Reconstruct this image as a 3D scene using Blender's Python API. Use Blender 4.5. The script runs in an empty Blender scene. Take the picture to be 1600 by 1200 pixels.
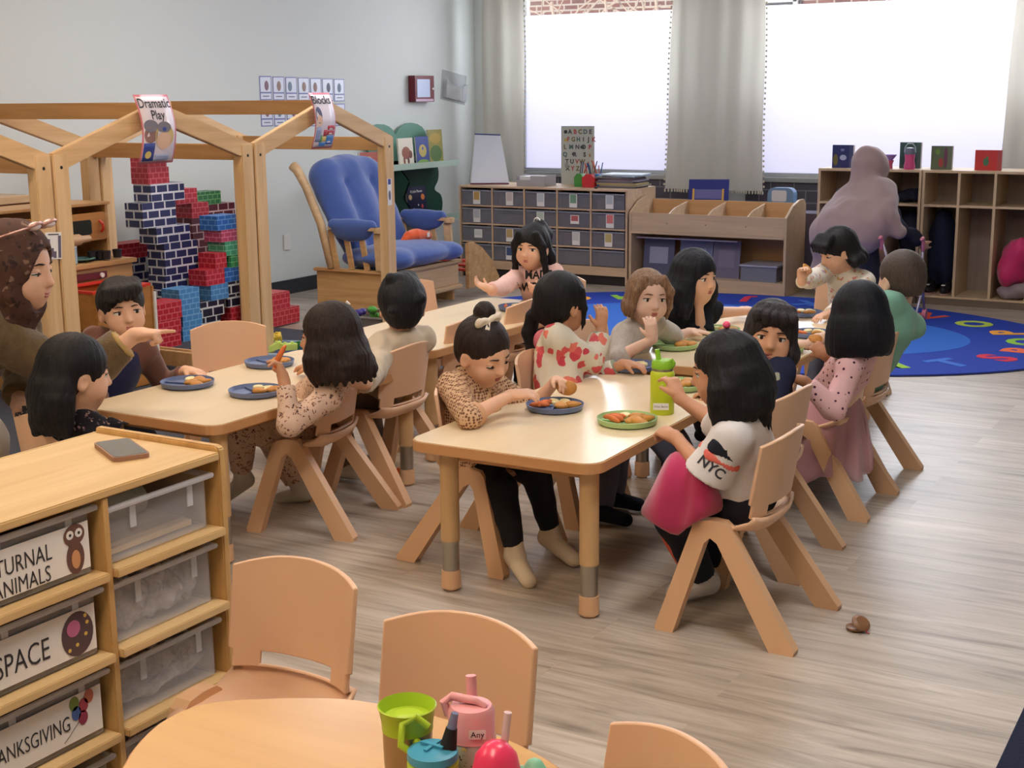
import bpy, bmesh, math, random
import numpy as np
from mathutils import Vector, Matrix, Euler
from mathutils.bvhtree import BVHTree

C = bpy.context.scene.collection
SC = bpy.context.scene
random.seed(7)

# ------------------------------------------------------------------ camera
CAM_H = 1.5
FPX, YAW, PITCH, ROLL = 2155.28, 0.53474812, 0.20756307, 0.01010355
_cy, _sy = math.cos(YAW), math.sin(YAW)
FWD = np.array([-_sy * math.cos(PITCH), _cy * math.cos(PITCH), -math.sin(PITCH)])
_R0 = np.array([_cy, _sy, 0.0])
_D0 = np.cross(FWD, _R0)
RGT = _R0 * math.cos(ROLL) + _D0 * math.sin(ROLL)
DWN = -_R0 * math.sin(ROLL) + _D0 * math.cos(ROLL)
cam_data = bpy.data.cameras.new('camera')
cam_data.sensor_width = 36.0
cam_data.lens = FPX / 1600.0 * 36.0
cam_data.clip_start = 0.05
cam_data.clip_end = 200
cam = bpy.data.objects.new('camera', cam_data)
C.objects.link(cam)
m = Matrix.Identity(4)
for i in range(3):
    m[i][0] = RGT[i]; m[i][1] = -DWN[i]; m[i][2] = -FWD[i]
m[0][3], m[1][3], m[2][3] = 0, 0, CAM_H
cam.matrix_world = m
SC.camera = cam

# ------------------------------------------------------------------ world, view
SC.view_settings.view_transform = 'Standard'
SC.view_settings.look = 'None'
SC.view_settings.gamma = 1.0
SC.view_settings.use_curve_mapping = False
SC.view_settings.exposure = 0.5
SC.cycles.use_denoising = True
SC.cycles.max_bounces = 6
SC.cycles.diffuse_bounces = 3
SC.cycles.glossy_bounces = 3
SC.cycles.transmission_bounces = 5
SC.cycles.transparent_max_bounces = 10
SC.cycles.caustics_reflective = False
SC.cycles.caustics_refractive = False
SC.cycles.sample_clamp_indirect = 4.0
world = bpy.data.worlds.new('world')
SC.world = world
world.use_nodes = True
world.node_tree.nodes['Background'].inputs[0].default_value = (0.66, 0.78, 1.0, 1)
world.node_tree.nodes['Background'].inputs[1].default_value = 0.26

def area(name, loc, rot, sx, sy, power, col, spread=None):
    l = bpy.data.lights.new(name, 'AREA')
    l.shape = 'RECTANGLE'; l.size = sx; l.size_y = sy; l.energy = power; l.color = col
    if spread: l.spread = spread
    o = bpy.data.objects.new(name, l); C.objects.link(o)
    o.location = loc; o.rotation_euler = rot
    return o
# daylight arriving through the two windows (outside the frosted panes)
WIN_PANE_E = 2.6            # glow of the frosted panes
# warm ceiling fixtures and the added neutral fill (the troffers' own light is in their builder further down)
TROFFER_E = 14.0

# ------------------------------------------------------------------ pixel -> place helpers (a ray met with a real plane)
def _ray(x, y):
    v = FWD * FPX + RGT * (x - 800) + DWN * (y - 600)
    return v / np.linalg.norm(v)
def atZ(x, y, z=0.0):
    v = _ray(x, y); return Vector(np.array([0, 0, CAM_H]) + v * (z - CAM_H) / v[2])
def atX(x, y, X):
    v = _ray(x, y); return Vector(np.array([0, 0, CAM_H]) + v * X / v[0])
def atY(x, y, Y):
    v = _ray(x, y); return Vector(np.array([0, 0, CAM_H]) + v * Y / v[1])

# ------------------------------------------------------------------ colours / materials
def lin(c):
    r = []
    for v in c:
        v = v / 255.0
        r.append(v / 12.92 if v <= 0.04045 else ((v + 0.055) / 1.055) ** 2.4)
    return (r[0], r[1], r[2], 1.0)
_mats = {}
def newmat(name):
    mt = bpy.data.materials.new(name); mt.use_nodes = True
    nt = mt.node_tree; b = nt.nodes['Principled BSDF']
    return mt, nt, b
def mat(name, col, rough=0.5, spec=0.5, metal=0.0, bump=0.0, bscale=60.0, trans=0.0, alpha=1.0, emit=None, sheen=0.0, coat=0.0, vary=0.0, vscale=6.0, sss=0.0, ior=1.45):
    if name in _mats: return _mats[name]
    mt, nt, b = newmat(name)
    b.inputs['Base Color'].default_value = lin(col)
    b.inputs['Roughness'].default_value = rough
    b.inputs['Specular IOR Level'].default_value = spec
    b.inputs['Metallic'].default_value = metal
    b.inputs['Transmission Weight'].default_value = trans
    b.inputs['IOR'].default_value = ior
    b.inputs['Alpha'].default_value = alpha
    b.inputs['Sheen Weight'].default_value = sheen
    b.inputs['Coat Weight'].default_value = coat
    if sss:
        b.inputs['Subsurface Weight'].default_value = sss
        b.inputs['Subsurface Radius'].default_value = (0.01, 0.004, 0.002)
        b.inputs['Subsurface Scale'].default_value = 1.0
    if emit:
        b.inputs['Emission Color'].default_value = lin(emit[:3])
        b.inputs['Emission Strength'].default_value = emit[3]
    if vary or bump:
        tc = nt.nodes.new('ShaderNodeTexCoord')
    if vary:
        n = nt.nodes.new('ShaderNodeTexNoise'); n.inputs['Scale'].default_value = vscale; n.inputs['Detail'].default_value = 4
        nt.links.new(tc.outputs['Object'], n.inputs['Vector'])
        mx = nt.nodes.new('ShaderNodeMix'); mx.data_type = 'RGBA'; mx.blend_type = 'MULTIPLY'
        mx.inputs['Factor'].default_value = 1.0
        mx.inputs[6].default_value = lin(col)
        rp = nt.nodes.new('ShaderNodeMapRange'); rp.inputs[1].default_value = 0.3; rp.inputs[2].default_value = 0.7
        rp.inputs[3].default_value = 1 - vary; rp.inputs[4].default_value = 1 + vary * 0.4
        nt.links.new(n.outputs[0], rp.inputs[0])
        cb = nt.nodes.new('ShaderNodeCombineColor')
        for i in range(3): nt.links.new(rp.outputs[0], cb.inputs[i])
        nt.links.new(cb.outputs[0], mx.inputs[7])
        nt.links.new(mx.outputs[2], b.inputs['Base Color'])
    if bump:
        n2 = nt.nodes.new('ShaderNodeTexNoise'); n2.inputs['Scale'].default_value = bscale; n2.inputs['Detail'].default_value = 3
        nt.links.new(tc.outputs['Object'], n2.inputs['Vector'])
        bp = nt.nodes.new('ShaderNodeBump'); bp.inputs['Strength'].default_value = bump; bp.inputs['Distance'].default_value = 0.01
        nt.links.new(n2.outputs[0], bp.inputs['Height']); nt.links.new(bp.outputs[0], b.inputs['Normal'])
    _mats[name] = mt
    return mt

def ramp(nt, stops, interp='LINEAR'):
    r = nt.nodes.new('ShaderNodeValToRGB'); cr = r.color_ramp; cr.interpolation = interp
    while len(cr.elements) < len(stops): cr.elements.new(0.5)
    for e, (p, c) in zip(cr.elements, stops): e.position = p; e.color = c if len(c) == 4 else lin(c)
    return r
def coords(nt, scale=(1, 1, 1), kind='Object', rot=(0, 0, 0), loc=(0, 0, 0)):
    tc = nt.nodes.new('ShaderNodeTexCoord'); mp = nt.nodes.new('ShaderNodeMapping')
    mp.inputs['Scale'].default_value = scale; mp.inputs['Rotation'].default_value = rot; mp.inputs['Location'].default_value = loc
    nt.links.new(tc.outputs[kind], mp.inputs['Vector'])
    return mp
def wood(name, c1, c2, axis='x', rough=0.45, sc=1.0, coat=0.0):
    if name in _mats: return _mats[name]
    mt, nt, b = newmat(name)
    s = {'x': (1.5, 22, 22), 'y': (22, 1.5, 22), 'z': (22, 22, 1.5)}[axis]
    mp = coords(nt, tuple(v * sc for v in s))
    n = nt.nodes.new('ShaderNodeTexNoise'); n.inputs['Scale'].default_value = 1.0; n.inputs['Detail'].default_value = 5; n.inputs['Roughness'].default_value = 0.6
    n.inputs['Distortion'].default_value = 0.6
    nt.links.new(mp.outputs[0], n.inputs['Vector'])
    r = ramp(nt, [(0.3, lin(c1)), (0.7, lin(c2))])
    nt.links.new(n.outputs[0], r.inputs[0]); nt.links.new(r.outputs[0], b.inputs['Base Color'])
    b.inputs['Roughness'].default_value = rough; b.inputs['Coat Weight'].default_value = coat; b.inputs['Coat Roughness'].default_value = 0.2
    _mats[name] = mt
    return mt
def spots(name, base, cols, scale=30.0, thr=0.35, rough=0.8, kind='voronoi', stretch=(1, 1, 1), soft=0.03):
    """cloth with printed blobs"""
    if name in _mats: return _mats[name]
    mt, nt, b = newmat(name)
    mp = coords(nt, stretch)
    v = nt.nodes.new('ShaderNodeTexVoronoi'); v.inputs['Scale'].default_value = scale
    ns = nt.nodes.new('ShaderNodeTexNoise'); ns.inputs['Scale'].default_value = scale * 0.8
    nt.links.new(mp.outputs[0], ns.inputs['Vector'])
    if kind == 'noise':
        src = ns.outputs[0]; ns.inputs['Detail'].default_value = 2.5
        st = [(thr, lin(base))] + [(thr + 0.02 + i * 0.07, lin(c)) for i, c in enumerate(cols)]
        r = ramp(nt, st); nt.links.new(src, r.inputs[0]); nt.links.new(r.outputs[0], b.inputs['Base Color'])
    else:
        if kind == 'blob':
            v.inputs['Randomness'].default_value = 1.0
            md = nt.nodes.new('ShaderNodeVectorMath'); md.operation = 'MULTIPLY_ADD'
            nt.links.new(ns.outputs[1], md.inputs[0]); md.inputs[1].default_value = (0.05, 0.05, 0.05); nt.links.new(mp.outputs[0], md.inputs[2])
            nt.links.new(md.outputs[0], v.inputs['Vector'])
        else:
            v.inputs['Randomness'].default_value = 0.35
            nt.links.new(mp.outputs[0], v.inputs['Vector'])
        r = ramp(nt, [(thr, (1, 1, 1, 1)), (thr + soft, (0, 0, 0, 1))]); nt.links.new(v.outputs['Distance'], r.inputs[0])
        sp = nt.nodes.new('ShaderNodeSeparateColor'); nt.links.new(v.outputs['Color'], sp.inputs[0])
        k = len(cols)
        rc = ramp(nt, [(i / k, lin(c)) for i, c in enumerate(cols)] if k > 1 else [(0, lin(cols[0])), (1, lin(cols[0]))], 'CONSTANT')
        nt.links.new(sp.outputs[0], rc.inputs[0])
        mx = nt.nodes.new('ShaderNodeMix'); mx.data_type = 'RGBA'
        nt.links.new(r.outputs[0], mx.inputs['Factor']); mx.inputs[6].default_value = lin(base); nt.links.new(rc.outputs[0], mx.inputs[7])
        nt.links.new(mx.outputs[2], b.inputs['Base Color'])
    b.inputs['Roughness'].default_value = rough; b.inputs['Specular IOR Level'].default_value = 0.2
    _mats[name] = mt
    return mt
def brickmat(name, brick, mortar, bw, rh, mw, rough=0.4, brick2=None):
    if name in _mats: return _mats[name]
    mt, nt, b = newmat(name)
    tc = nt.nodes.new('ShaderNodeTexCoord')
    t = nt.nodes.new('ShaderNodeTexBrick')
    t.inputs['Scale'].default_value = 1.0
    t.inputs['Brick Width'].default_value = bw; t.inputs['Row Height'].default_value = rh; t.inputs['Mortar Size'].default_value = mw
    t.inputs['Mortar Smooth'].default_value = 0.1
    t.inputs['Color1'].default_value = lin(brick); t.inputs['Color2'].default_value = lin(brick2 or brick); t.inputs['Mortar'].default_value = lin(mortar)
    nt.links.new(tc.outputs['UV'], t.inputs['Vector']); nt.links.new(t.outputs['Color'], b.inputs['Base Color'])
    b.inputs['Roughness'].default_value = rough
    _mats[name] = mt
    return mt

# ------------------------------------------------------------------ object helpers
def tag(o, label=None, cat=None, group=None, kind=None):
    if label: o['label'] = label
    if cat: o['category'] = cat
    if group: o['group'] = group
    if kind: o['kind'] = kind
    return o
def empty(name, label, cat, loc=(0, 0, 0), rz=0.0, group=None):
    o = bpy.data.objects.new(name, None); C.objects.link(o); o.empty_display_size = 0.1
    o.location = loc; o.rotation_euler = (0, 0, rz)
    return tag(o, label, cat, group)
def link_mesh(name, me, mt, parent=None, smooth=False, label=None):
    o = bpy.data.objects.new(name, me); C.objects.link(o)
    if mt is not None:
        if isinstance(mt, (list, tuple)):
            for x in mt: me.materials.append(x)
        else: me.materials.append(mt)
    if parent is not None: o.parent = parent
    if smooth:
        me.shade_smooth()
    if label: o['label'] = label
    return o
class MB:
    """collects shapes of ONE object"""
    def __init__(s): s.b = bmesh.new(); s.uv = s.b.loops.layers.uv.new('UVMap')
    def _x(s, vs, M):
        bmesh.ops.transform(s.b, matrix=M, verts=vs)
    def box(s, x0, x1, y0, y1, z0, z1, M=None, mi=0):
        r = bmesh.ops.create_cube(s.b, size=1.0)['verts']
        s._x(r, Matrix.Translation(((x0 + x1) / 2, (y0 + y1) / 2, (z0 + z1) / 2)) @ Matrix.Diagonal((abs(x1 - x0), abs(y1 - y0), abs(z1 - z0), 1)))
        if M is not None: s._x(r, M)
        for f in {f for v in r for f in v.link_faces}: f.material_index = mi
        return s
    def boxuv(s):
        for f in s.b.faces:
            n = f.normal
            for l in f.loops:
                c = l.vert.co
                if abs(n.z) > 0.6: l[s.uv].uv = (c.y, c.x)
                elif abs(n.x) > 0.6: l[s.uv].uv = (c.y, c.z)
                else: l[s.uv].uv = (c.x, c.z)
        return s
    def cyl(s, p0, p1, r0, r1=None, n=20, cap=True, mi=0):
        p0 = Vector(p0); p1 = Vector(p1); d = p1 - p0; L = d.length
        r1 = r0 if r1 is None else r1
        r = bmesh.ops.create_cone(s.b, cap_ends=cap, cap_tris=False, segments=n, radius1=r0, radius2=max(r1, 1e-5), depth=L)['verts']
        q = d.to_track_quat('Z', 'Y').to_matrix().to_4x4()
        s._x(r, Matrix.Translation((p0 + p1) / 2) @ q)
        for f in {f for v in r for f in v.link_faces}: f.material_index = mi
        return s
    def ell(s, c, r, n=16, M=None, mi=0):
        v = bmesh.ops.create_uvsphere(s.b, u_segments=n, v_segments=max(6, n // 2 + 2), radius=1.0)['verts']
        s._x(v, Matrix.Translation(c) @ (M if M is not None else Matrix.Identity(4)) @ Matrix.Diagonal((r[0], r[1], r[2], 1)))
        for f in {f for q in v for f in q.link_faces}: f.material_index = mi
        return s
    def tube(s, pts, r, n=8, mi=0, closed=False):
        pts = [Vector(p) for p in pts]; N = len(pts)
        rs = r if isinstance(r, (list, tuple)) else [r] * N
        rings = []; up = Vector((0, 0, 1)); last = None
        for i, p in enumerate(pts):
            if closed: d = pts[(i + 1) % N] - pts[i - 1]
            else: d = pts[min(i + 1, N - 1)] - pts[max(i - 1, 0)]
            if d.length < 1e-9: d = Vector((0, 0, 1))
            d.normalize()
            a = last if last is not None else (up if abs(d.z) < 0.9 else Vector((1, 0, 0)))
            a = (a - d * a.dot(d))
            if a.length < 1e-6: a = d.orthogonal()
            a.normalize(); last = a; bb = d.cross(a)
            rings.append([s.b.verts.new(p + (a * math.cos(t) + bb * math.sin(t)) * rs[i]) for t in [2 * math.pi * k / n for k in range(n)]])
        for i in range(N - 1 if not closed else N):
            A, B = rings[i], rings[(i + 1) % N]
            for k in range(n):
                f = s.b.faces.new((A[k], A[(k + 1) % n], B[(k + 1) % n], B[k])); f.material_index = mi
        if not closed:
            for R, rev in ((rings[0], True), (rings[-1], False)):
                f = s.b.faces.new(list(reversed(R)) if rev else R); f.material_index = mi
        return s
    def lathe(s, prof, n=28, c=(0, 0, 0), mi=0, M=None):
        rings = []; allv = []
        for (r, z) in prof:
            if r < 1e-6: v = [s.b.verts.new((c[0], c[1], c[2] + z))]
            else: v = [s.b.verts.new((c[0] + r * math.cos(t), c[1] + r * math.sin(t), c[2] + z)) for t in [2 * math.pi * k / n for k in range(n)]]
            rings.append(v); allv += v
        for A, B in zip(rings, rings[1:]):
            for k in range(n):
                k2 = (k + 1) % n
                q = [A[k % len(A)], A[k2 % len(A)], B[k2 % len(B)], B[k % len(B)]]
                u = []
                for x in q:
                    if x not in u: u.append(x)
                if len(u) > 2:
                    f = s.b.faces.new(u); f.material_index = mi
        if M is not None: s._x(allv, M)
        return s
    def prism(s, poly, t0, t1, axis='z', mi=0, M=None):
        """poly 2-D outline (ccw) extruded along axis"""
        def P(u, v, t):
            return {'z': (u, v, t), 'x': (t, u, v), 'y': (u, t, v)}[axis]
        a = [s.b.verts.new(P(u, v, t0)) for u, v in poly]; bv = [s.b.verts.new(P(u, v, t1)) for u, v in poly]
        fs = [s.b.faces.new(list(reversed(a))), s.b.faces.new(bv)]
        N = len(poly)
        for i in range(N): fs.append(s.b.faces.new((a[i], a[(i + 1) % N], bv[(i + 1) % N], bv[i])))
        for f in fs: f.material_index = mi
        if M is not None: s._x(a + bv, M)
        return s
    def sheet(s, grid, th=0.0, mi=0):
        """grid[i][j] of points -> surface; th thickness along normals"""
        V = [[s.b.verts.new(p) for p in row] for row in grid]
        fs = []
        for i in range(len(V) - 1):
            for j in range(len(V[0]) - 1):
                f = s.b.faces.new((V[i][j], V[i][j + 1], V[i + 1][j + 1], V[i + 1][j])); f.material_index = mi; fs.append(f)
        if th:
            s.b.normal_update()
            bmesh.ops.solidify(s.b, geom=fs, thickness=th)
        return s
    def build(s, name, mt, parent=None, bevel=0.0, smooth=False, uv=False, label=None, loc=None, segs=2, M=None):
        if M is not None: bmesh.ops.transform(s.b, matrix=M, verts=s.b.verts)
        if bevel:
            bmesh.ops.bevel(s.b, geom=[e for e in s.b.edges if e.is_manifold and e.calc_face_angle(0) > 0.5], offset=bevel, segments=segs, affect='EDGES', clamp_overlap=True)
        bmesh.ops.recalc_face_normals(s.b, faces=s.b.faces)
        s.b.normal_update()
        if uv: s.boxuv()
        me = bpy.data.meshes.new(name); s.b.to_mesh(me); s.b.free()
        o = link_mesh(name, me, mt, parent, smooth, label)
        if smooth and smooth != 'all':
            me.set_sharp_from_angle(angle=math.radians(40))
        if loc is not None: o.location = loc
        return o
def copy_tree(o, parent=None):
    c = o.copy(); C.objects.link(c); c.parent = parent
    for ch in o.children: copy_tree(ch, c)
    return c
def text_mesh(s, size, extrude=0.0, align='CENTER', bold=0.0, space=1.0):
    cu = bpy.data.curves.new('t', 'FONT'); cu.body = s; cu.size = size; cu.extrude = extrude
    cu.align_x = align; cu.align_y = 'CENTER'; cu.offset = bold; cu.space_character = space; cu.resolution_u = 3
    o = bpy.data.objects.new('t', cu); C.objects.link(o)
    dg = bpy.context.evaluated_depsgraph_get()
    me = bpy.data.meshes.new_from_object(o.evaluated_get(dg))
    me.materials.clear()
    bpy.data.objects.remove(o); bpy.data.curves.remove(cu)
    return me
def text_obj(name, s, size, mt, M, parent=None, extrude=0.0006, bold=0.0, label=None, sx=1.0):
    me = text_mesh(s, size, extrude, bold=bold)
    me.transform(M @ Matrix.Diagonal((sx, 1, 1, 1)))
    return link_mesh(name, me, mt, parent, False, label)
def frame_from(loc, xdir, ydir):
    x = Vector(xdir).normalized(); z = x.cross(Vector(ydir)).normalized(); y = z.cross(x)
    M = Matrix.Identity(4)
    for i in range(3): M[i][0] = x[i]; M[i][1] = y[i]; M[i][2] = z[i]; M[i][3] = loc[i]
    return M
def rrect(x0, x1, y0, y1, r, n=5):
    out = []
    for cx, cy, a0 in ((x1 - r, y0 + r, -90), (x1 - r, y1 - r, 0), (x0 + r, y1 - r, 90), (x0 + r, y0 + r, 180)):
        for k in range(n + 1):
            a = math.radians(a0 + 90 * k / n); out.append((cx + r * math.cos(a), cy + r * math.sin(a)))
    return out
def spline(pts, n=6, closed=True):
    out = []; N = len(pts)
    for i in range(N if closed else N - 1):
        g = lambda k: Vector(pts[k % N] if closed else pts[max(0, min(N - 1, k))])
        p0, p1, p2, p3 = g(i - 1), g(i), g(i + 1), g(i + 2)
        for k in range(n):
            t = k / n
            out.append(0.5 * ((2 * p1) + (p2 - p0) * t + (2 * p0 - 5 * p1 + 4 * p2 - p3) * t * t + (3 * p1 - p0 - 3 * p2 + p3) * t ** 3))
    if not closed: out.append(Vector(pts[-1]))
    return out
# ------------------------------------------------------------------ implicit surfaces for bodies, cloth and hair
def _smin(a, b, k):
    if k <= 0: return np.minimum(a, b)
    h = np.maximum(k - np.abs(a - b), 0) / k
    return np.minimum(a, b) - h * h * k * 0.25
class SDF:
    """a list of rounded shapes melted into one closed skin"""
    def __init__(s, res=0.006): s.res = res; s.ops = []; s.disp = None
    def _add(s, fn, lo, hi, k, op): s.ops.append((fn, np.array(lo, float), np.array(hi, float), k, op)); return s
    def cone(s, a, b, ra, rb, k=0.02, op='u', flat=0):
        """round cone a->b; flat 1/2/3: plane cut at b / at a / at both ends"""
        a = np.array(a, float); b = np.array(b, float); d = b - a; L2 = max(d @ d, 1e-9); L = math.sqrt(L2); u = d / L
        def f(X, Y, Z):
            px, py, pz = X - a[0], Y - a[1], Z - a[2]
            tt = (px * d[0] + py * d[1] + pz * d[2]) / L2
            t = np.clip(tt, 0, 1)
            r = np.sqrt((px - t * d[0]) ** 2 + (py - t * d[1]) ** 2 + (pz - t * d[2]) ** 2) - (ra + (rb - ra) * t)
            if flat & 1: r = np.maximum(r, (tt - 1) * L)
            if flat & 2: r = np.maximum(r, -tt * L)
            return r
        R = max(ra, rb)
        return s._add(f, np.minimum(a, b) - R, np.maximum(a, b) + R, k, op)
    def ell(s, c, r, R=None, k=0.02, op='u'):
        """ellipsoid; R 3x3 columns = local axes in the world"""
        c = np.array(c, float); r = np.array(r, float)
        R = np.eye(3) if R is None else np.array(R, float)
        ext = np.sqrt(((R * r) ** 2).sum(1))
        def f(X, Y, Z):
            px, py, pz = X - c[0], Y - c[1], Z - c[2]
            q = [(px * R[0, i] + py * R[1, i] + pz * R[2, i]) for i in range(3)]
            k0 = np.sqrt(sum((q[i] / r[i]) ** 2 for i in range(3)))
            k1 = np.sqrt(sum((q[i] / r[i] ** 2) ** 2 for i in range(3)))
            return k0 * (k0 - 1) / np.maximum(k1, 1e-6)
        return s._add(f, c - ext, c + ext, k, op)
    def chain(s, pts, rs, k=0.01, op='u', flat=0):
        for i in range(len(pts) - 1):
            fl = (flat & 1 if i == len(pts) - 2 else 0) | (flat & 2 if i == 0 else 0)
            s.cone(pts[i], pts[i + 1], rs[i], rs[i + 1], k, op, fl)
        return s
    def plane(s, p, n):
        """cut away what lies on the +n side"""
        p = np.array(p, float); n = np.array(n, float); n = n / np.linalg.norm(n)
        return s._add(lambda X, Y, Z: -((X - p[0]) * n[0] + (Y - p[1]) * n[1] + (Z - p[2]) * n[2]), [-99] * 3, [99] * 3, 0.0, 'p')
    def mesh(s, name, origin):
        h = s.res
        us = [o for o in s.ops if o[4] == 'u']
        pad = 3 * h + 0.012
        lo = np.min([o[1] for o in us], 0) - pad; hi = np.max([o[2] for o in us], 0) + pad
        n = np.ceil((hi - lo) / h).astype(int) + 1
        V = np.full(n, 1.0, np.float32)
        ax = [(lo[i] + h * np.arange(n[i])).astype(np.float32) for i in range(3)]
        for fn, l, hh, k, op in s.ops:
            mg = k + 2.5 * h + 0.008
            i0 = np.clip(np.floor((l - mg - lo) / h).astype(int), 0, n); i1 = np.clip(np.ceil((hh + mg - lo) / h).astype(int) + 1, 0, n)
            if (i1 <= i0).any(): continue
            sl = tuple(slice(i0[i], i1[i]) for i in range(3))
            d = fn(ax[0][sl[0]][:, None, None], ax[1][sl[1]][None, :, None], ax[2][sl[2]][None, None, :]).astype(np.float32)
            cur = V[sl]
            if op == 'u': V[sl] = _smin(cur, d, k)
            elif op == 's': V[sl] = -_smin(-cur, d, k)
            elif op == 'p': V[sl] = np.maximum(cur, -d)
        if s.disp is not None:
            X = ax[0][:, None, None]; Y = ax[1][None, :, None]; Z = ax[2][None, None, :]
            near = np.abs(V) < 0.03
            V = np.where(near, V + s.disp(X, Y, Z).astype(np.float32), V)
        V[0] = V[-1] = 1; V[:, 0] = V[:, -1] = 1; V[:, :, 0] = V[:, :, -1] = 1
        v, f = surface_nets(V)
        v = v * h + lo - np.array(origin)
        me = bpy.data.meshes.new(name)
        me.vertices.add(len(v)); me.vertices.foreach_set('co', v.astype(np.float32).ravel())
        me.loops.add(len(f) * 4); me.loops.foreach_set('vertex_index', f.astype(np.int32).ravel())
        me.polygons.add(len(f)); me.polygons.foreach_set('loop_start', (np.arange(len(f)) * 4).astype(np.int32))
        me.update(calc_edges=True); me.validate()
        me.shade_smooth()
        return me
    def obj(s, name, mt, parent=None, origin=(0, 0, 0), label=None):
        me = s.mesh(name, origin)
        return link_mesh(name, me, mt, parent, False, label)
def surface_nets(V):
    S = V < 0
    nx, ny, nz = V.shape
    c = np.zeros((nx - 1, ny - 1, nz - 1), np.int8)
    offs = [(i, j, k) for i in (0, 1) for j in (0, 1) for k in (0, 1)]
    for i, j, k in offs: c += S[i:nx - 1 + i, j:ny - 1 + j, k:nz - 1 + k]
    act = (c > 0) & (c < 8)
    I, J, K = np.nonzero(act)
    idx = np.full(act.shape, -1, np.int32); idx[I, J, K] = np.arange(len(I))
    acc = np.zeros((len(I), 3)); cnt = np.zeros(len(I))
    g = {o: V[I + o[0], J + o[1], K + o[2]] for o in offs}
    for a in offs:
        for d in range(3):
            if a[d]: continue
            b = list(a); b[d] = 1; b = tuple(b)
            va, vb = g[a], g[b]
            mk = (va < 0) != (vb < 0)
            t = np.where(mk, va / np.where(mk, va - vb, 1), 0)
            p = np.array(a, float)[None, :].repeat(len(I), 0); p[:, d] += t
            acc[mk] += p[mk]; cnt[mk] += 1
    v = acc / cnt[:, None] + np.stack([I, J, K], 1)
    F = []
    for d in range(3):
        e = [1, 1, 1]; sl0 = [slice(1, -1)] * 3
        A = S[tuple(slice(0, -1) if q == d else slice(1, -1) for q in range(3))]
        B = S[tuple(slice(1, None) if q == d else slice(1, -1) for q in range(3))]
        P, Q, R = np.nonzero(A != B)
        ori = A[P, Q, R]
        ijk = [P, Q, R]
        for q in range(3):
            if q != d: ijk[q] = ijk[q] + 1
        u, w = [(1, 2), (2, 0), (0, 1)][d]
        def cell(du, dw):
            x = [ijk[0].copy(), ijk[1].copy(), ijk[2].copy()]; x[u] = x[u] - du; x[w] = x[w] - dw
            return idx[x[0], x[1], x[2]]
        q4 = np.stack([cell(1, 1), cell(0, 1), cell(0, 0), cell(1, 0)], 1)
        q4[~ori] = q4[~ori][:, ::-1]
        F.append(q4)
    F = np.concatenate(F); F = F[(F >= 0).all(1)]
    return v, F
def folds(amp=0.003, freq=90.0, seed=0, up=0.35):
    """gentle creases of cloth as a displacement"""
    rg = np.random.RandomState(seed); D = rg.normal(size=(5, 3)); D /= np.linalg.norm(D, axis=1)[:, None]; D[:, 2] *= up
    P = rg.rand(5) * 6; W = freq * (0.5 + rg.rand(5) * 0.8)
    def f(X, Y, Z):
        w = 0.02 * np.sin(40 * X + 3) + 0.02 * np.sin(37 * Y + 1) + 0.02 * np.sin(33 * Z)
        r = 0
        for i in range(5): r = r + np.sin(W[i] * (D[i, 0] * X + D[i, 1] * Y + D[i, 2] * Z + w) + P[i])
        return amp * r / 2.2
    return f
def project(me, target, direction, off=0.0015):
    """lay a flat drawing onto a surface along a direction (both in the target's own coordinates)"""
    bm = bmesh.new(); bm.from_mesh(target.data)
    tr = BVHTree.FromBMesh(bm); bm.free()
    d = Vector(direction).normalized()
    b2 = bmesh.new(); b2.from_mesh(me)
    bmesh.ops.subdivide_edges(b2, edges=[e for e in b2.edges if e.calc_length() > 0.012], cuts=2, use_grid_fill=False)
    miss = []
    for v in b2.verts:
        hit = tr.ray_cast(v.co - d * 0.12, d, 0.4)
        if hit[0] is not None: v.co = hit[0] - d * off
        else: miss.append(v)
    bmesh.ops.delete(b2, geom=miss, context='VERTS')
    b2.to_mesh(me); b2.free()
    return me
# ================================================================== THE ROOM
XL, YB, XR, YF, ZC = -6.88, 11.0, 2.6, -2.2, 2.95
WZ0, WZ1, WZF = 0.80, 2.75, 2.18      # window sill, head, top of the frosting
WINS = [(-6.42, -4.72), (-4.22, -0.9)]
# floor of grey-tan wood-look planks
mt, nt, b = newmat('plank_floor')
tc = nt.nodes.new('ShaderNodeTexCoord')
br = nt.nodes.new('ShaderNodeTexBrick'); br.inputs['Scale'].default_value = 1
br.inputs['Brick Width'].default_value = 1.22; br.inputs['Row Height'].default_value = 0.18; br.inputs['Mortar Size'].default_value = 0.0012
br.inputs['Color1'].default_value = (0, 0, 0, 1); br.inputs['Color2'].default_value = (1, 1, 1, 1); br.inputs['Mortar'].default_value = (0.3, 0.3, 0.3, 1)
br.offset = 0.37
nt.links.new(tc.outputs['Object'], br.inputs['Vector'])
ad = nt.nodes.new('ShaderNodeVectorMath'); ad.operation = 'MULTIPLY_ADD'
nt.links.new(br.outputs['Color'], ad.inputs[0]); ad.inputs[1].default_value = (7.3, 3.1, 0); nt.links.new(tc.outputs['Object'], ad.inputs[2])
mp = nt.nodes.new('ShaderNodeMapping'); mp.inputs['Scale'].default_value = (.9, 9, 1); nt.links.new(ad.outputs[0], mp.inputs[0])
n1 = nt.nodes.new('ShaderNodeTexNoise'); n1.inputs['Scale'].default_value = 1.6; n1.inputs['Detail'].default_value = 7; n1.inputs['Roughness'].default_value = 0.62; n1.inputs['Distortion'].default_value = 1.2
nt.links.new(mp.outputs[0], n1.inputs['Vector'])
r1 = ramp(nt, [(0.25, lin((120, 106, 94))), (0.43, lin((168, 154, 138))), (0.62, lin((194, 182, 168))), (0.8, lin((198, 182, 162)))])
nt.links.new(n1.outputs[0], r1.inputs[0])
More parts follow.
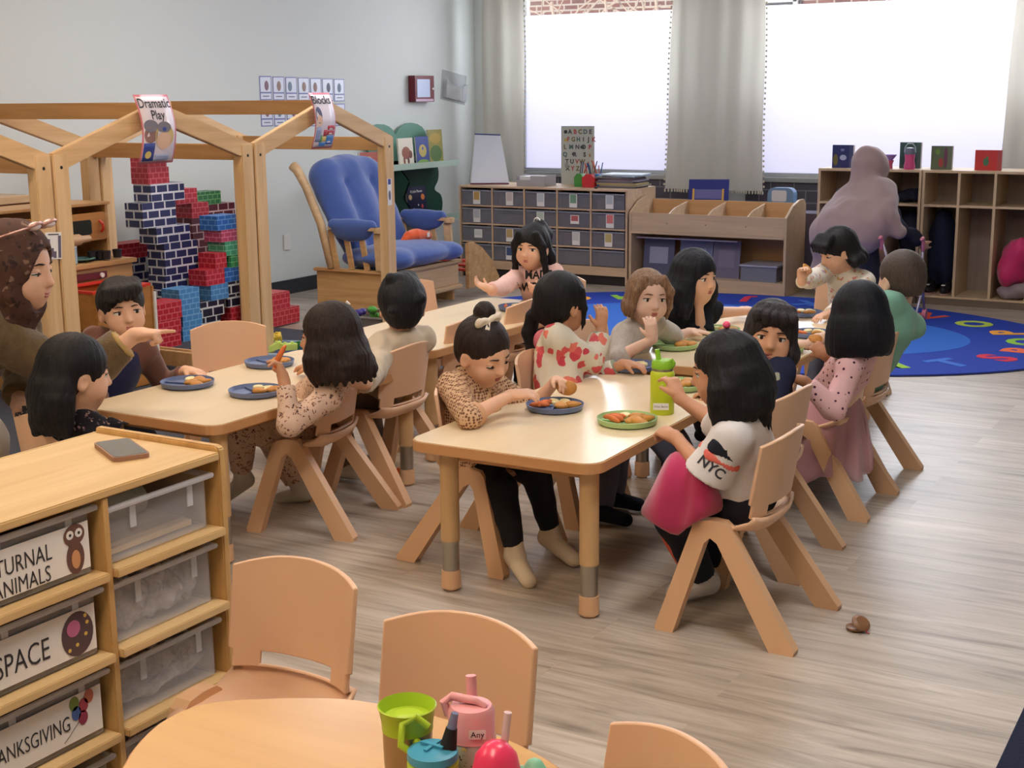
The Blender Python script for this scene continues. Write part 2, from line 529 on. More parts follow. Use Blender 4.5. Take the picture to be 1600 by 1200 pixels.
mx = nt.nodes.new('ShaderNodeMix'); mx.data_type = 'RGBA'; mx.blend_type = 'MULTIPLY'; mx.inputs['Factor'].default_value = 1
sc_ = nt.nodes.new('ShaderNodeMapRange'); sc_.inputs[3].default_value = 0.88; sc_.inputs[4].default_value = 1.05
nt.links.new(br.outputs['Color'], sc_.inputs[0]); cb = nt.nodes.new('ShaderNodeCombineColor')
for i in range(3): nt.links.new(sc_.outputs[0], cb.inputs[i])
nt.links.new(r1.outputs[0], mx.inputs[6]); nt.links.new(cb.outputs[0], mx.inputs[7])
nt.links.new(mx.outputs[2], b.inputs['Base Color'])
b.inputs['Roughness'].default_value = 0.36; b.inputs['Specular IOR Level'].default_value = 0.55
bp = nt.nodes.new('ShaderNodeBump'); bp.inputs['Strength'].default_value = 0.12; bp.inputs['Distance'].default_value = 0.004
nt.links.new(n1.outputs[0], bp.inputs['Height']); nt.links.new(bp.outputs[0], b.inputs['Normal'])
floor_m = mt
tag(MB().box(XL - .2, XR + .2, YF - .2, YB + .3, -0.1, 0).build('floor', floor_m), kind='structure')
wall_m = mat('wall_paint', (222, 226, 222), rough=0.7, spec=0.3, bump=0.02, bscale=200)
tag(MB().box(XL - .15, XL, YF - .2, YB + .3, 0, ZC).build('wall_left', wall_m), kind='structure')
tag(MB().box(XR, XR + .15, YF - .2, YB + .3, 0, ZC).build('wall_right', wall_m), kind='structure')
tag(MB().box(XL, XR, YF - .15, YF, 0, ZC).build('wall_front', wall_m), kind='structure')
bw = MB()
xs = [XL, WINS[0][0], WINS[0][1], WINS[1][0], WINS[1][1], XR]
for i in (0, 2, 4): bw.box(xs[i], xs[i + 1], YB, YB + .22, 0, ZC)
for i in (1, 3):
    bw.box(xs[i], xs[i + 1], YB, YB + .22, WZ1, ZC)
tag(bw.build('wall_back', wall_m), kind='structure')
sillwall_m = brickmat('block_wall', (84, 80, 90), (122, 120, 130), 0.2, 0.1, 0.006, rough=0.7)
sw = MB()
for i in (1, 3): sw.box(xs[i], xs[i + 1], YB - .02, YB + .22, 0, WZ0 - 0.02)
tag(sw.build('wall_back_lower', sillwall_m, uv=True), kind='structure')
tag(MB().box(XL - .2, XR + .2, YF - .2, YB + .3, ZC, ZC + .1).build('ceiling', mat('ceiling_tile', (232, 230, 224), rough=0.9, spec=0.1)), kind='structure')
base_m = mat('rubber_base', (44, 46, 52), rough=0.5)
tag(MB().box(XL, XL + .012, YF, YB, 0, 0.11).build('baseboard_left', base_m), kind='structure')
tag(MB().box(XL, xs[1], YB - .012, YB, 0, 0.11).build('baseboard_back', base_m), kind='structure')
# windows
frame_m = mat('window_frame_metal', (196, 200, 204), rough=0.4, metal=0.3)
fr_m, nt, b = newmat('frosted_film')
b.inputs['Base Color'].default_value = lin((225, 232, 250)); b.inputs['Roughness'].default_value = 0.5
nt.nodes.remove(b)
out = nt.nodes['Material Output']
tl = nt.nodes.new('ShaderNodeBsdfTranslucent'); tl.inputs[0].default_value = (0.95, 0.95, 0.92, 1)
em = nt.nodes.new('ShaderNodeEmission'); em.inputs[0].default_value = lin((172, 186, 246)); em.inputs[1].default_value = .22  # film's own faint blue glow stands in for daylight behind it
gl = nt.nodes.new('ShaderNodeBsdfGlossy'); gl.inputs['Roughness'].default_value = 0.4
a1 = nt.nodes.new('ShaderNodeAddShader'); nt.links.new(tl.outputs[0], a1.inputs[0]); nt.links.new(em.outputs[0], a1.inputs[1])
m1 = nt.nodes.new('ShaderNodeMixShader'); m1.inputs[0].default_value = 0.04
nt.links.new(a1.outputs[0], m1.inputs[1]); nt.links.new(gl.outputs[0], m1.inputs[2]); nt.links.new(m1.outputs[0], out.inputs[0])
clear_m = mat('clear_glass', (255, 255, 255), rough=0.02, alpha=0.12, spec=0.6)
for wi, (a, c) in enumerate(WINS):
    f = MB(); t = 0.035
    y0, y1 = YB + .06, YB + .11
    f.box(a, c, y0, y1, WZ0, WZ0 + t).box(a, c, y0, y1, WZ1 - t, WZ1).box(a, a + t, y0, y1, WZ0, WZ1).box(c - t, c, y0, y1, WZ0, WZ1)
    w = tag(f.build('window_%d' % (wi + 1), frame_m), kind='structure')
    MB().box(a + t, c - t, YB + .08, YB + .086, WZ0 + t, WZF).build('frosted_pane', fr_m, w)
    MB().box(a + t, c - t, YB + .08, YB + .086, WZF, WZ1 - t).build('clear_pane', clear_m, w)
    s = MB().box(a - .02, c + .02, YB - .05, YB + .06, WZ0 - .035, WZ0).build('trim_%d' % (wi + 1), mat('sill_metal', (168, 172, 170), rough=0.35, metal=0.4), bevel=0.004)
    tag(s, kind='structure')
    # daylight falling on the film from outside, stronger from above
    area('daylight_%d' % (wi + 1), ((a + c) / 2, YB + .75, 2.75), (math.radians(-62), 0, 0), c - a, .5, 12 * (c - a), (0.98, 0.99, 1.0))
    # daylight that the film passes into the room
    area('window_light_%d' % (wi + 1), ((a + c) / 2, YB + .03, 1.80), (math.radians(-90), 0, 0), c - a - .1, .76, 9.5 * (c - a), (0.84, 0.90, 1.0))
sun = bpy.data.lights.new('sun', 'SUN'); sun.energy = 3.2; sun.angle = .01
so_ = bpy.data.objects.new('sun', sun); C.objects.link(so_); so_.rotation_euler = (math.radians(55), 0, math.radians(-12))
# outside: brick house, snowy ground, bare twigs
tag(MB().box(-16, 8, 17.5, 17.9, -1, 8).build('outside_brick_building', brickmat('outside_brick', (150, 92, 78), (200, 185, 170), 0.22, 0.075, 0.012, rough=0.9, brick2=(120, 76, 66)), uv=True),
    'red brick house wall across the street seen over the window film', 'building')
tag(MB().box(-30, 20, YB + .3, 40, -0.3, -0.25).build('outside_ground', mat('outside_snow', (225, 228, 235), rough=0.9)), kind='structure')
tw = MB()
rg = random.Random(3)
for k in range(46):
    x0 = -10.5 + rg.random() * 4.2; z0 = 1.9 + rg.random() * 0.5
    p = Vector((x0, 15.0 + rg.random(), z0)); d = Vector((rg.uniform(-1, 1), rg.uniform(-.3, .3), rg.uniform(.15, 1))).normalized()
    pts = []
    for q in range(5): pts.append(p.copy()); p = p + d * 0.22; d = (d + Vector((rg.uniform(-.5, .5), 0, rg.uniform(-.4, .4)))).normalized()
    tw.tube(pts, [0.018, 0.014, 0.01, 0.008, 0.005], n=5)
for x0 in (-9.9, -8.4, -7.0): tw.tube([(x0, 15.4, -.3), (x0 + .1, 15.4, 1.2), (x0 - .1, 15.4, 2.6)], [0.05, 0.035, 0.02], n=6)
tag(tw.build('bare_shrub', mat('twig', (225, 200, 175), rough=0.8)), 'bare pale twiggy shrub outside the left window above the film', 'shrub')
hb = empty('outside_window', 'dark house window with white bars seen over the film', 'window', (-7.6, 17.4, 1.9))
MB().box(0, 1.5, 0, .08, 0, 1.6).build('glass', mat('dark_glass', (70, 76, 84), rough=0.1), hb)
g = MB()
for z in (0, .35, .7): g.box(-.05, 1.55, -.04, 0, z, z + .06)
for x in (-.05, .45, .95, 1.5): g.box(x, x + .06, -.04, 0, 0, 1.6)
g.build('bars', mat('white_paint', (238, 238, 236), rough=0.5), hb)

# ceiling lights out of view: warm troffers, and neutral ones added as fill
def troffer(x, y, e, warm=True):
    t = empty('ceiling_light', 'recessed ceiling light panel', 'light', (x, y, ZC), group='ceiling light panels')
    MB().box(-.32, .32, -.62, .62, -.03, 0).build('housing', frame_m, t, bevel=.004)
    MB().box(-.28, .28, -.58, .58, -.034, -.0305).build('diffuser', mat('troffer_glow_warm' if warm else 'troffer_glow_neutral', (255, 236, 205), emit=((255, 232, 204, e) if warm else (246, 244, 246, e))), t)
for x, y, w_ in ((-1.2, .6, True), (-3.8, .8, True), (-1.0, 3.0, False), (-4.2, 3.6, True), (-4.9, 6.4, False), (-2.2, 6.2, False)): troffer(x, y, TROFFER_E, w_)

# ------------------------------------------------------------------ charcoal carpet and the round alphabet rug
tag(MB().box(XL + .012, -4.12, 2.4, 6.93, 0.001, .008).build('carpet_tile_area', mat('charcoal_carpet', (66, 68, 78), rough=0.95, bump=0.3, bscale=400, vary=.2, vscale=30)),
    'charcoal carpet laid under the wooden play house frames', 'carpet')
rug_c = Vector((-3.25, 8.35, 0)); RW, RH = 2.1, 1.42
mb = MB()
def ell_pts(rx, ry, n=72): return [(rug_c.x + rx * math.cos(2 * math.pi * k / n), rug_c.y + ry * math.sin(2 * math.pi * k / n)) for k in range(n)]
rug = empty('alphabet_rug', 'large oval blue classroom rug with coloured letters around its border', 'rug', (rug_c.x, rug_c.y, 0))
def rugpart(name, rx, ry, z, col, h=.004):
    n = 72
    mbb = MB().prism([(rx * math.cos(2 * math.pi * k / n), ry * math.sin(2 * math.pi * k / n)) for k in range(n)], z, z + h)
    return mbb.build(name, mat('rug_' + name, col, rough=0.95, bump=.15, bscale=300), rug)
rugpart('binding', RW + .015, RH + .015, 0.0005, (22, 30, 84))
rugpart('border', RW, RH, 0.0046, (26, 62, 170))
rugpart('center_field', RW * .70, RH * .60, 0.0088, (40, 106, 205), .001)
cols = [(236, 92, 62), (160, 205, 70), (64, 118, 215), (222, 52, 80), (248, 118, 78), (150, 205, 70), (245, 170, 60), (190, 215, 80)]
LET = 'ABCDEFGHIJKLMNOPQRSTUVWXYZ'
for i, ch in enumerate('WMTSRQPONLKJIHGFEDCBAZYX'):
    a = math.radians(-63 + i * 15.0)
    px, py = RW * .86 * math.cos(a), RH * .82 * math.sin(a)
    M = Matrix.Translation((px, py, 0.0095)) @ Matrix.Rotation(a + math.pi / 2, 4, 'Z')
    text_obj('letter', ch, .30, mat('rug_letter_%d' % (i % 8), cols[i % 8], rough=.95), M, rug, extrude=.0008, bold=.012)
# ================================================================== FURNITURE
peach = mat('peach_resin', (226, 184, 150), rough=0.42, spec=0.45, bump=0.03, bscale=500)
peach2 = mat('peach_resin_leg', (220, 176, 136), rough=0.45, spec=0.4, bump=0.03, bscale=500)
maple = wood('maple_laminate', (228, 204, 166), (238, 217, 182), 'y', rough=0.3, sc=0.5, coat=.25)
edge_m = mat('table_edge_band', (203, 150, 100), rough=0.45)
birch = wood('birch_ply', (206, 168, 112), (226, 193, 140), 'y', rough=0.4, sc=.6)
birchx = wood('birch_ply_x', (200, 165, 118), (222, 190, 145), 'x', rough=0.45, sc=.6)
birchz = wood('birch_ply_z', (204, 168, 118), (222, 190, 142), 'z', rough=0.45, sc=.6)
pine_y = wood('pine_y', (198, 158, 110), (228, 192, 144), 'y', rough=0.5, sc=.8)
pine_x = wood('pine_x', (176, 130, 78), (204, 158, 104), 'x', rough=0.5, sc=.8)
pine_z = wood('pine_z', (206, 168, 120), (232, 198, 152), 'z', rough=0.5, sc=.8)
chrome = mat('brushed_steel', (176, 170, 160), rough=0.32, metal=1.0)
rubber = mat('black_rubber', (30, 26, 26), rough=0.7)

def make_chair(label, group=None):
    t = empty('stacking_chair', label, 'chair', group=group)
    # seat pan, curving up at the rear
    prof = [(.150, .292), (.142, .305), (.115, .311), (.06, .309), (0, .304), (-.045, .305), (-.068, .316), (-.080, .330), (-.087, .346)]
    NU = 13; grid = []
    def wrap(x): return .042 * (abs(x) / .158) ** 2.6
    for (y, z) in prof:
        w = .152 if z < .33 and y > -.06 else .150
        if y < -.05 and z < .325: w = .151
        t_ = max(0, (z - .305) / .041) if y < -.04 else 0
        grid.append([((-1 + 2 * i / (NU - 1)) * w, y + wrap((-1 + 2 * i / (NU - 1)) * w) * t_, z + (.006 * abs(-1 + 2 * i / (NU - 1)) ** 4 if z < .32 else 0) + .030 * abs(-1 + 2 * i / (NU - 1)) ** 5 * min(1, max(0, (.03 - y) / .08)) * min(1, (.349 - z) / .03)) for i in range(NU)])
    mb = MB()
    V = [[mb.b.verts.new(p) for p in row] for row in grid]
    fs = [mb.b.faces.new((V[i][j], V[i][j + 1], V[i + 1][j + 1], V[i + 1][j])) for i in range(len(V) - 1) for j in range(NU - 1)]
    bmesh.ops.recalc_face_normals(mb.b, faces=fs)
    bmesh.ops.solidify(mb.b, geom=fs, thickness=.010)
    mb.build('seat', peach, t, smooth='all')
    # backrest: waist with the hand slot, then the wrapped panel with its shallow arched top
    mb = MB(); grid = []
    zs = [(.3465, .149), (.352, .149), (.379, .149), (.384, .149), (.388, .158)] + [(None, .158)] * 8
    for k, (z0, w) in enumerate(zs):
        row = []
        for i in range(17):
            u = -1 + 2 * i / 16
            zt = .581 - .024 * u * u
            z = z0 if z0 is not None else .388 + (zt - .388) * (k - 4) / 8
            y = -.087 - .040 * (z - .3465) / .235 + wrap(u * w)
            row.append((u * w, y, z))
        grid.append(row)
    V = [[mb.b.verts.new(p) for p in row] for row in grid]
    fs = [mb.b.faces.new((V[i][j], V[i][j + 1], V[i + 1][j + 1], V[i + 1][j])) for i in range(len(V) - 1) for j in range(16) if not (i == 1 and 3 <= j <= 12)]
    bmesh.ops.recalc_face_normals(mb.b, faces=fs)
    bmesh.ops.solidify(mb.b, geom=fs, thickness=.012)
    o = mb.build('backrest', peach, t, smooth=True)
    bv = o.modifiers.new('b', 'BEVEL'); bv.width = .004; bv.segments = 2; bv.limit_method = 'ANGLE'; bv.angle_limit = math.radians(50)
    # four slab legs, an upside-down V on each side
    for s in (-1, 1):
        for poly in ([(.202, 0), (.205, .012), (.112, .312), (.095, .328), (.058, .334), (.058, .285), (.074, .268), (.150, 0)],
                     [(-.205, 0), (-.136, 0), (.036, .272), (.058, .285), (.058, .334), (.020, .332), (.004, .320), (-.207, .012)]):
            mb = MB().prism(poly, -.019, .019, 'x')
            for vtx in mb.b.verts: vtx.co.x += s * (.150 + .045 * (1 - vtx.co.z / .334))
            mb.build('leg', peach2, t, bevel=.006)
    return t
chair0 = None
def chair(x, y, ang, label, group=None):
    """ang: direction the sitter faces, degrees from +X"""
    global chair0
    if chair0 is None: c = chair0 = make_chair(label, group)
    else:
        c = copy_tree(chair0)
        c['label'] = label
        if group: c['group'] = group
    c.location = (x, y, 0); c.rotation_euler = (0, 0, math.radians(ang - 90))
    return c
chair(-1.34, 3.605, 180, 'peach resin chair holding the girl in the white shirt, near corner of the right table')
chair(-1.50, 4.15, 178, 'peach resin chair of the toddler in the navy sweatshirt, just behind the white-shirt girl')
chair(-1.51, 4.87, 180, 'peach resin chair under the girl in the pink tulle skirt')
chair(-1.52, 5.26, 180, 'peach resin chair under the boy in the green shirt')
chair(-2.335, 3.745, 0, 'peach resin chair of the girl with the cream hair bow')
chair(-2.36, 4.30, 0, 'peach resin chair of the girl in the red flowered hoodie')
chair(-2.50, 4.98, 0, 'peach resin chair behind the girl in the grey shirt')
chair(-2.50, 5.50, 0, 'peach resin chair behind the girl dressed in black')
chair(-2.03, 6.62, 270, 'peach resin chair of the child in the flowered white sweater')
chair(-3.02, 3.77, 192, 'peach resin chair of the girl in the leopard print pyjamas')
chair(-3.05, 4.235, 180, 'peach resin chair of the boy in the cream shirt')
chair(-3.19, 4.88, 180, 'empty peach chair tucked in next to the cream-shirt boy, its back behind the bow girl')
chair(-3.22, 5.42, 180, 'empty peach chair at the far end of the left tables beside the ponytail girl')
chair(-3.84, 4.22, 318, 'empty peach chair turned to the camera in front of the play house post')
chair(-3.87, 5.72, 0, 'empty peach chair on the far side of the table near the glider box')
chair(-3.24, 2.84, 97, 'peach resin chair of the girl in the black floral top, seen over the bin shelf')
chair(-3.93, 3.50, 345, 'peach resin chair of the boy in the navy and brown sweater')
chair(-3.40, 6.15, 275, 'peach resin chair of the girl in the pink slogan sweater')
chair(-1.72, 1.96, 271, 'empty peach chair nearest the bin shelf at the round table')
chair(-1.262, 1.865, 274, 'empty peach chair behind the pink bottle at the round table')
chair(-.775, 1.615, 240, 'empty peach chair cut by the bottom edge of the view')

def table(x0, y0, L, W, ang, label):
    t = empty('activity_table', label, 'table', (x0, y0, 0), math.radians(ang))
    MB().prism(rrect(0, W, 0, L, .055), .4785, .4815).build('tabletop', maple, t)
    MB().prism(rrect(-.004, W + .004, -.004, L + .004, .058), .449, .4783).build('edge_band', edge_m, t, bevel=.007)
    MB().box(.09, W - .09, .09, L - .09, .41, .4488).build('apron', edge_m, t)
    for lx, ly in ((.10, .075), (W - .055, .075), (.10, L - .075), (W - .055, L - .075)):
        lg = MB().cyl((lx, ly, .16), (lx, ly, .4488), .029).build('leg', mat('beige_leg_tube', (204, 166, 118), rough=.45), t, smooth=True)
        MB().cyl((lx, ly, .05), (lx, ly, .165), .0262, .0262).build('lower_tube', chrome, lg, smooth=True)
        MB().cyl((lx, ly, .008), (lx, ly, .065), .0305, .0295).cyl((lx, ly, 0), (lx, ly, .008), .02).build('foot_cap', peach2, lg, smooth=True)
        h = MB()
        for k in range(4): h.cyl((lx, ly + .0255, .075 + k * .022), (lx, ly + .0268, .075 + k * .022), .004, n=8)
        h.build('height_holes', rubber, lg)
    return t
table(-2.33, 3.31, 1.22, .63, 1, 'maple topped activity table in the middle with the near metal legs')
table(-2.36, 4.75, 1.52, .64, 0, 'maple topped activity table farther back, between the grey-shirt girl and the green-shirt boy')
table(-3.585, 3.16, 1.20, .62, 0, 'maple topped activity table before the teacher, at the left')
table(-3.68, 4.56, 1.40, .60, 0, 'long maple activity table in front of the glider chair')

# round table in the foreground
rt = empty('round_table', 'honey coloured round table in the foreground with water bottles', 'table', (-1.17, 1.42, 0))
outl = [(-1.531, 1.390), (-1.563, 1.446), (-1.592, 1.529), (-1.589, 1.601), (-1.558, 1.647), (-1.515, 1.680), (-1.441, 1.728), (-1.357, 1.763), (-1.23, 1.777), (-1.103, 1.769), (-1.035, 1.756), (-.946, 1.721), (-.86, 1.65), (-.80, 1.54), (-.79, 1.41), (-.84, 1.27), (-.93, 1.16), (-1.06, 1.09), (-1.20, 1.08), (-1.35, 1.14), (-1.46, 1.26)]
sp = [(p.x + 1.17, p.y - 1.42) for p in spline([Vector((a, c2, 0)) for a, c2 in outl], 3)][::-1]
MB().prism(sp, .4785, .4815).build('tabletop', wood('honey_laminate', (200, 152, 90), (214, 168, 104), 'x', rough=.38, sc=.4, coat=.2), rt)
sp2 = [(x * 1.012, y * 1.012) for x, y in sp]
MB().prism(sp2, .452, .4784).build('edge_band', mat('round_edge', (176, 122, 66), rough=.45), rt)
for a in (45, 135, 225, 315):
    lx, ly = .24 * math.cos(math.radians(a)), .20 * math.sin(math.radians(a))
    lg = MB().cyl((lx, ly, .16), (lx, ly, .4519), .029).build('leg', mat('beige_leg_tube', (204, 166, 118)), rt, smooth=True)
    MB().cyl((lx, ly, 0.0), (lx, ly, .165), .0262).build('lower_tube', chrome, lg, smooth=True)

# ------------------------------------------------------------------ tray shelf with labelled bins (left foreground)
SX0, SX1, SY1 = -2.042, -2.42, 2.205
sh = empty('tray_shelf', 'birch storage shelf full of clear bins in the left foreground', 'shelf', (-2.23, 1.5, 0))
def rel(mb, o): bmesh.ops.translate(mb.b, verts=mb.b.verts, vec=-Vector(o)); return mb
so = (-2.23, 1.5, 0)
ply_e = wood('ply_front', (190, 146, 88), (220, 180, 118), 'z', rough=.45)
rel(MB().box(SX1, SX0 + .004, .70, SY1 - .02, .722, .74), so).build('top', birch, sh, bevel=.003)
side = MB(); side.prism([(SX1, 0), (SX0 - .002, 0), (SX0 + .002, .70), (SX0 + .0, .745), (SX0 - .01, .752), (SX1, .752)], SY1 - .02, SY1, 'y')
rel(side, so).build('side_panel', ply_e, sh, bevel=.003)
for yy in (1.855, 1.515, 1.175, .835):
    rel(MB().box(SX1, SX0, yy - .009, yy + .009, 0.02, .7218), so).build('divider', ply_e, sh, bevel=.002)
rel(MB().box(SX1 - .006, SX1 - .0005, .70, SY1, 0.02, .74), so).build('back_panel', birch, sh)
rel(MB().box(SX1, SX0, .70, SY1 - .021, 0.0, .02), so).build('bottom', birch, sh)
rows = [.574, .402, .228, .055]
for ci, (ya, yb) in enumerate(((1.865, 2.184), (1.525, 1.845), (1.185, 1.505))):
    for z in rows:
        rel(MB().box(SX1, SX0 + .012, ya, yb, z - .022, z - .004), so).build('tray_shelf_board', birch, sh, bevel=.002)
bin_m = mat('clear_bin_plastic', (226, 226, 232), rough=0.12, alpha=.20, spec=.6)
rim_m = mat('bin_rim_plastic', (235, 236, 242), rough=0.15, alpha=.5, spec=.7)
card_m = mat('label_card', (238, 234, 230), rough=.5)
ink = mat('dark_ink', (52, 50, 56), rough=.6)
def make_bin(y0, y1, z, h, label, cont, group=None):
    x1 = SX0 - .012; x0 = SX1 + .02
    t = empty('storage_bin', label, 'bin', ((x0 + x1) / 2, (y0 + y1) / 2, z), group=group)
    o = t.location
    mb = MB(); W = .003
    ins = .012
    mb.box(x0 + ins, x1 - ins, y0 + ins, y1 - ins, z, z + W)
    mb.box(x1 - ins, x1 - ins + W, y0 + ins, y1 - ins, z, z + h - .012).box(x0 + ins, x0 + ins + W, y0 + ins, y1 - ins, z, z + h - .012)
    mb.box(x0 + ins, x1 - ins, y0 + ins, y0 + ins + W, z, z + h - .012).box(x0 + ins, x1 - ins, y1 - ins - W, y1 - ins, z, z + h - .012)
    rel(mb, o).build('tub', bin_m, t)
    r = MB(); zt = z + h - .01
    r.tube([(x1, y0, zt), (x1, y1, zt), (x0, y1, zt), (x0, y0, zt)], .007, closed=True)
    rel(r, o).build('rim', rim_m, t)
    for q in (.25, .8):
        yy = y0 + (y1 - y0) * q
        rel(MB().box(x1 - ins + W, x1 - ins + W + .003, yy - .008, yy + .008, zt - .055, zt - .005), o).build('rib', rim_m, t)
    return t
def bin_card(t, y0, y1, z0, z1, lines):
    x = SX0 - .012 - .012 + .006
    o = t.location
    c = rel(MB().box(x, x + .0012, y0, y1, z0, z1), o).build('label_card', card_m, t)
    for (s, yc, zc, size, sx) in lines:
        M = frame_from(Vector((x + .002, yc, zc)) - Vector(o), (0, 1, 0), (0, 0, 1))
        text_obj('lettering', s, size, ink, M, c, extrude=.0004, sx=sx * .9, bold=-.0004)
    return c
bags = mat('crinkled_bag', (196, 190, 196), rough=.25, bump=3.0, bscale=26, vary=.55, vscale=22)  # uneven brightness put into the colour as crinkle highlights
def lumpy(t, y0, y1, z0, z1, m_, seed, x0=SX1 + .04, x1=SX0 - .035):
    s = SDF(.006); r_ = .040
    for zz in (z0 + r_ + .002, z1 - r_ - .012):
        for xx in (x1 - r_ - .002, x1 - r_ - .09, x0 + r_ + .08): s.cone((xx, y0 + r_, zz), (xx, y1 - r_, zz), r_, r_, .02)
    f1, f2 = folds(.006, 130, seed, 1.5), folds(.003, 320, seed + 5, 1.5)
    s.disp = lambda X, Y, Z: f1(X, Y, Z) + f2(X, Y, Z)
    return s
b1 = make_bin(1.868, 2.170, .5745, .125, 'clear bin at the top right of the birch shelf with a wooden board inside', None)
rel(MB().box(-2.36, -2.09, 1.90, 2.14, .58, .592).box(-2.35, -2.10, 1.91, 2.13, .5925, .60), b1.location).build('wooden_boards', wood('board_in_bin', (196, 166, 120), (222, 196, 156), 'y'), b1)
rel(MB().cyl((-2.2, 1.91, .64), (-2.2, 2.09, .64), .034), b1.location).build('rolled_paper', mat('pale_green_roll', (188, 200, 196), rough=.4), b1, smooth=True)
for k, (z, lab) in enumerate(((.4025, 'clear bin stuffed with crinkled plastic bags, second from the top in the right column'), (.2285, 'clear bin of crumpled bags, third from the top in the right column'), (.0555, 'clear bin of bags half hidden behind the round table'))):
    t = make_bin(1.868, 2.170, z, .135, lab, None)
    lumpy(t, 1.885, 2.155, z + .004, z + .125, bags, 3 + k).obj('plastic_bags', bags, t, t.location)
owl_b = mat('owl_brown', (108, 74, 66), rough=.6)
for k, (z, lab, words) in enumerate(((.4025 + .172, 'clear bin with a NOCTURNAL ANIMALS card and an owl', (('NOCTURNAL', 1.622, .645, .048, .8), ('ANIMALS', 1.655, .603, .046, .8))),
                                    (.4025, 'clear bin with a SPACE card and a planet picture', (('SPACE', 1.640, .455, .064, .8),)),
                                    (.2285, 'clear bin with a THANKSGIVING card and coloured balloons', (('THANKSGIVING', 1.632, .283, .046, .72),)))):
    t = make_bin(1.528, 1.838, z, .140, lab, None)
    inner = mat('dark_contents', (74, 62, 66), rough=.8)
    rel(MB().box(-2.38, -2.10, 1.55, 1.81, z + .004, z + .085), t.location).build('contents', inner, t)
    yc0 = 1.50 if k < 2 else 1.55
    c = bin_card(t, 1.545, 1.822, z + .012, z + .108, words)
    x = SX0 - .012 - .012 + .0078
    o = Vector(t.location)
    def disc(name, y, zz, ry, rz, m_, dx=0.0):
        M = Matrix.Translation(Vector((x + dx, y, zz)) - o) @ Matrix.Rotation(math.pi / 2, 4, 'Y')
        mb = MB().prism([(rz * math.cos(a), ry * math.sin(a)) for a in [2 * math.pi * q / 24 for q in range(24)]], 0, .0006)
        mb.build(name, m_, c, M=M)
    if k == 0:
        disc('owl_body', 1.785, z + .042, .022, .034, owl_b); disc('owl_head', 1.785, z + .088, .026, .022, owl_b, .0003)
        for d in (-.011, .011): disc('owl_eye', 1.785 + d, z + .090, .009, .009, card_m, .0009); disc('owl_pupil', 1.785 + d, z + .090, .003, .003, ink, .0016)
        disc('owl_belly', 1.785, z + .038, .011, .019, mat('owl_tan', (206, 150, 104), rough=.6), .0009)
    elif k == 1:
        disc('night_patch', 1.775, z + .058, .040, .046, mat('night_brown', (92, 70, 74), rough=.6))
        disc('planet', 1.765, z + .072, .017, .017, mat('planet_pink', (196, 110, 148), rough=.6), .0007)
        for sy, sz in ((1.752, .030), (1.772, .036), (1.795, .052), (1.80, .075), (1.796, .09)): disc('star', sy, z + sz, .004, .004, mat('star_yellow', (232, 196, 96), rough=.6), .0007)
    else:
        for sy, sz, cl in ((1.752, .092, (120, 140, 70)), (1.756, .070, (70, 100, 160)), (1.775, .080, (170, 70, 84)), (1.772, .055, (150, 60, 84)), (1.79, .094, (190, 110, 90))):
            disc('balloon', sy, z + sz, .012, .015, mat('balloon_%d' % cl[0], cl, rough=.5), .0003)
        rel(MB().tube([(x + .001, 1.760, z + .05), (x + .001, 1.735, z + .03), (x + .001, 1.72, z + .02)], .0006, n=5), o).build('balloon_string', ink, c)
make_bin(1.528, 1.838, .0555, .125, 'clear bin in the lowest row under the THANKSGIVING bin', None)
for z in rows: make_bin(1.188, 1.498, z + .0005, .13, 'clear bin in the part of the birch shelf cut off by the left edge', None, group='bins cut off by the left edge')

# phone on the shelf
ph = empty('smartphone', 'smartphone in a brown case lying on the birch shelf top', 'phone')
c0, c1, c2_ = atZ(145, 694, .74), atZ(194, 688, .74), atZ(186, 726, .74)
vx = (c1 - c0); vy = (c2_ - c0); cen = (c1 + c2_) / 2
ph.location = (cen.x, cen.y, .7402); ph.rotation_euler = (0, 0, math.atan2(vy.y, vy.x))
MB().prism(rrect(-.082, .082, -.040, .040, .012), 0, .010).build('case', mat('phone_case', (150, 112, 92), rough=.45), ph, bevel=.002)
MB().prism(rrect(-.077, .077, -.036, .036, .010), .0101, .0108).build('screen', mat('phone_screen', (112, 104, 92), rough=.12, spec=.8), ph)

# ------------------------------------------------------------------ water bottles in the foreground
def lab_card(parent, M, w, h, s, size):
    c = MB().prism(rrect(-w / 2, w / 2, -h / 2, h / 2, .002), 0, .0005).build('name_label', card_m, parent, M=M)
    text_obj('handwriting', s, size, ink, M @ Matrix.Translation((0, 0, .001)), c, extrude=.0002)
lime = mat('lime_plastic', (178, 208, 52), rough=.35)
def place(px, py, z=.4817): p = atZ(px, py, z); return (p.x, p.y, z)
# stainless cup with lime funnel lid
b = empty('toddler_cup', 'stainless cup with a wide lime green rim, leftmost of the foreground bottles', 'cup', (-1.067, 1.498, .4817))
MB().lathe([(0, 0), (.031, 0), (.033, .004), (.031, .04), (.035, .08), (.036, .135), (0, .135)]).build('body', mat('steel_cup', (160, 146, 126), rough=.3, metal=.9), b, smooth=True)
MB().lathe([(.0368, .130), (.037, .140), (.0405, .162), (.0425, .1655), (.0405, .167), (.035, .148), (.022, .146), (.022, .151), (0, .152)], n=36).build('funnel_lid', lime, b, smooth=True)
MB().box(-.032, -.018, -.032, -.026, .04, .07, M=Matrix.Rotation(.3, 4, 'Z')).build('dark_print', mat('cup_print', (66, 44, 62), rough=.4), b)
MB().tube([(.03, -.02, .125), (.045, -.035, .12), (.05, -.03, .105), (.04, -.015, .105)], .006).build('carry_loop', lime, b, smooth=True)
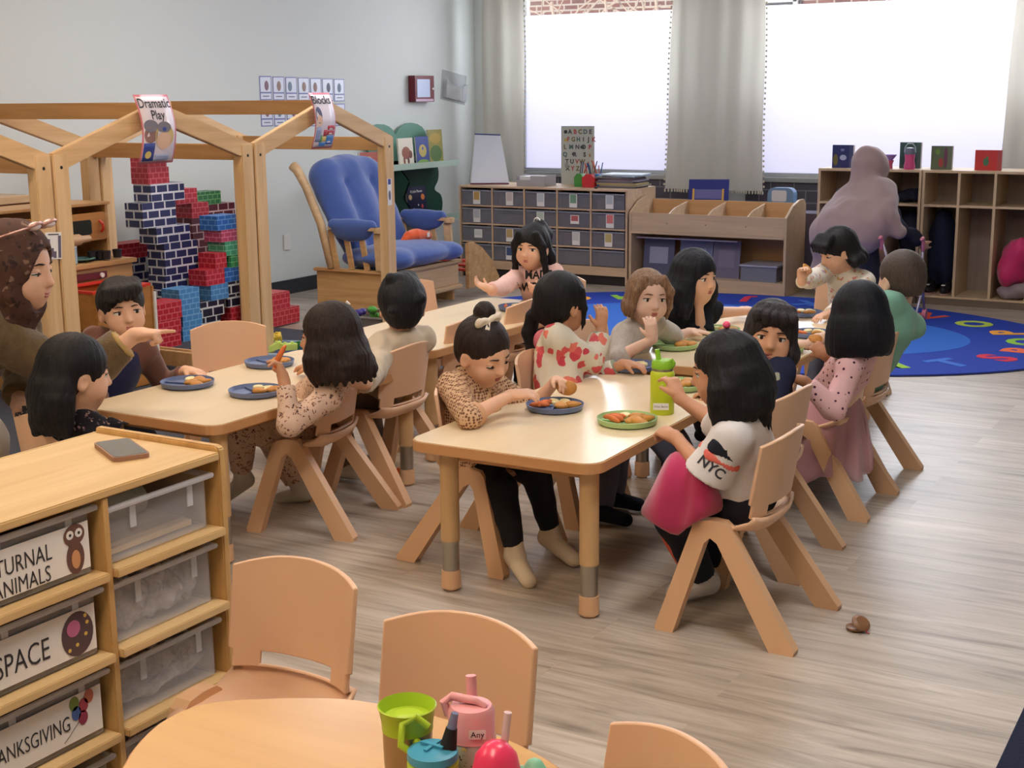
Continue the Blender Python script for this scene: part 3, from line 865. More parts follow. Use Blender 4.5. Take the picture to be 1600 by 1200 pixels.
# blue / lime kids bottle
b = empty('kids_bottle', 'bottle with a blue lid and lime collar in front of the stainless cup', 'bottle', (-1.000, 1.462, .4817))
MB().lathe([(0, 0), (.032, 0), (.033, .09), (0, .09)]).build('body', mat('grey_purple_body', (128, 124, 140), rough=.35), b, smooth=True)
MB().lathe([(.034, .086), (.036, .089), (.036, .112), (.033, .115), (0, .115)], n=32).build('collar', lime, b, smooth=True)
MB().lathe([(.034, .1155), (.036, .118), (.035, .128), (.026, .133), (0, .134)], n=32).build('lid', mat('blue_lid', (72, 158, 190), rough=.35), b, smooth=True)
MB().box(-.018, .018, -.003, .003, .134, .138).box(-.003, .003, -.018, .018, .134, .137).build('lid_ribs', mat('blue_lid', (72, 158, 190)), b)
lp = MB().tube([(-.02, .0, .11), (-.045, -.012, .13), (-.05, .0, .155), (-.035, .012, .165), (-.02, .02, .15)], .0055, n=10)
lp.build('lime_loop', lime, b, smooth=True)
MB().cyl((.018, .012, .132), (.022, .016, .160), .012, .008).build('black_valve', rubber, b, smooth=True)
MB().cyl((.022, .016, .1602), (.026, .019, .182), .007, .005).build('smoky_spout', mat('smoky_silicone', (120, 132, 170), rough=.2, alpha=.7), b, smooth=True)
# pink straw bottle
b = empty('straw_bottle', 'clear printed bottle with a tall pink straw lid and carry handle', 'bottle', (-.985, 1.540, .4817))
MB().lathe([(0, 0), (.032, 0), (.035, .01), (.035, .115), (.033, .125), (0, .125)]).build('body', spots('print_body', (196, 208, 196), [(120, 30, 44), (70, 60, 60), (230, 214, 120)], 90, .22, rough=.15, kind='blob'), b, smooth=True)
pinkp = mat('pink_plastic', (238, 166, 170), rough=.4)
MB().lathe([(.035, .120), (.0335, .124), (.0335, .160), (.029, .168), (.012, .170), (0, .170)], n=32).build('lid', pinkp, b, smooth=True)
MB().tube([(-.031, -.012, .150), (-.037, -.014, .170), (-.026, -.010, .179), (.01, .0, .176), (.022, .004, .168)], .0062, n=10).build('handle', pinkp, b, smooth=True)
MB().cyl((-.006, .012, .167), (-.010, .016, .204), .0078, .0078).build('straw_spout', pinkp, b, smooth=True)
_bl = Vector((-.985, 1.540, .4817)); dv = Vector((-_bl.x, -_bl.y, 0)).normalized()
xr = Vector((0, 0, 1)).cross(dv)
lab_card(b, frame_from(dv * .0342 + Vector((0, 0, .138)) + xr * .008, xr, (0, 0, 1)), .024, .014, 'Any', .012)
# hot pink sippy cup
b = empty('sippy_cup', 'hot pink domed cup with a clear straw', 'cup', (-.912, 1.487, .4817))
MB().lathe([(0, 0), (.03, 0), (.036, .01), (.038, .05), (.036, .10), (.029, .132), (.016, .148), (0, .152)], n=36).build('body', mat('hot_pink', (240, 62, 104), rough=.28, spec=.6), b, smooth=True)
MB().cyl((.0, .02, .13), (.004, .026, .185), .0055).build('straw', mat('clear_straw', (240, 214, 216), rough=.2, alpha=.7), b, smooth=True)
# mint star toy lid
b = empty('mint_cup', 'mint green pointed cup lid at the bottom edge beside the hot pink cup', 'cup', (atZ(835, 1184, .605).x, atZ(835, 1184, .605).y, .4817))
MB().lathe([(0, 0), (.032, 0), (.034, .07), (.024, .095), (.010, .118), (0, .124)], n=24).ell((-.022, 0, .095), (.014, .012, .01)).build('body', mat('mint_plastic', (134, 196, 162), rough=.4), b, smooth=True)

# green flask on the near table
fl = empty('steel_flask', 'lime green insulated flask with a straw lid and name label on the near table', 'bottle', (-1.802, 3.995, .4817))
MB().lathe([(0, 0), (.037, 0), (.039, .004), (.039, .130), (.036, .139), (.0325, .142), (0, .142)], n=32).build('body', mat('lime_paint', (190, 204, 40), rough=.4, bump=.03, bscale=300), fl, smooth=True)
MB().lathe([(.034, .142), (.034, .149), (0, .149)], n=32).build('steel_ring', chrome, fl, smooth=True)
grn = mat('green_lid', (138, 190, 46), rough=.4)
MB().lathe([(.0355, .149), (.036, .152), (.036, .168), (.030, .176), (0, .178)], n=32).build('lid', grn, fl, smooth=True)
MB().cyl((-.014, 0, .174), (-.020, 0, .208), .0085).build('straw_spout', grn, fl, smooth=True)
MB().tube([(.015, 0, .170), (.034, 0, .178), (.040, 0, .168), (.036, 0, .158)], .0055, n=8).build('lid_loop', grn, fl, smooth=True)
dv = Vector((1.802, -3.995, 0)).normalized(); xr = Vector((0, 0, 1)).cross(dv)
lab_card(fl, frame_from(dv * .0397 + Vector((0, 0, .030)) - xr * .004, xr, (0, 0, 1)), .050, .022, 'Omar Barrie', .0085)
MB().tube([xr * .004 + dv * .0393 + Vector((0, 0, .088)), xr * 0 + dv * .0395 + Vector((0, 0, .098)), xr * -.004 + dv * .0393 + Vector((0, 0, .088))], .0010, n=5).ell(dv * .0395 + Vector((0, 0, .101)), (.003, .003, .003), n=8).build('logo', mat('logo_grey', (214, 220, 150), rough=.4), fl)

# castanet on the floor
ca = empty('castanet', 'wooden finger castanet lying half open on the floor at the lower right', 'castanet', (-1.045, 3.665, 0), math.radians(-30))
wl = mat('castanet_wood', (134, 96, 66), rough=.4)
MB().lathe([(0, 0.002), (.018, 0), (.027, .006), (.028, .011), (.022, .012), (.016, .008), (0, .007)], n=28).build('lower_shell', wl, ca, smooth=True)
MB().lathe([(0, 0.010), (.018, .012), (.027, .006), (.028, .002), (.022, .001), (.016, .005), (0, .006)], n=28, M=Matrix.Translation((.012, .006, .022)) @ Matrix.Rotation(math.radians(38), 4, 'Y')).build('upper_shell', wl, ca, smooth=True)
MB().tube([(.026, .004, .012), (.036, .008, .012), (.040, .002, .006), (.048, .006, .004)], .0016, n=6).build('red_elastic', mat('red_cord', (170, 40, 50), rough=.6), ca)
tc_ = atZ(624, 738, .012)
cr = empty('toy_vegetable', 'small orange toy vegetable dropped on the floor between the tables', 'toy', (tc_.x, tc_.y, 0))
MB().ell((0, 0, .016), (.018, .015, .016)).build('orange_half', mat('toy_orange', (240, 110, 40), rough=.35), cr, smooth=True)
MB().ell((.014, 0, .014), (.008, .009, .009)).build('green_tip', mat('toy_green', (60, 130, 60), rough=.35), cr, smooth=True)
# ================================================================== PLAY HOUSE FRAMES
GX0, GX1 = -4.95, -6.10
def beam(mb, p0, p1, w, h, up=(0, 0, 1)):
    p0 = Vector(p0); p1 = Vector(p1); d = p1 - p0
    z = Vector(up); x = d.normalized(); y = z.cross(x).normalized(); z = x.cross(y)
    M = Matrix.Identity(4)
    for i in range(3): M[i][0] = x[i]; M[i][1] = y[i]; M[i][2] = z[i]; M[i][3] = (p0[i] + p1[i]) / 2
    L = d.length
    return mb.box(-L / 2, L / 2, -w / 2, w / 2, -h / 2, h / 2, M=M)
def house(y0, y1, label, rail=True, left=True):
    t = empty('play_house_frame', label, 'play house', (GX0, (y0 + y1) / 2, 0))
    o = t.location; ym = (y0 + y1) / 2; EV, AP = 1.215, 1.435
    for X in (GX0, GX1):
        s = 1 if X == GX0 else -1
        for k, yy in enumerate((y0 + .045, y1 - .045)):
            if k == 0 and not left: continue
            mb = MB().box(X - .03, X + .03, yy - .044, yy + .044, 0, EV + .04)
            p = rel(mb, o).build('post', pine_z, t, bevel=.004)
            if X == GX0:
                rel(MB().cyl((X + .0301, yy, EV - .02), (X + .0306, yy, EV - .02), .008, n=12), o).build('bolt_hole', rubber, p)
        for a, c in ((y0 + .02, ym + .012), (y1 - .02, ym - .012)):
            mb = MB(); beam(mb, (X + .008 * s, a, EV + .0), (X + .008 * s, c, AP), .035, .088)
            rel(mb, o).build('rafter', pine_y, t, bevel=.003)
    for yy, z, nm in ((ym, AP + .0, 'ridge_beam'), (y0 + .03, EV - .005, 'eave_beam'), (y1 - .03, EV - .005, 'eave_beam')):
        if nm == 'eave_beam' and yy < ym and not left: continue
        rel(MB().box(GX1, GX0 - .01, yy - .018, yy + .018, z - .04, z + .04), o).build(nm, pine_x, t, bevel=.002)
    if rail:
        for yy in ((y1 - .045),):
            rel(MB().box(GX1 + .031, GX0 - .031, yy - .035, yy - .005, .02, .105).box(GX1 + .031, GX0 - .031, yy - .005, yy + .018, .06, .115), o).build('base_rail', pine_y, t, bevel=.003)
    return t
house(3.10, 4.305, 'wooden play house frame cut by the left edge of the photo', rail=False)
house(4.315, 5.655, 'wooden play house frame with the Dramatic Play poster on its ridge')
house(5.665, 6.93, 'wooden play house frame with the Blocks poster on its ridge', rail=False)

def poster(px, py, w, h, bend, X, name, label, draw):
    """curled sheet hanging in the plane x = X, its top-left corner at the pixel"""
    p = atX(px, py, X); t = empty('poster', label, 'poster', (X, p.y + w / 2, p.z - h))
    def S(u, v, off=0.0):      # u 0..1 left-right, v 0..1 bottom-top
        return Vector((bend * math.sin(math.pi * v) * .6 + .012 * math.sin(3 * v) + off, (u - .5) * w + .10 * w * (v - .5) * -1.0 + .018 * math.sin(2.6 * v), v * h))
    def patch(nm, u0, u1, v0, v1, m_, off, n=10, par=None):
        g = [[S(u0 + (u1 - u0) * j / 4, v0 + (v1 - v0) * i / n, off) for j in range(5)] for i in range(n + 1)]
        return MB().sheet(g, .0006).build(nm, m_, par or t, smooth='all')
    def blob(nm, u, v, ru, rv, m_, off, a0=0, a1=360, par=None):
        mb = MB(); n = 20
        pts = [S(u + ru * math.cos(math.radians(a0 + (a1 - a0) * k / n)), v + rv * math.sin(math.radians(a0 + (a1 - a0) * k / n)), off) for k in range(n + (0 if a1 - a0 == 360 else 1))]
        mb.b.faces.new([mb.b.verts.new(q) for q in pts]); return mb.build(nm, m_, par or t)
    def words(nm, s, u, v, size, m_, off, sx=1.0, par=None):
        me = text_mesh(s, size, 0, bold=.0008)
        for q in me.vertices: q.co = S(u + q.co.x * sx / w, v + q.co.y / h, off)
        return link_mesh(nm, me, m_, par or t)
    draw(patch, blob, words)
    return t
paper = mat('laminated_paper', (226, 216, 226), rough=.22, spec=.6)
pinkb = mat('poster_border', (206, 120, 134), rough=.3)
def dp(patch, blob, words):
    patch('border', -.0, 1.0, .0, 1, pinkb, 0); s = patch('sheet', .045, .955, .03, .97, paper, .0012)
    words('lettering', 'Dramatic', .5, .87, .062, ink, .003, .9, s); words('lettering', 'Play', .52, .70, .062, ink, .003, .9, s)
    g = mat('print_grey', (120, 116, 128), rough=.5); bl = mat('print_blue', (52, 70, 150), rough=.5); sk = mat('print_skin', (226, 190, 164), rough=.5); br_ = mat('print_brown', (150, 112, 104), rough=.5)
    ye = mat('print_yellow', (226, 204, 120), rough=.5); tan = mat('print_blonde', (206, 184, 124), rough=.5)
    blob('printed_face', .24, .42, .19, .12, br_, .0024, par=s); blob('printed_cap', .26, .55, .21, .09, g, .0028, par=s)
    patch('printed_uniform', .05, .38, .04, .30, bl, .0024, 4, s); blob('printed_star', .21, .13, .09, .055, ye, .003, par=s)
    blob('printed_hair', .64, .40, .27, .19, tan, .0030, par=s); blob('printed_face', .63, .33, .21, .13, sk, .0036, par=s)
    blob('printed_crown', .64, .53, .20, .08, g, .0038, par=s); blob('printed_gem', .64, .50, .06, .03, bl, .0042, par=s)
    patch('printed_dress', .40, .82, .04, .13, mat('print_pale_blue', (150, 160, 196), rough=.5), .0026, 3, s)
poster(207, 148, .225, .325, .03, GX0 + .045, 'poster', 'curled Dramatic Play poster with two printed children on the left ridge', dp)
def bk(patch, blob, words):
    patch('border', 0, 1, 0, 1, pinkb, 0); s = patch('sheet', .045, .955, .03, .965, paper, .0012)
    words('lettering', 'Blocks', .46, .865, .062, ink, .003, 1.0, s)
    sk = mat('print_skin', (226, 190, 164)); hr = mat('print_dark_hair', (84, 86, 120), rough=.5); rd = mat('print_red', (190, 70, 84), rough=.5); bl = mat('print_blue2', (70, 130, 196), rough=.5)
    blob('printed_hair', .20, .60, .15, .15, hr, .0024, par=s); blob('printed_face', .22, .50, .13, .10, sk, .003, par=s)
    patch('printed_overalls', .06, .30, .12, .38, mat('print_pale_blue', (150, 160, 196)), .0026, 4, s)
    for (u0, u1, v0, v1, m_) in ((.60, .93, .33, .41, rd), (.60, .93, .24, .32, rd), (.60, .93, .07, .23, bl), (.43, .59, .22, .33, rd), (.40, .59, .12, .215, mat('print_yellow', (226, 204, 120))), (.28, .40, .10, .24, mat('print_green', (90, 150, 90), rough=.5)), (.3, .6, .04, .11, bl)):
        patch('printed_block', u0, u1, v0, v1, m_, .0024, 3, s)
    for v in (.27, .355, .12): blob('printed_arch', .76, v - .02, .09, .03, paper, .003, 0, 180, par=s)
poster(481, 145, .185, .305, .03, GX0 + .045, 'poster', 'curled Blocks poster with a printed child and toy blocks on the middle ridge', bk)
# small picture cards taped to posts
c = atX(84, 384, GX0 + .034)
k = empty('picture_card', 'small white building picture card taped to the left wooden post', 'card', (GX0 + .032, c.y, c.z))
MB().box(0, .001, -.046, .046, -.060, .060, M=Matrix.Rotation(-.07, 4, 'X')).build('card', mat('white_card', (236, 234, 234), rough=.3), k)
for (a, bb_, e, f) in ((-.04, -.02, -.05, .03), (-.02, .0, -.05, -.01), (.0, .015, -.055, -.025), (.026, .042, -.055, .045)):
    MB().box(.0012, .0018, a, bb_, e, f, M=Matrix.Rotation(-.07, 4, 'X')).build('printed_tower', mat('print_slate', (104, 96, 116), rough=.5), k)
MB().box(.0012, .0018, -.03, .03, .048, .053, M=Matrix.Rotation(-.07, 4, 'X')).build('printed_line', ink, k)
c = atX(609, 300, GX0 + .034)
k = empty('picture_card', 'narrow blue and white card taped to the right wooden post', 'card', (GX0 + .032, c.y, c.z))
MB().box(0, .001, -.022, .022, -.08, .08).build('card', mat('white_card', (236, 234, 234)), k)
MB().box(.0012, .0018, -.014, .014, .045, .078).build('printed_band', mat('print_blue', (52, 70, 150)), k)
MB().ell((.0014, 0, -.02), (.0006, .012, .03)).build('printed_figure', mat('print_slate', (104, 96, 116)), k)

# ================================================================== CARDBOARD BLOCKS
BM = {
 'navy': brickmat('navy_brick_print', (40, 44, 92), (226, 226, 232), .10, .054, .0065),
 'black': brickmat('dark_brick_print', (28, 26, 48), (222, 220, 214), .10, .060, .0065),
 'maroon': brickmat('maroon_brick_print', (92, 30, 42), (206, 176, 172), .10, .056, .0055),
 'red': brickmat('red_brick_print', (186, 28, 46), (216, 96, 104), .048, .034, .0035),
 'green': brickmat('green_brick_print', (40, 104, 58), (110, 170, 100), .048, .034, .003),
 'mint': brickmat('mint_brick_print', (76, 170, 130), (150, 215, 180), .06, .034, .003),
 'lime': brickmat('bright_green_brick_print', (60, 160, 96), (140, 210, 140), .06, .034, .003),
 'pink': brickmat('pink_brick_print', (196, 76, 112), (232, 150, 176), .06, .03, .003),
 'blue': brickmat('blue_brick_print', (44, 106, 190), (120, 170, 226), .06, .034, .003),
 'sky': brickmat('sky_brick_print', (74, 138, 196), (130, 180, 220), .055, .034, .003)}
def block(X, x0, x1, zt, zb, col, label, group, dep=.15):
    """front face in the plane x = X between two pixel columns"""
    zz = (zt + zb) / 2
    pym = None
    def Y(px):
        # y where the vertical plane through the pixel column meets the face at this height
        lo, hi = 0, 1200
        for _ in range(24):
            md = (lo + hi) / 2
            if atX(px, md, X).z > zz: lo = md
            else: hi = md
        return atX(px, (lo + hi) / 2, X).y
    y0, y1 = Y(x0), Y(x1)
    mb = MB().box(X - dep, X, y0, y1, zb, zt - .0012)
    o = (X - dep / 2, (y0 + y1) / 2, zb)
    rel(mb, o)
    b_ = mb.build('cardboard_block', BM[col], None, uv=True, bevel=0.0)
    b_.location = o
    tag(b_, label, 'block', group)
    return b_
def stack(X, items, where, dep=.15, z0=.009):
    """items bottom to top: (x0, x1, top pixel y at x0, colour)"""
    z = z0
    for n_, (x0, x1, py, col) in enumerate(items):
        zt = atX(x0, py, X).z
        if zt < z + .02: zt = z + .1
        names = {'navy': 'navy blue', 'black': 'dark navy', 'sky': 'pale blue', 'lime': 'bright green', 'mint': 'mint green'}
        g = '%s brick-print blocks %s' % (names.get(col, col), where)
        block(X, x0, x1, zt, z, col, '%s brick-print cardboard block %s' % (names.get(col, col), where), g, dep)
        z = zt
stack(-6.34, [(259, 310, 500, 'navy'), (259, 310, 478, 'navy'), (259, 310, 455, 'navy'), (259, 310, 432, 'navy'), (259, 310, 406, 'navy'), (257, 309, 381, 'navy'), (245, 297, 355, 'navy'), (223, 275, 318, 'navy'), (236, 288, 288, 'navy'), (232, 264, 262, 'red'), (231, 260, 246, 'red')], 'in the tallest tower')
stack(-6.50, [(308, 336, 512, 'maroon'), (308, 336, 489, 'maroon'), (308, 336, 465, 'maroon'), (308, 336, 441, 'maroon'), (308, 336, 417, 'maroon'), (303, 334, 393, 'maroon'), (300, 331, 369, 'maroon'), (300, 326, 350, 'red'), (276, 308, 327, 'red')], 'in the column right of the tall navy tower')
stack(-6.62, [(325, 370, 500, 'maroon'), (325, 370, 475, 'maroon'), (325, 370, 450, 'maroon'), (325, 370, 425, 'maroon'), (325, 370, 400, 'maroon'), (325, 370, 372, 'maroon'), (318, 368, 345, 'maroon'), (315, 367, 321, 'maroon'), (304, 345, 301, 'green')], 'in the rear right column under the green block', dep=.13)
stack(-6.18, [(347, 383, 509, 'maroon'), (361, 381, 480, 'red'), (356, 382, 461, 'black'), (356, 382, 441, 'black'), (350, 379, 420, 'blue'), (361, 379, 399, 'lime'), (352, 377, 378, 'mint'), (346, 375, 360, 'pink'), (339, 374, 338, 'blue')], 'in the coloured tower beside the middle post')
stack(-6.16, [(298, 345, 528, 'black'), (298, 350, 509, 'black'), (330, 357, 487, 'sky'), (322, 351, 466, 'red'), (337, 354, 443, 'red')], 'in the low pile between the towers')
stack(-6.06, [(286, 316, 512, 'sky'), (286, 316, 494, 'sky'), (281, 312, 453, 'sky')], 'standing in front of the navy tower')
stack(-6.0, [(245, 283, 524, 'red'), (245, 283, 503, 'red'), (243, 284, 475, 'red')], 'stacked beside the play sink')
stack(-6.62, [(212, 244, 500, 'maroon'), (212, 246, 476, 'maroon'), (212, 252, 452, 'maroon'), (208, 241, 427, 'navy'), (208, 228, 404, 'navy'), (172, 238, 384, 'red')], 'in the stack behind the play stove')
stack(-5.92, [(421, 468, 506, 'red'), (421, 468, 487, 'red'), (416, 453, 461, 'red')], 'stacked right of the middle post', dep=.17)
stack(-6.7, [(398, 418, 482, 'black'), (398, 418, 458, 'black'), (398, 418, 434, 'black')], 'peeping out behind the middle post', dep=.12)

# ================================================================== PLAY KITCHEN
kx = -5.66
kw = wood('kitchen_maple', (176, 130, 78), (206, 162, 108), 'y', rough=.45)
kwo = wood('kitchen_orange', (166, 108, 48), (192, 134, 68), 'y', rough=.45)
YK0, YK1 = 4.70, atX(212, 402, kx).y
zc = atX(212, 402, kx).z
st = empty('play_stove', 'wooden play stove with microwave hutch, knobs and dark oven door', 'play kitchen', (kx - .2, (YK0 + YK1) / 2, 0)); o = st.location
rel(MB().box(kx - .40, kx - .01, YK0 + .01, YK1 - .02, .01, zc - .025), o).build('body', kw, st)
rel(MB().box(kx - .42, kx + .012, YK0, YK1, zc - .024, zc), o).build('counter', kw, st, bevel=.003)
ov = rel(MB().prism(rrect(YK0 + .05, YK1 - .07, .09, zc - .12, .03), kx - .0098, kx + .006, 'x'), o).build('oven_door', kw, st)
rel(MB().prism(rrect(YK0 + .10, YK1 - .12, .14, zc - .17, .03), kx + .0062, kx + .009, 'x'), o).build('oven_glass', mat('play_glass', (44, 44, 38), rough=.2), ov)
rel(MB().box(kx - .0098, kx + .006, YK0 + .12, YK1 - .22, zc - .085, zc - .050), o).build('control_strip', mat('maroon_strip', (98, 34, 44), rough=.4), st)
for yy in (YK0 + .20, YK1 - .26): rel(MB().cyl((kx + .0062, yy, zc - .067), (kx + .016, yy, zc - .067), .013, n=14), o).build('knob', mat('white_knob', (235, 232, 225), rough=.3), st, smooth=True)
for yy, xx in ((YK0 + .14, -.12), (YK0 + .14, -.28), (YK1 - .20, -.12), (YK1 - .20, -.28)):
    rel(MB().cyl((kx + xx, yy, zc + .0005), (kx + xx, yy, zc + .006), .055), o).build('burner', mat('black_burner', (34, 32, 34), rough=.5), st, smooth=True)
hz0, hz1 = zc, atX(168, 319, kx - .14).z; hy1 = atX(168, 330, kx - .14).y; hy0 = YK0
hx = kx - .14
rel(MB().box(hx - .25, hx, hy1 - .018, hy1, hz0, hz1).box(hx - .25, hx - .235, hy0, hy1 - .018, hz0, hz1).box(hx - .25, hx, hy0, hy0 + .018, hz0, hz1), o).build('hutch', kw, st)
rel(MB().box(hx - .26, hx + .012, hy0 - .01, hy1 + .012, hz1 + .0005, hz1 + .016), o).build('hutch_top', kw, st, bevel=.002)
mz0 = atX(168, 373, hx).z; mz1 = atX(168, 330, hx).z
mw = rel(MB().prism(rrect(hy0 + .02, hy1 - .02, mz0, mz1, .02), hx - .02, hx + .008, 'x'), o).build('microwave_door', kwo, st, bevel=.002)
rel(MB().prism(rrect(hy0 + .06, hy1 - .13, mz0 + .035, mz1 - .035, .015), hx + .0083, hx + .010, 'x'), o).build('microwave_glass', mat('play_glass', (44, 44, 38)), mw)
rel(MB().tube([(hx + .008, hy1 - .07, mz1 - .045), (hx + .026, hy1 - .067, mz1 - .06), (hx + .026, hy1 - .062, mz0 + .06), (hx + .008, hy1 - .06, mz0 + .045)], .008), o).build('red_handle', mat('red_handle', (206, 60, 40), rough=.4), mw, smooth=True)
# things on the counter
p = Vector((kx - .06, atX(111, 405, kx - .06).y, zc + .0065))
b = empty('toy_can', 'pale blue toy can on the play stove counter beside the left post', 'toy', p); MB().cyl((0, 0, 0), (0, 0, .085), .033).build('body', mat('toy_can_blue', (150, 172, 186), rough=.4), b, smooth=True)
MB().cyl((0, 0, .0852), (0, 0, .090), .034).build('can_lid', mat('can_lid', (205, 206, 206), rough=.3), b, smooth=True)
p = Vector((kx - .07, atX(113, 390, kx - .07).y, zc + .125))
b = empty('rolling_pin', 'wooden toy rolling pin lying on the blue toy can', 'toy', p)
MB().lathe([(0, -.11), (.02, -.10), (.03, -.06), (.03, .05), (.02, .07), (.018, .12), (.010, .13), (0, .132)], n=20, M=Matrix.Rotation(math.radians(-90), 4, 'X')).build('body', wood('pin_wood', (186, 148, 108), (208, 172, 130), 'y'), b, smooth=True)
for k, (px, py, dx) in enumerate(((144, 397, -.1), (157, 396, -.08), (166, 398, -.04), (183, 394, -.05))):
    y_ = atX(px, py, kx + dx).y
    b = empty('toy_cup', 'small dark toy cup on the play stove counter', 'toy', (kx + dx, y_, zc + .0065), group='dark toy cups on the stove')
    MB().lathe([(0, 0), (.022, 0), (.026, .045), (.022, .045), (.019, .006), (0, .006)]).build('cup_body', mat('dark_toy', (40, 36, 42), rough=.4), b, smooth=True)
y_ = atX(128, 404, kx - .1).y
b = tag(MB().lathe([(0, 0), (.04, 0), (.07, .012), (.068, .015), (.04, .005), (0, .004)]).build('toy_plate', mat('teal_toy', (90, 132, 126), rough=.4), None, smooth=True, loc=(kx - .1, y_, zc + .0065)), 'flat teal toy plate on the play stove counter', 'toy')
# sink unit in front
sx = -5.30; sy0, sy1 = atX(150, 460, sx).y, atX(241, 460, sx).y; sz = atX(235, 447, sx).z
sk = empty('play_sink', 'wooden play sink unit with a red basin', 'play kitchen', (sx - .19, (sy0 + sy1) / 2, 0)); o = sk.location
rel(MB().box(sx - .36, sx - .34, sy0, sy1, .012, sz).box(sx - .339, sx, sy1 - .02, sy1, .012, sz).box(sx - .339, sx - .02, sy0 + .0, sy0 + .02, sz - .19, sz).box(sx - .339, sx - .02, sy0 + .0201, sy1 - .0201, sz - .21, sz - .19), o).build('carcass', kwo, sk, bevel=.002)
rel(MB().box(sx - .0199, sx, sy0, sy1 - .021, .012, sz), o).build('front_panel', kwo, sk, bevel=.002)
rdb = mat('red_basin', (214, 62, 48), rough=.35)
rel(MB().box(sx - .335, sx - .03, sy0 + .021, sy1 - .021, sz - .09, sz - .085).box(sx - .34, sx - .02, sy0 - .004, sy0 + .03, sz + .0005, sz + .014).box(sx - .34, sx - .02, sy1 - .05, sy1 + .0, sz + .0005, sz + .014).box(sx - .345, sx - .31, sy0 + .0301, sy1 - .0501, sz + .0005, sz + .014).box(sx - .05, sx - .0, sy0 + .0301, sy1 - .0501, sz + .0005, sz + .014), o).build('red_basin', rdb, sk, bevel=.002)
rel(MB().box(sx + .0005, sx + .010, sy1 - .012, sy1 + .004, .10, sz - .03), o).build('white_hinge_strip', mat('white_knob', (235, 232, 225)), sk)
# tall cupboard at the far left
cy1 = atX(52, 320, -6.2).y; cz = atX(30, 306, -6.2).z
cb_ = empty('play_cupboard', 'orange wooden play cupboard behind the teacher', 'cupboard', (-6.45, cy1 - .5, 0)); o = cb_.location
rel(MB().box(-6.7, -6.2, cy1 - .95, cy1 - .02, .012, cz - .04), o).build('body', kwo, cb_)
rel(MB().box(-6.72, -6.18, cy1 - .97, cy1, cz - .0398, cz + .0), o).build('top', wood('pale_top', (200, 168, 130), (216, 186, 150), 'y'), cb_, bevel=.003)
rel(MB().box(-6.7, -6.19, cy1 - .0198, cy1 - .002, .012, cz - .04), o).build('side_panel', kw, cb_)

# ================================================================== GLIDER CHAIR
gl_ = empty('glider_chair', 'wooden glider chair with thick blue cushions in the far corner', 'armchair', (-5.85, 8.05, 0)); o = gl_.location
bw_ = wood('glider_wood', (184, 138, 86), (214, 172, 120), 'x', rough=.42)
bwl = wood('glider_side', (196, 160, 116), (218, 184, 140), 'y', rough=.42)
fx = -5.50; gy0, gy1 = 7.62, 8.52; gxb = -6.12
rel(MB().box(gxb, fx - .02, gy0 + .02, gy0 + .05, .01, .29), o).build('side_panel', bw_, gl_, bevel=.003)
rel(MB().box(gxb - .02, fx, gy0, gy0 + .07, .2905, .315), o).build('side_rail', bw_, gl_, bevel=.008)
rel(MB().box(gxb, fx - .02, gy1 - .05, gy1 - .02, .01, .29), o).build('side_panel', bw_, gl_, bevel=.003)
rel(MB().box(fx - .019, fx + .005, gy0 + .071, gy1, .13, .285), o).build('front_panel', bwl, gl_, bevel=.003)
rel(MB().box(fx - .02, fx + .03, gy0 + .071, gy1 + .02, .2855, .312), o).build('front_rail', bwl, gl_, bevel=.008)
rel(MB().box(fx - .02, fx + .03, gy0 + .071, gy1 + .02, .095, .1295), o).build('lower_rail', bwl, gl_, bevel=.008)
# seat frame, arms
for yy in (gy0 + .015, gy1 - .015):
    s_ = 1 if yy < 8 else -1
    am = rel(MB().box(-5.98, fx - .06, yy - .035, yy + .035, .59, .615).cyl((fx - .06, yy, .575), (fx - .06, yy, .615), .04), o).build('armrest', bwl, gl_, bevel=.004)
    mb = MB(); beam(mb, (fx - .06, yy, .3155), (fx - .075, yy, .575), .035, .06, up=(1, 0, 0)); rel(mb, o).build('arm_post', bwl, gl_, bevel=.006)
    for q in range(3):
        xx = -5.98 + q * .13
        mb = MB(); beam(mb, (xx + .05, yy, .3155), (xx, yy, .588), .016, .045, up=(1, 0, 0)); rel(mb, o).build('spindle', bw_, gl_, bevel=.003)
    mb = MB(); mb.tube([(-5.98, yy, .316), (-6.06, yy, .62), (-6.18, yy, .88), (-6.25, yy, .99), (-6.29, yy, 1.02)], [.028, .03, .03, .034, .036], n=10); rel(mb, o).build('back_post', bwl, gl_, smooth='all')
navy_c = mat('blue_cushion', (66, 92, 158), rough=.85, sheen=.4, bump=.08, bscale=250)
def sdfobj(s, name, m_, par, label=None): return s.obj(name, m_, par, par.location if par else (0, 0, 0), label)
# back cushion: a tall pillow with a deep centre panel
s = SDF(.012)
bc0 = np.array([-5.92, (gy0 + gy1) / 2, .44]); bc1 = np.array([-6.16, (gy0 + gy1) / 2, .96]); up_ = (bc1 - bc0) / np.linalg.norm(bc1 - bc0); nrm = np.array([up_[2], 0, -up_[0]])
Rm = np.stack([nrm, [0, 1, 0], up_], 1); ccen = (bc0 + bc1) / 2
s.ell(ccen, (.085, .40, .40), Rm, k=.0)
s.ell(ccen + up_ * .10, (.085, .36, .30), Rm, k=.05)
for dy in (-.26, .26): s.cone(bc0 + [0.02, dy, 0], bc1 + [.0, dy * 1.0, -.02], .085, .105, .05)
s.cone(bc0 + [0.02, 0, .0], bc1 + [0, 0, .0], .10, .10, .05)
s.cone(bc1 + [0, -.2, .0], bc1 + [0, .2, .0], .09, .09, .06)
for dy in (-.15, .15): s.chain([bc0 + nrm * .13 + [0, dy * 1.1, .0], (bc0 + bc1) / 2 + nrm * .135 + [0, dy, 0], bc1 + nrm * .13 + [0, dy * 1.0, -.12]], [.03, .032, .012], .045, 's')
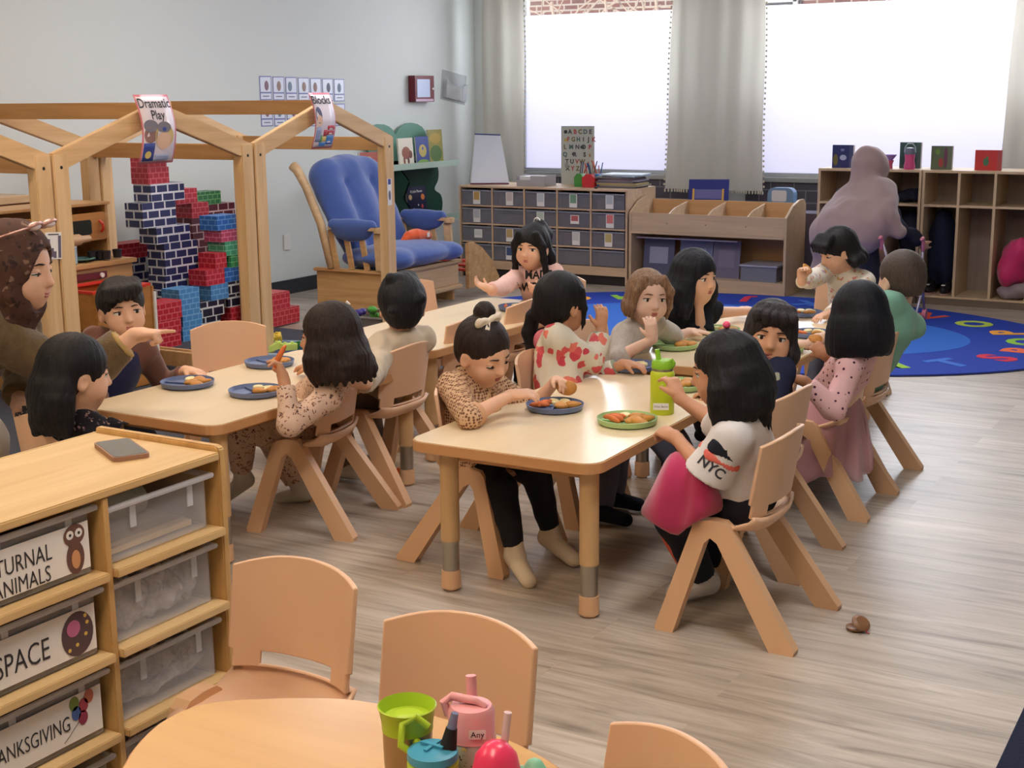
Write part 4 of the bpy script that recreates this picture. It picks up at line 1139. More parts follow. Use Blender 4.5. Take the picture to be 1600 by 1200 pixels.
s.disp = folds(.0018, 40, 4, 1.0)
sdfobj(s, 'back_cushion', navy_c, gl_)
s = SDF(.012)
s.ell((-5.68, 8.07, .39), (.28, .44, .09), k=0); s.ell((-5.64, 8.07, .395), (.25, .46, .08), k=.03)
for xx, yy in ((-5.48, 7.75), (-5.48, 8.40), (-5.86, 7.75), (-5.86, 8.4)): s.ell((xx, yy, .385), (.09, .09, .055), k=.07)
s.disp = folds(.0012, 30, 8, 1.0)
sdfobj(s, 'seat_cushion', navy_c, gl_)
for yy in (gy0 + .015, gy1 - .015):
    s = SDF(.009)
    s.cone((-5.95, yy, .622), (fx - .13, yy, .622), .040, .040, .02); s.ell(((-5.95 + fx - .13) / 2, yy, .585), (.17, .046, .075), k=.03)
    s.disp = folds(.001, 70, 9); sdfobj(s, 'arm_cushion', navy_c, gl_)
# orange plush on it
pl = atX(650, 378, -5.68); p0 = empty('plush_toy', 'orange stuffed toy fish with a white tag on the blue seat cushion', 'toy', (-5.68, pl.y, .455))
s = SDF(.008); a = np.array([-5.68, pl.y, .50])
s.ell(a, (.055, .11, .05), k=.0); s.ell(a + [0, .12, -.01], (.045, .06, .04), k=.03); s.cone(a + [0, -.10, -.0], a + [0, -.20, -.04], .035, .012, .03); s.disp = folds(.002, 80, 3)
sdfobj(s, 'body', mat('orange_plush', (236, 96, 44), rough=.9, sheen=.3), p0)
MB().box(.048, .052, .075, .105, .03, .065).build('white_band', mat('white_tag', (236, 226, 216), rough=.7), p0)

# ================================================================== TREE SHAPED BOOK RACK on the left wall
tr = empty('tree_bookrack', 'green tree shaped book rack standing against the left wall', 'bookshelf', (-6.6, 9.9, 0)); o = tr.location
def heart(cy, cz, w, h):
    P = []
    for k in range(40):
        t = 2 * math.pi * k / 40
        P.append((cy + w * (16 * math.sin(t) ** 3) / 16, cz + h * (13 * math.cos(t) - 5 * math.cos(2 * t) - 2 * math.cos(3 * t) - math.cos(4 * t)) / 13))
    return P[::-1]
light_g = mat('sage_green', (104, 152, 132), rough=.5); dark_g = mat('forest_green', (22, 64, 52), rough=.5)
cy_, cz_ = 9.72, 1.05
rel(MB().prism(heart(cy_ - .05, 1.08, .46, .20), -6.86, -6.84, 'x'), o).build('treetop_panel', light_g, tr)
dk = [(9.45, .55), (9.40, .48), (9.52, .40), (10.12, .40), (10.30, .43), (10.36, .52), (10.34, .62), (10.24, .68), (10.30, .76), (10.30, .86), (10.20, .92), (9.5, .95), (9.42, .85), (9.48, .72)]
rel(MB().prism([(p.x, p.y) for p in spline([Vector((a, c, 0)) for a, c in dk], 4)], -6.86, -6.84, 'x'), o).build('lower_leaf_panel', dark_g, tr)
sdp = [(-6.839, .0), (-6.50, .0), (-6.48, .30), (-6.60, .42), (-6.52, .55), (-6.60, .66), (-6.54, .80), (-6.66, .93), (-6.839, .98)]
rel(MB().prism([(p.x, p.y) for p in [Vector(q + (0,)) for q in sdp]], 9.42, 9.44, 'y'), o).build('side_panel', dark_g, tr, bevel=.01)
for z, x1, ya in ((.895, -6.62, 8.75), (.44, -6.60, 9.45)):
    rel(MB().box(-6.838, x1, ya, 10.28, z, z + .015).box(x1, x1 + .012, ya, 10.28, z - .005, z + .045), o).build('book_ledge', mat('sage_pale', (176, 196, 180), rough=.5), tr)
def book(w, h, th, m_cover, label, loc, yaw, lean=0.0, group=None, title=None, tcol=None, art=None, rx=None):
    """standing book, cover facing local +x"""
    t = empty('picture_book', label, 'book', loc, 0, group)
    t.rotation_euler = (0, lean, yaw)
    MB().box(-th, -.001, -w / 2 + .002, w / 2 - .002, .002, h - .002).build('pages', mat('book_pages', (232, 228, 218), rough=.8), t)
    c = MB().box(-.001, .001, -w / 2, w / 2, 0, h).build('cover', m_cover, t)
    MB().box(-th - .002, -th - .0002, -w / 2, w / 2, 0, h).build('back_cover', m_cover, t)
    if title:
        text_obj('title', title, h * .11, tcol or card_m, frame_from((.0018, 0, h * .86), (0, 1, 0), (0, 0, 1)), c, extrude=.0003, sx=min(1.0, w / (len(title) * h * .065)))
    for a in (art or []):
        (u, v, ru, rv, col) = a
        MB().ell((.0012, (u - .5) * w, v * h), (.0012, ru * w, rv * h), n=14).build('cover_art', mat('art_%d_%d_%d' % col, col, rough=.5), c)
    return t
def wallY(px, py, X): return atX(px, py, X).y
book(.21, .235, .012, mat('cover_cream', (226, 216, 196), rough=.4), 'cream picture book with a patchwork brown bear on the upper ledge', (-6.66, wallY(636, 240, -6.66), .912), 0, -.08,
     art=[(.5, .48, .30, .22, (150, 84, 62)), (.78, .42, .14, .14, (120, 66, 52)), (.34, .22, .07, .14, (134, 74, 56)), (.62, .22, .07, .14, (110, 60, 48))])
book(.19, .24, .012, mat('cover_blue_swirl', (52, 70, 140), rough=.4), 'blue picture book with a yellow moon swirl beside the bear book', (-6.68, wallY(662, 240, -6.68), .912), 0, -.08,
     art=[(.5, .5, .30, .22, (190, 170, 90)), (.5, .55, .2, .14, (70, 90, 160)), (.5, .1, .45, .1, (120, 160, 70))])
book(.22, .29, .012, mat('cover_golden', (150, 140, 70), rough=.4), 'tall olive and gold picture book at the right end of the upper ledge', (-6.72, wallY(682, 235, -6.72), .912), 0, -.06,
     art=[(.5, .3, .42, .24, (88, 116, 60)), (.5, .75, .4, .16, (180, 150, 70))])
book(.28, .28, .012, mat('cover_space', (26, 26, 60), rough=.35), 'dark 8 Little Planets board book on the lower ledge', (-6.66, wallY(654, 312, -6.66), .457), 0, -.10, title='8 Little Planets',
     art=[(.16, .70, .09, .08, (206, 170, 120)), (.82, .68, .10, .09, (226, 130, 60)), (.5, .16, .05, .05, (230, 190, 90)), (.75, .4, .06, .06, (180, 60, 60)), (.3, .32, .07, .06, (60, 110, 160)), (.55, .45, .03, .03, (230, 230, 230))])
book(.32, .14, .02, mat('cover_brick_red', (176, 84, 66), rough=.5), 'low brick red book at the left end of the upper ledge, over the glider cushion', (-6.66, wallY(582, 237, -6.66), .912), 0, -.05)
# curved wooden side of a book slide to the right of the glider
cs = empty('curved_bench', 'curved wooden bench end with red slats between glider and drawers', 'bench', (-5.6, 9.3, 0)); o = cs.location
cv = [(8.62, .42), (8.70, .42), (8.82, .37), (8.95, .27), (9.06, .13), (9.08, .012), (8.96, .012), (8.88, .05), (8.76, .08), (8.62, .08)]
rel(MB().prism(cv[::-1], -5.50, -5.47, 'x'), o).build('curved_side', bw_, cs, bevel=.004)
rel(MB().prism(cv[::-1], -5.98, -5.95, 'x'), o).build('curved_side', bw_, cs, bevel=.004)
for k in range(3): rel(MB().box(-5.9499, -5.501, 8.66 + k * .11, 8.73 + k * .11, .27 - k * .05, .285 - k * .05), o).build('red_slat', rdb, cs)

# ================================================================== ON THE LEFT WALL
for r_ in range(2):
    for c_ in range(7):
        y0 = 8.005 + c_ * .148; z1 = 1.645 - r_ * .192 - c_ * .003
        k = empty('picture_card', 'small picture card in the wall grid above the play house', 'card', (XL + .001, y0 + .07, z1 - .09), group='wall grid of picture cards')
        MB().box(0, .001, -.067, .067, -.085, .09).build('border', mat('card_violet', (110, 112, 170), rough=.3), k)
        MB().box(.0012, .0018, -.058, .058, -.025, .082).build('picture', mat('card_white', (222, 226, 240), rough=.25), k)
        MB().box(.0012, .0018, -.058, .058, -.078, -.036).build('caption_strip', mat('card_white', (222, 226, 240)), k)
        rg = random.Random(r_ * 9 + c_)
        col = rg.choice([(110, 130, 150), (150, 120, 110), (96, 96, 120), (130, 90, 110)])
        MB().ell((.0025, rg.uniform(-.02, .02), .02), (.001, .024, .036)).build('drawn_figure', mat('fig_%d' % col[0], col, rough=.5), k)
        MB().box(.0019, .0024, -.035, .035, -.060, -.053).build('caption', mat('print_slate', (104, 96, 116)), k)
kb = empty('key_box', 'dark red metal key box on the left wall', 'box', (XL + .001, 10.14, 1.545)); 
ka, kz = atX(648, 118, XL + .07), atX(679, 159, XL + .07)
ky0, ky1, kz0, kz1 = ka.y, kz.y, kz.z, ka.z
kb.location = (XL + .001, (ky0 + ky1) / 2, kz0); o = kb.location
rel(MB().box(XL + .001, XL + .07, ky0, ky1, kz0, kz1), o).build('body', mat('key_box_red', (112, 34, 44), rough=.4), kb, bevel=.003)
rel(MB().box(XL + .0705, XL + .073, ky0 + .03, ky1 - .07, kz0 + .04, kz1 - .03), o).build('window_label', mat('pale_blue_label', (196, 208, 236), rough=.3), kb)
rel(MB().box(XL + .0705, XL + .073, ky0 + .01, ky1 - .02, kz0 + .005, kz0 + .025), o).build('name_strip', mat('pink_strip', (206, 176, 196), rough=.4), kb)
rel(MB().cyl((XL + .0705, ky1 - .03, (kz0 + kz1) / 2), (XL + .08, ky1 - .03, (kz0 + kz1) / 2), .009, n=12), o).build('lock', mat('white_knob', (235, 232, 225)), kb, smooth=True)
dh = empty('document_holder', 'clear plastic document holder tilted on the left wall by the curtain', 'holder', (XL + .001, 10.62, 1.45)); dh.rotation_euler = (math.radians(-8), 0, 0)
clp = mat('clear_acrylic', (214, 216, 218), rough=.15, alpha=.35)
MB().box(0, .004, -.20, .20, -.02, .24).build('back_plate', clp, dh)
MB().prism([(-.17, 0), (.17, 0), (.17, .16), (.10, .13), (0, .115), (-.10, .13), (-.17, .16)], .04, .044, 'x').build('front_pocket', clp, dh)
MB().box(.0041, .0399, -.17, -.166, 0, .16).build('pocket_side', clp, dh); MB().box(.0041, .0399, .166, .17, 0, .16).build('pocket_side', clp, dh)
MB().box(.006, .010, -.13, .13, .005, .12).build('papers', mat('white_card', (236, 234, 234)), dh)
sw_ = tag(MB().box(0, .008, -.04, .04, -.06, .06).build('light_switch', mat('white_knob', (235, 232, 225)), None, bevel=.003, loc=(XL + .001, 8.24, .40)), 'white wall outlet plate beside the glider chair', 'outlet')
# ================================================================== 20-TRAY DRAWER CABINET under the left window
DY, DX0, DX1 = 9.75, -6.27, -4.715
dz = .757
dc = empty('tray_cabinet', 'wide birch cabinet of clear trays under the left window', 'cabinet', ((DX0 + DX1) / 2, DY + .25, 0)); o = dc.location
cw = wood('cabinet_birch', (196, 164, 134), (216, 186, 154), 'x', rough=.45)
rel(MB().box(DX0, DX1, DY, DY + .52, dz - .016, dz), o).build('top', cw, dc, bevel=.002)
rel(MB().box(DX0, DX0 + .016, DY, DY + .52, .0, dz - .0162), o).build('side_panel', cw, dc)
rel(MB().box(DX1 - .016, DX1, DY, DY + .52, .0, dz - .0162), o).build('side_panel', cw, dc)
rel(MB().box(DX0 + .0162, DX1 - .0162, DY + .50, DY + .52, .0, dz - .0162), o).build('back_panel', cw, dc)
rel(MB().box(DX0 + .0162, DX1 - .0162, DY + .004, DY + .4998, .075, .145), o).build('plinth', cw, dc)
rel(MB().box(DX0 + .0162, DX1 - .0162, DY + .02, DY + .4998, .0, .0748), o).build('toe_kick', mat('toe_dark', (40, 34, 34), rough=.8), dc)
cwid = (DX1 - DX0 - .032) / 5; rh_ = (dz - .016 - .145) / 4
for c_ in range(1, 5): rel(MB().box(DX0 + .016 + c_ * cwid - .007, DX0 + .016 + c_ * cwid + .007, DY, DY + .4998, .1452, dz - .0162), o).build('divider', cw, dc)
for r_ in range(1, 4):
    for c_ in range(5):
        xa = DX0 + .016 + c_ * cwid + .0072; xb = xa + cwid - .0144
        rel(MB().box(xa, xb, DY + .002, DY + .4998, .145 + r_ * rh_ - .006, .145 + r_ * rh_ + .006), o).build('shelf_board', cw, dc)
tray_m = mat('smoky_tray', (140, 138, 148), rough=.15, alpha=.5, spec=.6)
cards = {(0, 0): (200, 160, 96), (0, 1): (206, 190, 186), (0, 2): (200, 204, 206), (0, 3): (120, 160, 130), (0, 4): (186, 190, 200), (1, 0): (186, 190, 198), (1, 2): (196, 206, 190), (1, 3): (186, 96, 98), (1, 4): (214, 120, 120), (2, 0): (214, 216, 210), (2, 1): (196, 166, 110), (2, 3): (206, 204, 198), (2, 4): (190, 170, 110), (3, 1): (70, 90, 130)}
rowz = ['top', 'second', 'third', 'bottom']
colz = ['first', 'second', 'third', 'fourth', 'fifth']
for r_ in range(4):
    for c_ in range(5):
        xa = DX0 + .016 + c_ * cwid + .012; xb = DX0 + .016 + (c_ + 1) * cwid - .012
        zb = .145 + (3 - r_) * rh_ + .0065; zt = zb + rh_ - .024
        t = empty('tray', 'smoky clear tray, %s row, %s column of the cabinet under the window' % (rowz[r_], colz[c_]), 'tray', ((xa + xb) / 2, DY + .2, zb)); q = t.location
        rel(MB().box(xa, xb, DY + .006, DY + .010, zb, zt).box(xa, xa + .003, DY + .0102, DY + .4, zb, zt).box(xb - .003, xb, DY + .0102, DY + .4, zb, zt).box(xa + .0032, xb - .0032, DY + .0102, DY + .4, zb, zb + .003), q).build('tub', tray_m, t)
        rel(MB().box(xa, xb, DY + .0, DY + .0058, zt - .012, zt), q).build('rim', mat('tray_rim', (150, 152, 164), rough=.2, alpha=.8), t)
        rg = random.Random(r_ * 7 + c_)
        cc = rg.choice([(104, 98, 112), (130, 118, 116), (96, 100, 122), (150, 140, 134)])
        rel(MB().box(xa + .02, xb - .02, DY + .05, DY + .36, zb + .0035, zb + rh_ * rg.uniform(.35, .7)), q).build('contents', mat('tray_fill_%d' % cc[0], cc, rough=.8), t)
        if (r_, c_) in cards:
            cl = cards[(r_, c_)]; xm = (xa + xb) / 2 + rg.uniform(-.01, .02)
            w_, h_ = (.034, .055) if (r_, c_) not in ((2, 0), (1, 3)) else (.038, .035)
            k = rel(MB().box(xm - w_, xm + w_, DY + .002, DY + .0055, (zb + zt) / 2 - h_, (zb + zt) / 2 + h_), q).build('picture_label', card_m, t)
            rel(MB().box(xm - w_ * .8, xm + w_ * .8, DY + .0005, DY + .0018, (zb + zt) / 2 - h_ * .35, (zb + zt) / 2 + h_ * .85), q).build('printed_picture', mat('lab_%d_%d' % (cl[0], cl[1]), cl, rough=.6), k)
# ------------------------------------------------ things on the cabinet
def onY(px, py, Y): return atY(px, py, Y)
e = empty('table_easel', 'white folding desktop easel standing on the tray cabinet', 'easel', (-6.10, 10.02, dz))
ew = mat('easel_white', (220, 224, 236), rough=.35); eg = mat('easel_grey_side', (196, 200, 196), rough=.5)
def quad(pts, th, nm, m_, par): 
    mb = MB(); mb.sheet([[pts[0], pts[1]], [pts[3], pts[2]]], th); return mb.build(nm, m_, par)
quad([(-.12, -.16, .004), (.17, -.02, .004), (.04, .06, .40), (-.16, -.02, .41)], .012, 'front_board', ew, e)
quad([(-.28, .06, .004), (-.13, -.16, .004), (-.165, -.02, .405), (-.19, .04, .405)], .006, 'side_leaf', eg, e)
MB().tube([(-.165, -.02, .412), (.04, .06, .404)], .006).build('blue_edge', mat('edge_blue', (84, 96, 150), rough=.5), e)
MB().tube([(-.12, -.17, .008), (.17, -.03, .008)], .006).build('tray_edge', mat('edge_plum', (130, 70, 96), rough=.5), e)
p = onY(838, 283, 9.95)
e = empty('paper_tray', 'grey box of paper on the tray cabinet left of the alphabet poster', 'box', (p.x, 9.95, dz))
MB().box(-.13, .13, -.10, .10, 0, .010).box(-.13, -.122, -.10, .10, .0102, .085).box(.122, .13, -.10, .10, .0102, .085).box(-.1218, .1218, .092, .10, .0102, .085).box(-.1218, .0, -.10, -.092, .0102, .05).box(.0, .1218, -.10, -.092, .0102, .085).build('tray_box', mat('grey_card', (176, 172, 176), rough=.6), e, bevel=.001)
MB().box(-.11, .11, -.085, .085, .0105, .078).build('paper_stack', mat('white_card', (236, 234, 234)), e)
p0_, p1_ = onY(877, 278, 10.22), onY(928, 197, 10.22)
ab = empty('alphabet_poster', 'grey alphabet poster board leaning at the left window', 'poster', ((p0_.x + p1_.x) / 2, 10.22, dz), 0)
aw, ah = p1_.x - p0_.x, p1_.z - dz
MB().box(-aw / 2, aw / 2, 0, .01, 0, ah).build('board', mat('poster_grey', (186, 188, 178), rough=.6), ab)
acol = [(70, 70, 74), (178, 84, 84), (120, 104, 60), (80, 110, 104), (96, 84, 96)]
for li, (row, zf) in enumerate((('ABCDE', .90), ('FGHIJK', .77), ('LMNOP', .64), ('QRS', .51), ('TUVW', .39), ('XYZ', .27))):
    offx = {0: .09, 1: .10, 2: .0, 3: -.0, 4: .06, 5: .08}[li]
    for ci, ch in enumerate(row):
        gap = {3: .30, 2: .19}.get(li, .155)
        xx = (-.5 + .12 + (offx if li != 3 else 0) + ci * gap) * aw + (.02 if li == 0 else 0)
        text_obj('letter', ch, ah * .105, mat('abc_%d' % acol[(ci + li) % 5][0], acol[(ci + li) % 5], rough=.6), frame_from((xx, -.001, zf * ah), (1, 0, 0), (0, 0, 1)), ab, extrude=.0004, bold=.002)
for (u, v, ru, rv, col) in ((-.36, .90, .055, .032, (60, 56, 56)), (-.36, .76, .045, .03, (200, 170, 80)), (.15, .64, .06, .03, (70, 70, 76)), (-.12, .52, .05, .03, (84, 84, 88)), (.38, .50, .03, .03, (180, 140, 90)), (-.33, .32, .06, .05, (150, 152, 146))):
    MB().ell((u * aw, -.0015, v * ah), (ru * aw, .0015, rv * ah)).build('drawn_animal', mat('animal_%d' % col[0], col, rough=.6), ab)
# pencil caddy with three coloured pots
for k, (px, col, nm) in enumerate(((907, (74, 150, 66), 'green'), (922, (206, 52, 56), 'red'), (936, (54, 130, 196), 'blue'))):
    yy = 9.98 - (.05 if k == 1 else 0); p = onY(px, 284, yy)
    t = empty('pencil_pot', '%s pentagonal pencil pot on the tray cabinet' % nm, 'pot', (p.x, yy, dz + .0005))
    w_ = .052 if k == 1 else .038
    MB().prism([(-w_, 0), (w_, 0), (w_ * 1.1, .075), (w_ * .4, .105), (-w_ * .4, .105), (-w_ * 1.1, .075)], -.035, .035, 'y').build('pot', mat('pot_' + nm, col, rough=.4), t, bevel=.003)
    rg = random.Random(k)
    for q in range(6 if k == 1 else 4):
        col2 = rg.choice([(200, 90, 60), (90, 80, 90), (216, 110, 80), (60, 90, 140), (190, 60, 70), (150, 130, 120)])
        xx = rg.uniform(-.03, .03)
        MB().tube([(xx, rg.uniform(-.02, .02), .1055), (xx * 2.2 + rg.uniform(-.02, .02), 0, .17 + rg.uniform(0, .05))], .0045, n=6).build('pencil', mat('pencil_%d' % col2[0], col2, rough=.4), t)
# pile of boards and folders
zz = dz + .0005; rg = random.Random(11)
for k, (col, th) in enumerate((((108, 104, 112), .012), ((160, 150, 128), .012), ((182, 164, 116), .014), ((116, 110, 128), .012), ((140, 134, 150), .012), ((110, 90, 100), .012), ((128, 124, 130), .012), ((170, 190, 214), .010), ((200, 212, 220), .012))):
    p = onY(972 + rg.uniform(-4, 6), 285, 10.05)
    t = tag(MB().box(-.17, .17, -.13, .13, 0, th - .0004).build('folder', mat('folder_%d' % col[0], col, rough=.5), None, bevel=.002), 'flat board or folder in the stack right of the pencil pots', 'folder', 'stack of flat folders on the tray cabinet')
    t.location = (p.x, 10.05, zz); t.rotation_euler = (0, 0, rg.uniform(-.12, .12)); zz += th
tag(MB().ell((0, 0, .008), (.016, .012, .008)).build('small_stone', ink, None, smooth=True, loc=(onY(931, 289, 9.80).x, 9.80, dz)), 'small dark round object at the front edge of the tray cabinet', 'trinket')

# ================================================================== OPEN BROWSER SHELF
BX0, BX1, BY = -4.70, -3.42, 9.75
bs = empty('book_browser', 'birch book browser shelf with four open top compartments', 'shelf', ((BX0 + BX1) / 2, BY + .2, 0)); o = bs.location
sp_ = [(BY, 0), (BY + .42, 0), (BY + .42, .66), (BY + .38, .70), (BY + .28, .70), (BY + .14, .665), (BY + .0, .585)]
bw2 = wood('browser_birch', (194, 166, 136), (212, 184, 152), 'x', rough=.45)
for xx in (BX0, BX1 - .02): rel(MB().prism(sp_[::-1] if False else sp_, xx, xx + .02, 'x'), o).build('side_panel', bw2, bs, bevel=.002)
rel(MB().box(BX0 + .0202, BX1 - .0202, BY + .005, BY + .02, .445, .585), o).build('front_board', bw2, bs, bevel=.002)
rel(MB().box(BX0 + .0202, BX1 - .0202, BY - .004, BY + .42, .425, .4448), o).build('bin_floor', bw2, bs)
rel(MB().box(BX0 + .0202, BX1 - .0202, BY + .40, BY + .42, .0, .665), o).build('back_panel', wood('browser_back', (196, 150, 104), (212, 168, 120), 'x'), bs)
for k in range(1, 4):
    xx = BX0 + (BX1 - BX0) * k / 4
    rel(MB().prism([(BY + .0202, .4452), (BY + .3998, .4452), (BY + .3998, .655), (BY + .15, .62), (BY + .0202, .575)], xx - .006, xx + .006, 'x'), o).build('divider', bw2, bs)
    rel(MB().cyl((xx, BY + .0045, .51), (xx, BY + .003, .51), .005, n=8), o).build('screw', mat('screw_grey', (110, 96, 90), rough=.4), bs)
rel(MB().box(BX0 + .0202, BX1 - .0202, BY, BY + .3998, .0, .10), o).build('bottom_shelf', bw2, bs)
# leaning flat puzzle boards and bins in the browser's lower bay
pv = mat('violet_board', (92, 92, 140), rough=.5)
for k, (x0, x1, y_, h_, col, lab) in enumerate(((-4.63, -4.37, 9.86, .285, (84, 86, 116), 'dark violet picture board with white print in the lower bay of the browser shelf'), (-4.33, -4.06, 9.88, .29, (112, 120, 156), 'pale blue picture board behind the girl in black, in the browser shelf'), (-4.05, -3.83, 9.87, .285, (110, 104, 128), 'mauve picture board right of the pale blue one in the browser shelf'))):
    t = empty('picture_board', lab, 'board', ((x0 + x1) / 2, y_, .1002)); t.rotation_euler = (-.12, 0, 0)
    MB().box(-(x1 - x0) / 2, (x1 - x0) / 2, 0, .012, 0, h_).build('board', mat('pb_%d' % k, col, rough=.5), t)
    MB().box(-(x1 - x0) * .3, (x1 - x0) * .3, -.002, -.0004, h_ * .3, h_ * .75).build('print', mat('pbp_%d' % k, [(150, 150, 176), (140, 150, 190), (124, 116, 140)][k], rough=.6), t)
rel(MB().box(-4.66, -3.82, 9.80, 9.82, .385, .395), o).build('rail_strip', mat('pale_strip', (176, 170, 190), rough=.4), bs)
def lidbox(x0, x1, y0, y1, z0, h, label, col=(150, 152, 164)):
    t = empty('clear_box', label, 'box', ((x0 + x1) / 2, (y0 + y1) / 2, z0)); q = t.location
    rel(MB().box(x0, x1, y0, y0 + .003, z0, z0 + h).box(x0, x0 + .003, y0 + .003, y1, z0, z0 + h).box(x1 - .003, x1, y0 + .003, y1, z0, z0 + h).box(x0, x1, y1, y1 + .003, z0, z0 + h), q).build('tub', mat('clear_box_pl', col, rough=.2, alpha=.55), t)
    rel(MB().box(x0 - .01, x1 + .01, y0 - .01, y1 + .01, z0 + h + .0002, z0 + h + .014), q).build('lid', mat('box_lid', (172, 170, 186), rough=.3), t, bevel=.003)
    rel(MB().box(x0 + .02, x1 - .02, y0 + .02, y1 - .02, z0 + .001, z0 + h * .45), q).build('contents', mat('box_fill', (92, 96, 110), rough=.8), t)
lidbox(-3.78, -3.50, 9.78, 10.08, .1002, .11, 'low clear lidded box at the right of the browser shelf floor')
# things standing behind the browser shelf
yb_ = 10.35
a, c = onY(1075, 310, yb_), onY(1138, 281, yb_)
tag(MB().box(-.9, .72, -.14, .14, 0, .58).build('low_bench', mat('bench_dark', (88, 80, 92), rough=.6), None, bevel=.004, loc=(-3.98, 10.4, 0)), 'dark low bench behind the browser shelf', 'bench')
t = empty('picture_book', 'blue book with a yellow fence picture standing behind the browser shelf', 'book', ((a.x + c.x) / 2, yb_, .582)); t.rotation_euler = (-.12, -.02, .0)
w_ = c.x - a.x; h_ = c.z - .582
MB().box(-w_ / 2, w_ / 2, 0, .008, 0, h_).build('cover', mat('cover_royal', (40, 52, 140), rough=.4), t)
ymat = mat('art_yellow', (226, 184, 92), rough=.5)
for x_ in (-.40, .34): MB().box(x_ * w_, (x_ + .05) * w_, -.0018, -.0004, 0, h_ * .68).build('printed_post', ymat, t)
MB().box(-.34 * w_, .33 * w_, -.0018, -.0004, h_ * .12, h_ * .30).build('printed_rail', ymat, t)
MB().box(-.34 * w_, .33 * w_, -.0018, -.0004, h_ * .34, h_ * .66).build('printed_scene', mat('art_violet', (110, 112, 176), rough=.5), t)
a = onY(1222, 312, 10.33)
t = empty('toy_backpack', 'small pale blue rounded case with a white label behind the browser shelf', 'case', (a.x, 10.33, .582))
MB().prism(rrect(-.105, .105, 0, .185, .05), -.04, .04, 'y').build('body', mat('case_blue', (118, 152, 190), rough=.3, alpha=.85), t, bevel=.01)
MB().prism(rrect(-.07, .05, .08, .165, .015), -.045, -.0405, 'y').build('label_patch', mat('patch_white', (206, 208, 216), rough=.5), t)

# ================================================================== COAT LOCKERS under the right window
LYF = 9.9; lzt = .945
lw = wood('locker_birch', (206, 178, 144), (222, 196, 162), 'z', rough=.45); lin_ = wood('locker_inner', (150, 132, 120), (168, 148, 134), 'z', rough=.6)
def locker(x0, n, label, wd=.2435):
    x1 = x0 + n * wd + .018
    t = empty('coat_locker', label, 'locker', ((x0 + x1) / 2, LYF + .19, 0)); q = t.location
    rel(MB().box(x0, x1, LYF - .004, LYF + .40, lzt - .018, lzt), q).build('top', lw, t, bevel=.002)
    for k in range(n + 1):
        xx = x0 + k * wd
        rel(MB().box(xx, xx + .018, LYF, LYF + .38, .05, lzt - .0182), q).build('divider' if 0 < k < n else 'side_panel', lw, t)
    for k in range(n):
        xa, xb = x0 + k * wd + .0182, x0 + (k + 1) * wd - .0002
        rel(MB().box(xa, xb, LYF + .002, LYF + .3798, .690, .706), q).build('cubby_shelf', lw, t)
        h = MB()
        for dx in (.05, .17): h.tube([(xa + dx, LYF + .37, .60), (xa + dx, LYF + .34, .59), (xa + dx, LYF + .325, .60), (xa + dx, LYF + .325, .615)], .003, n=6)
        # hooks
        rel(h, q).build('coat_hook', chrome, t)
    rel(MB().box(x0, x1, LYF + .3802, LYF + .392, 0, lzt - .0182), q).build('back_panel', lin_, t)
    rel(MB().box(x0, x1, LYF - .002, LYF + .38, .0, .0498), q).build('plinth', mat('toe_brown', (120, 104, 90), rough=.6), t)
    rel(MB().box(x0, x1, LYF - .006, LYF + .379, .05, .064), q).build('bottom_shelf', lw, t)
    return t
locker(-3.245, 3, 'birch coat locker unit behind the bending teacher')
locker(-2.490, 3, 'birch coat locker unit at the right edge holding the pink coat')
locker(-1.735, 3, 'birch coat locker unit beyond the right edge of the photo')
def boxbook(px, py, w, h, th, col, label, art, Y=9.99, yaw=0.0):
    p = onY(px, py, Y)
    t = empty('board_book', label, 'book', (p.x, Y, lzt), yaw)
    MB().box(-w / 2, w / 2, 0, .004, 0, h).build('cover', mat('cov_%d_%d' % (col[0], col[1]), col, rough=.4), t)
    MB().box(-w / 2 + .003, w / 2 + .03 - .003, .0042, th, .002, h - .002).build('pages', mat('book_pages_grey', (190, 182, 178), rough=.7), t)
    MB().box(w / 2 + .0005, w / 2 + .03, .0, .004, 0, h).build('spine', mat('spine_%d' % col[2], tuple(int(v * .7) + 40 for v in col), rough=.5), t)
    for (u, v, ru, rv, cc) in art: MB().ell((u * w, -.001, v * h), (ru * w, .0012, rv * h)).build('cover_art', mat('art_%d_%d_%d' % cc, cc, rough=.5), t)
boxbook(1313, 259, .125, .165, .05, (44, 52, 110), 'dark blue book standing at the left end of the locker top', [(-.3, .35, .15, .25, (110, 104, 60)), (.15, .45, .2, .12, (170, 180, 210)), (.1, .78, .12, .06, (120, 120, 180))])
boxbook(1418, 260, .12, .185, .05, (50, 84, 76), 'tall green book on the lockers behind the pink bottle', [(-.3, .5, .1, .4, (40, 70, 70))], Y=10.08)
boxbook(1467, 260, .115, .165, .05, (96, 110, 84), 'green and plum book on the locker top', [(.1, .3, .14, .2, (170, 70, 66)), (-.1, .75, .14, .12, (110, 150, 70)), (.38, .5, .1, .45, (110, 60, 90))])
boxbook(1540, 262, .15, .14, .04, (206, 60, 60), 'bright red book at the right end of the locker top', [(0, .42, .13, .2, (70, 120, 90)), (.05, .62, .05, .08, (90, 140, 90))])
p = onY(1421, 259, 9.95); t = empty('baby_bottle', 'pink cup with a grey lid and hoop handle on the locker top', 'cup', (p.x, 9.95, lzt))
MB().lathe([(0, 0), (.036, 0), (.040, .02), (.032, .06), (.036, .105), (0, .105)]).build('body', mat('pink_cup', (216, 84, 140), rough=.35), t, smooth=True)
MB().lathe([(.037, .1052), (.037, .125), (.028, .15), (0, .155)]).build('lid', mat('grey_lid', (104, 110, 130), rough=.4), t, smooth=True)
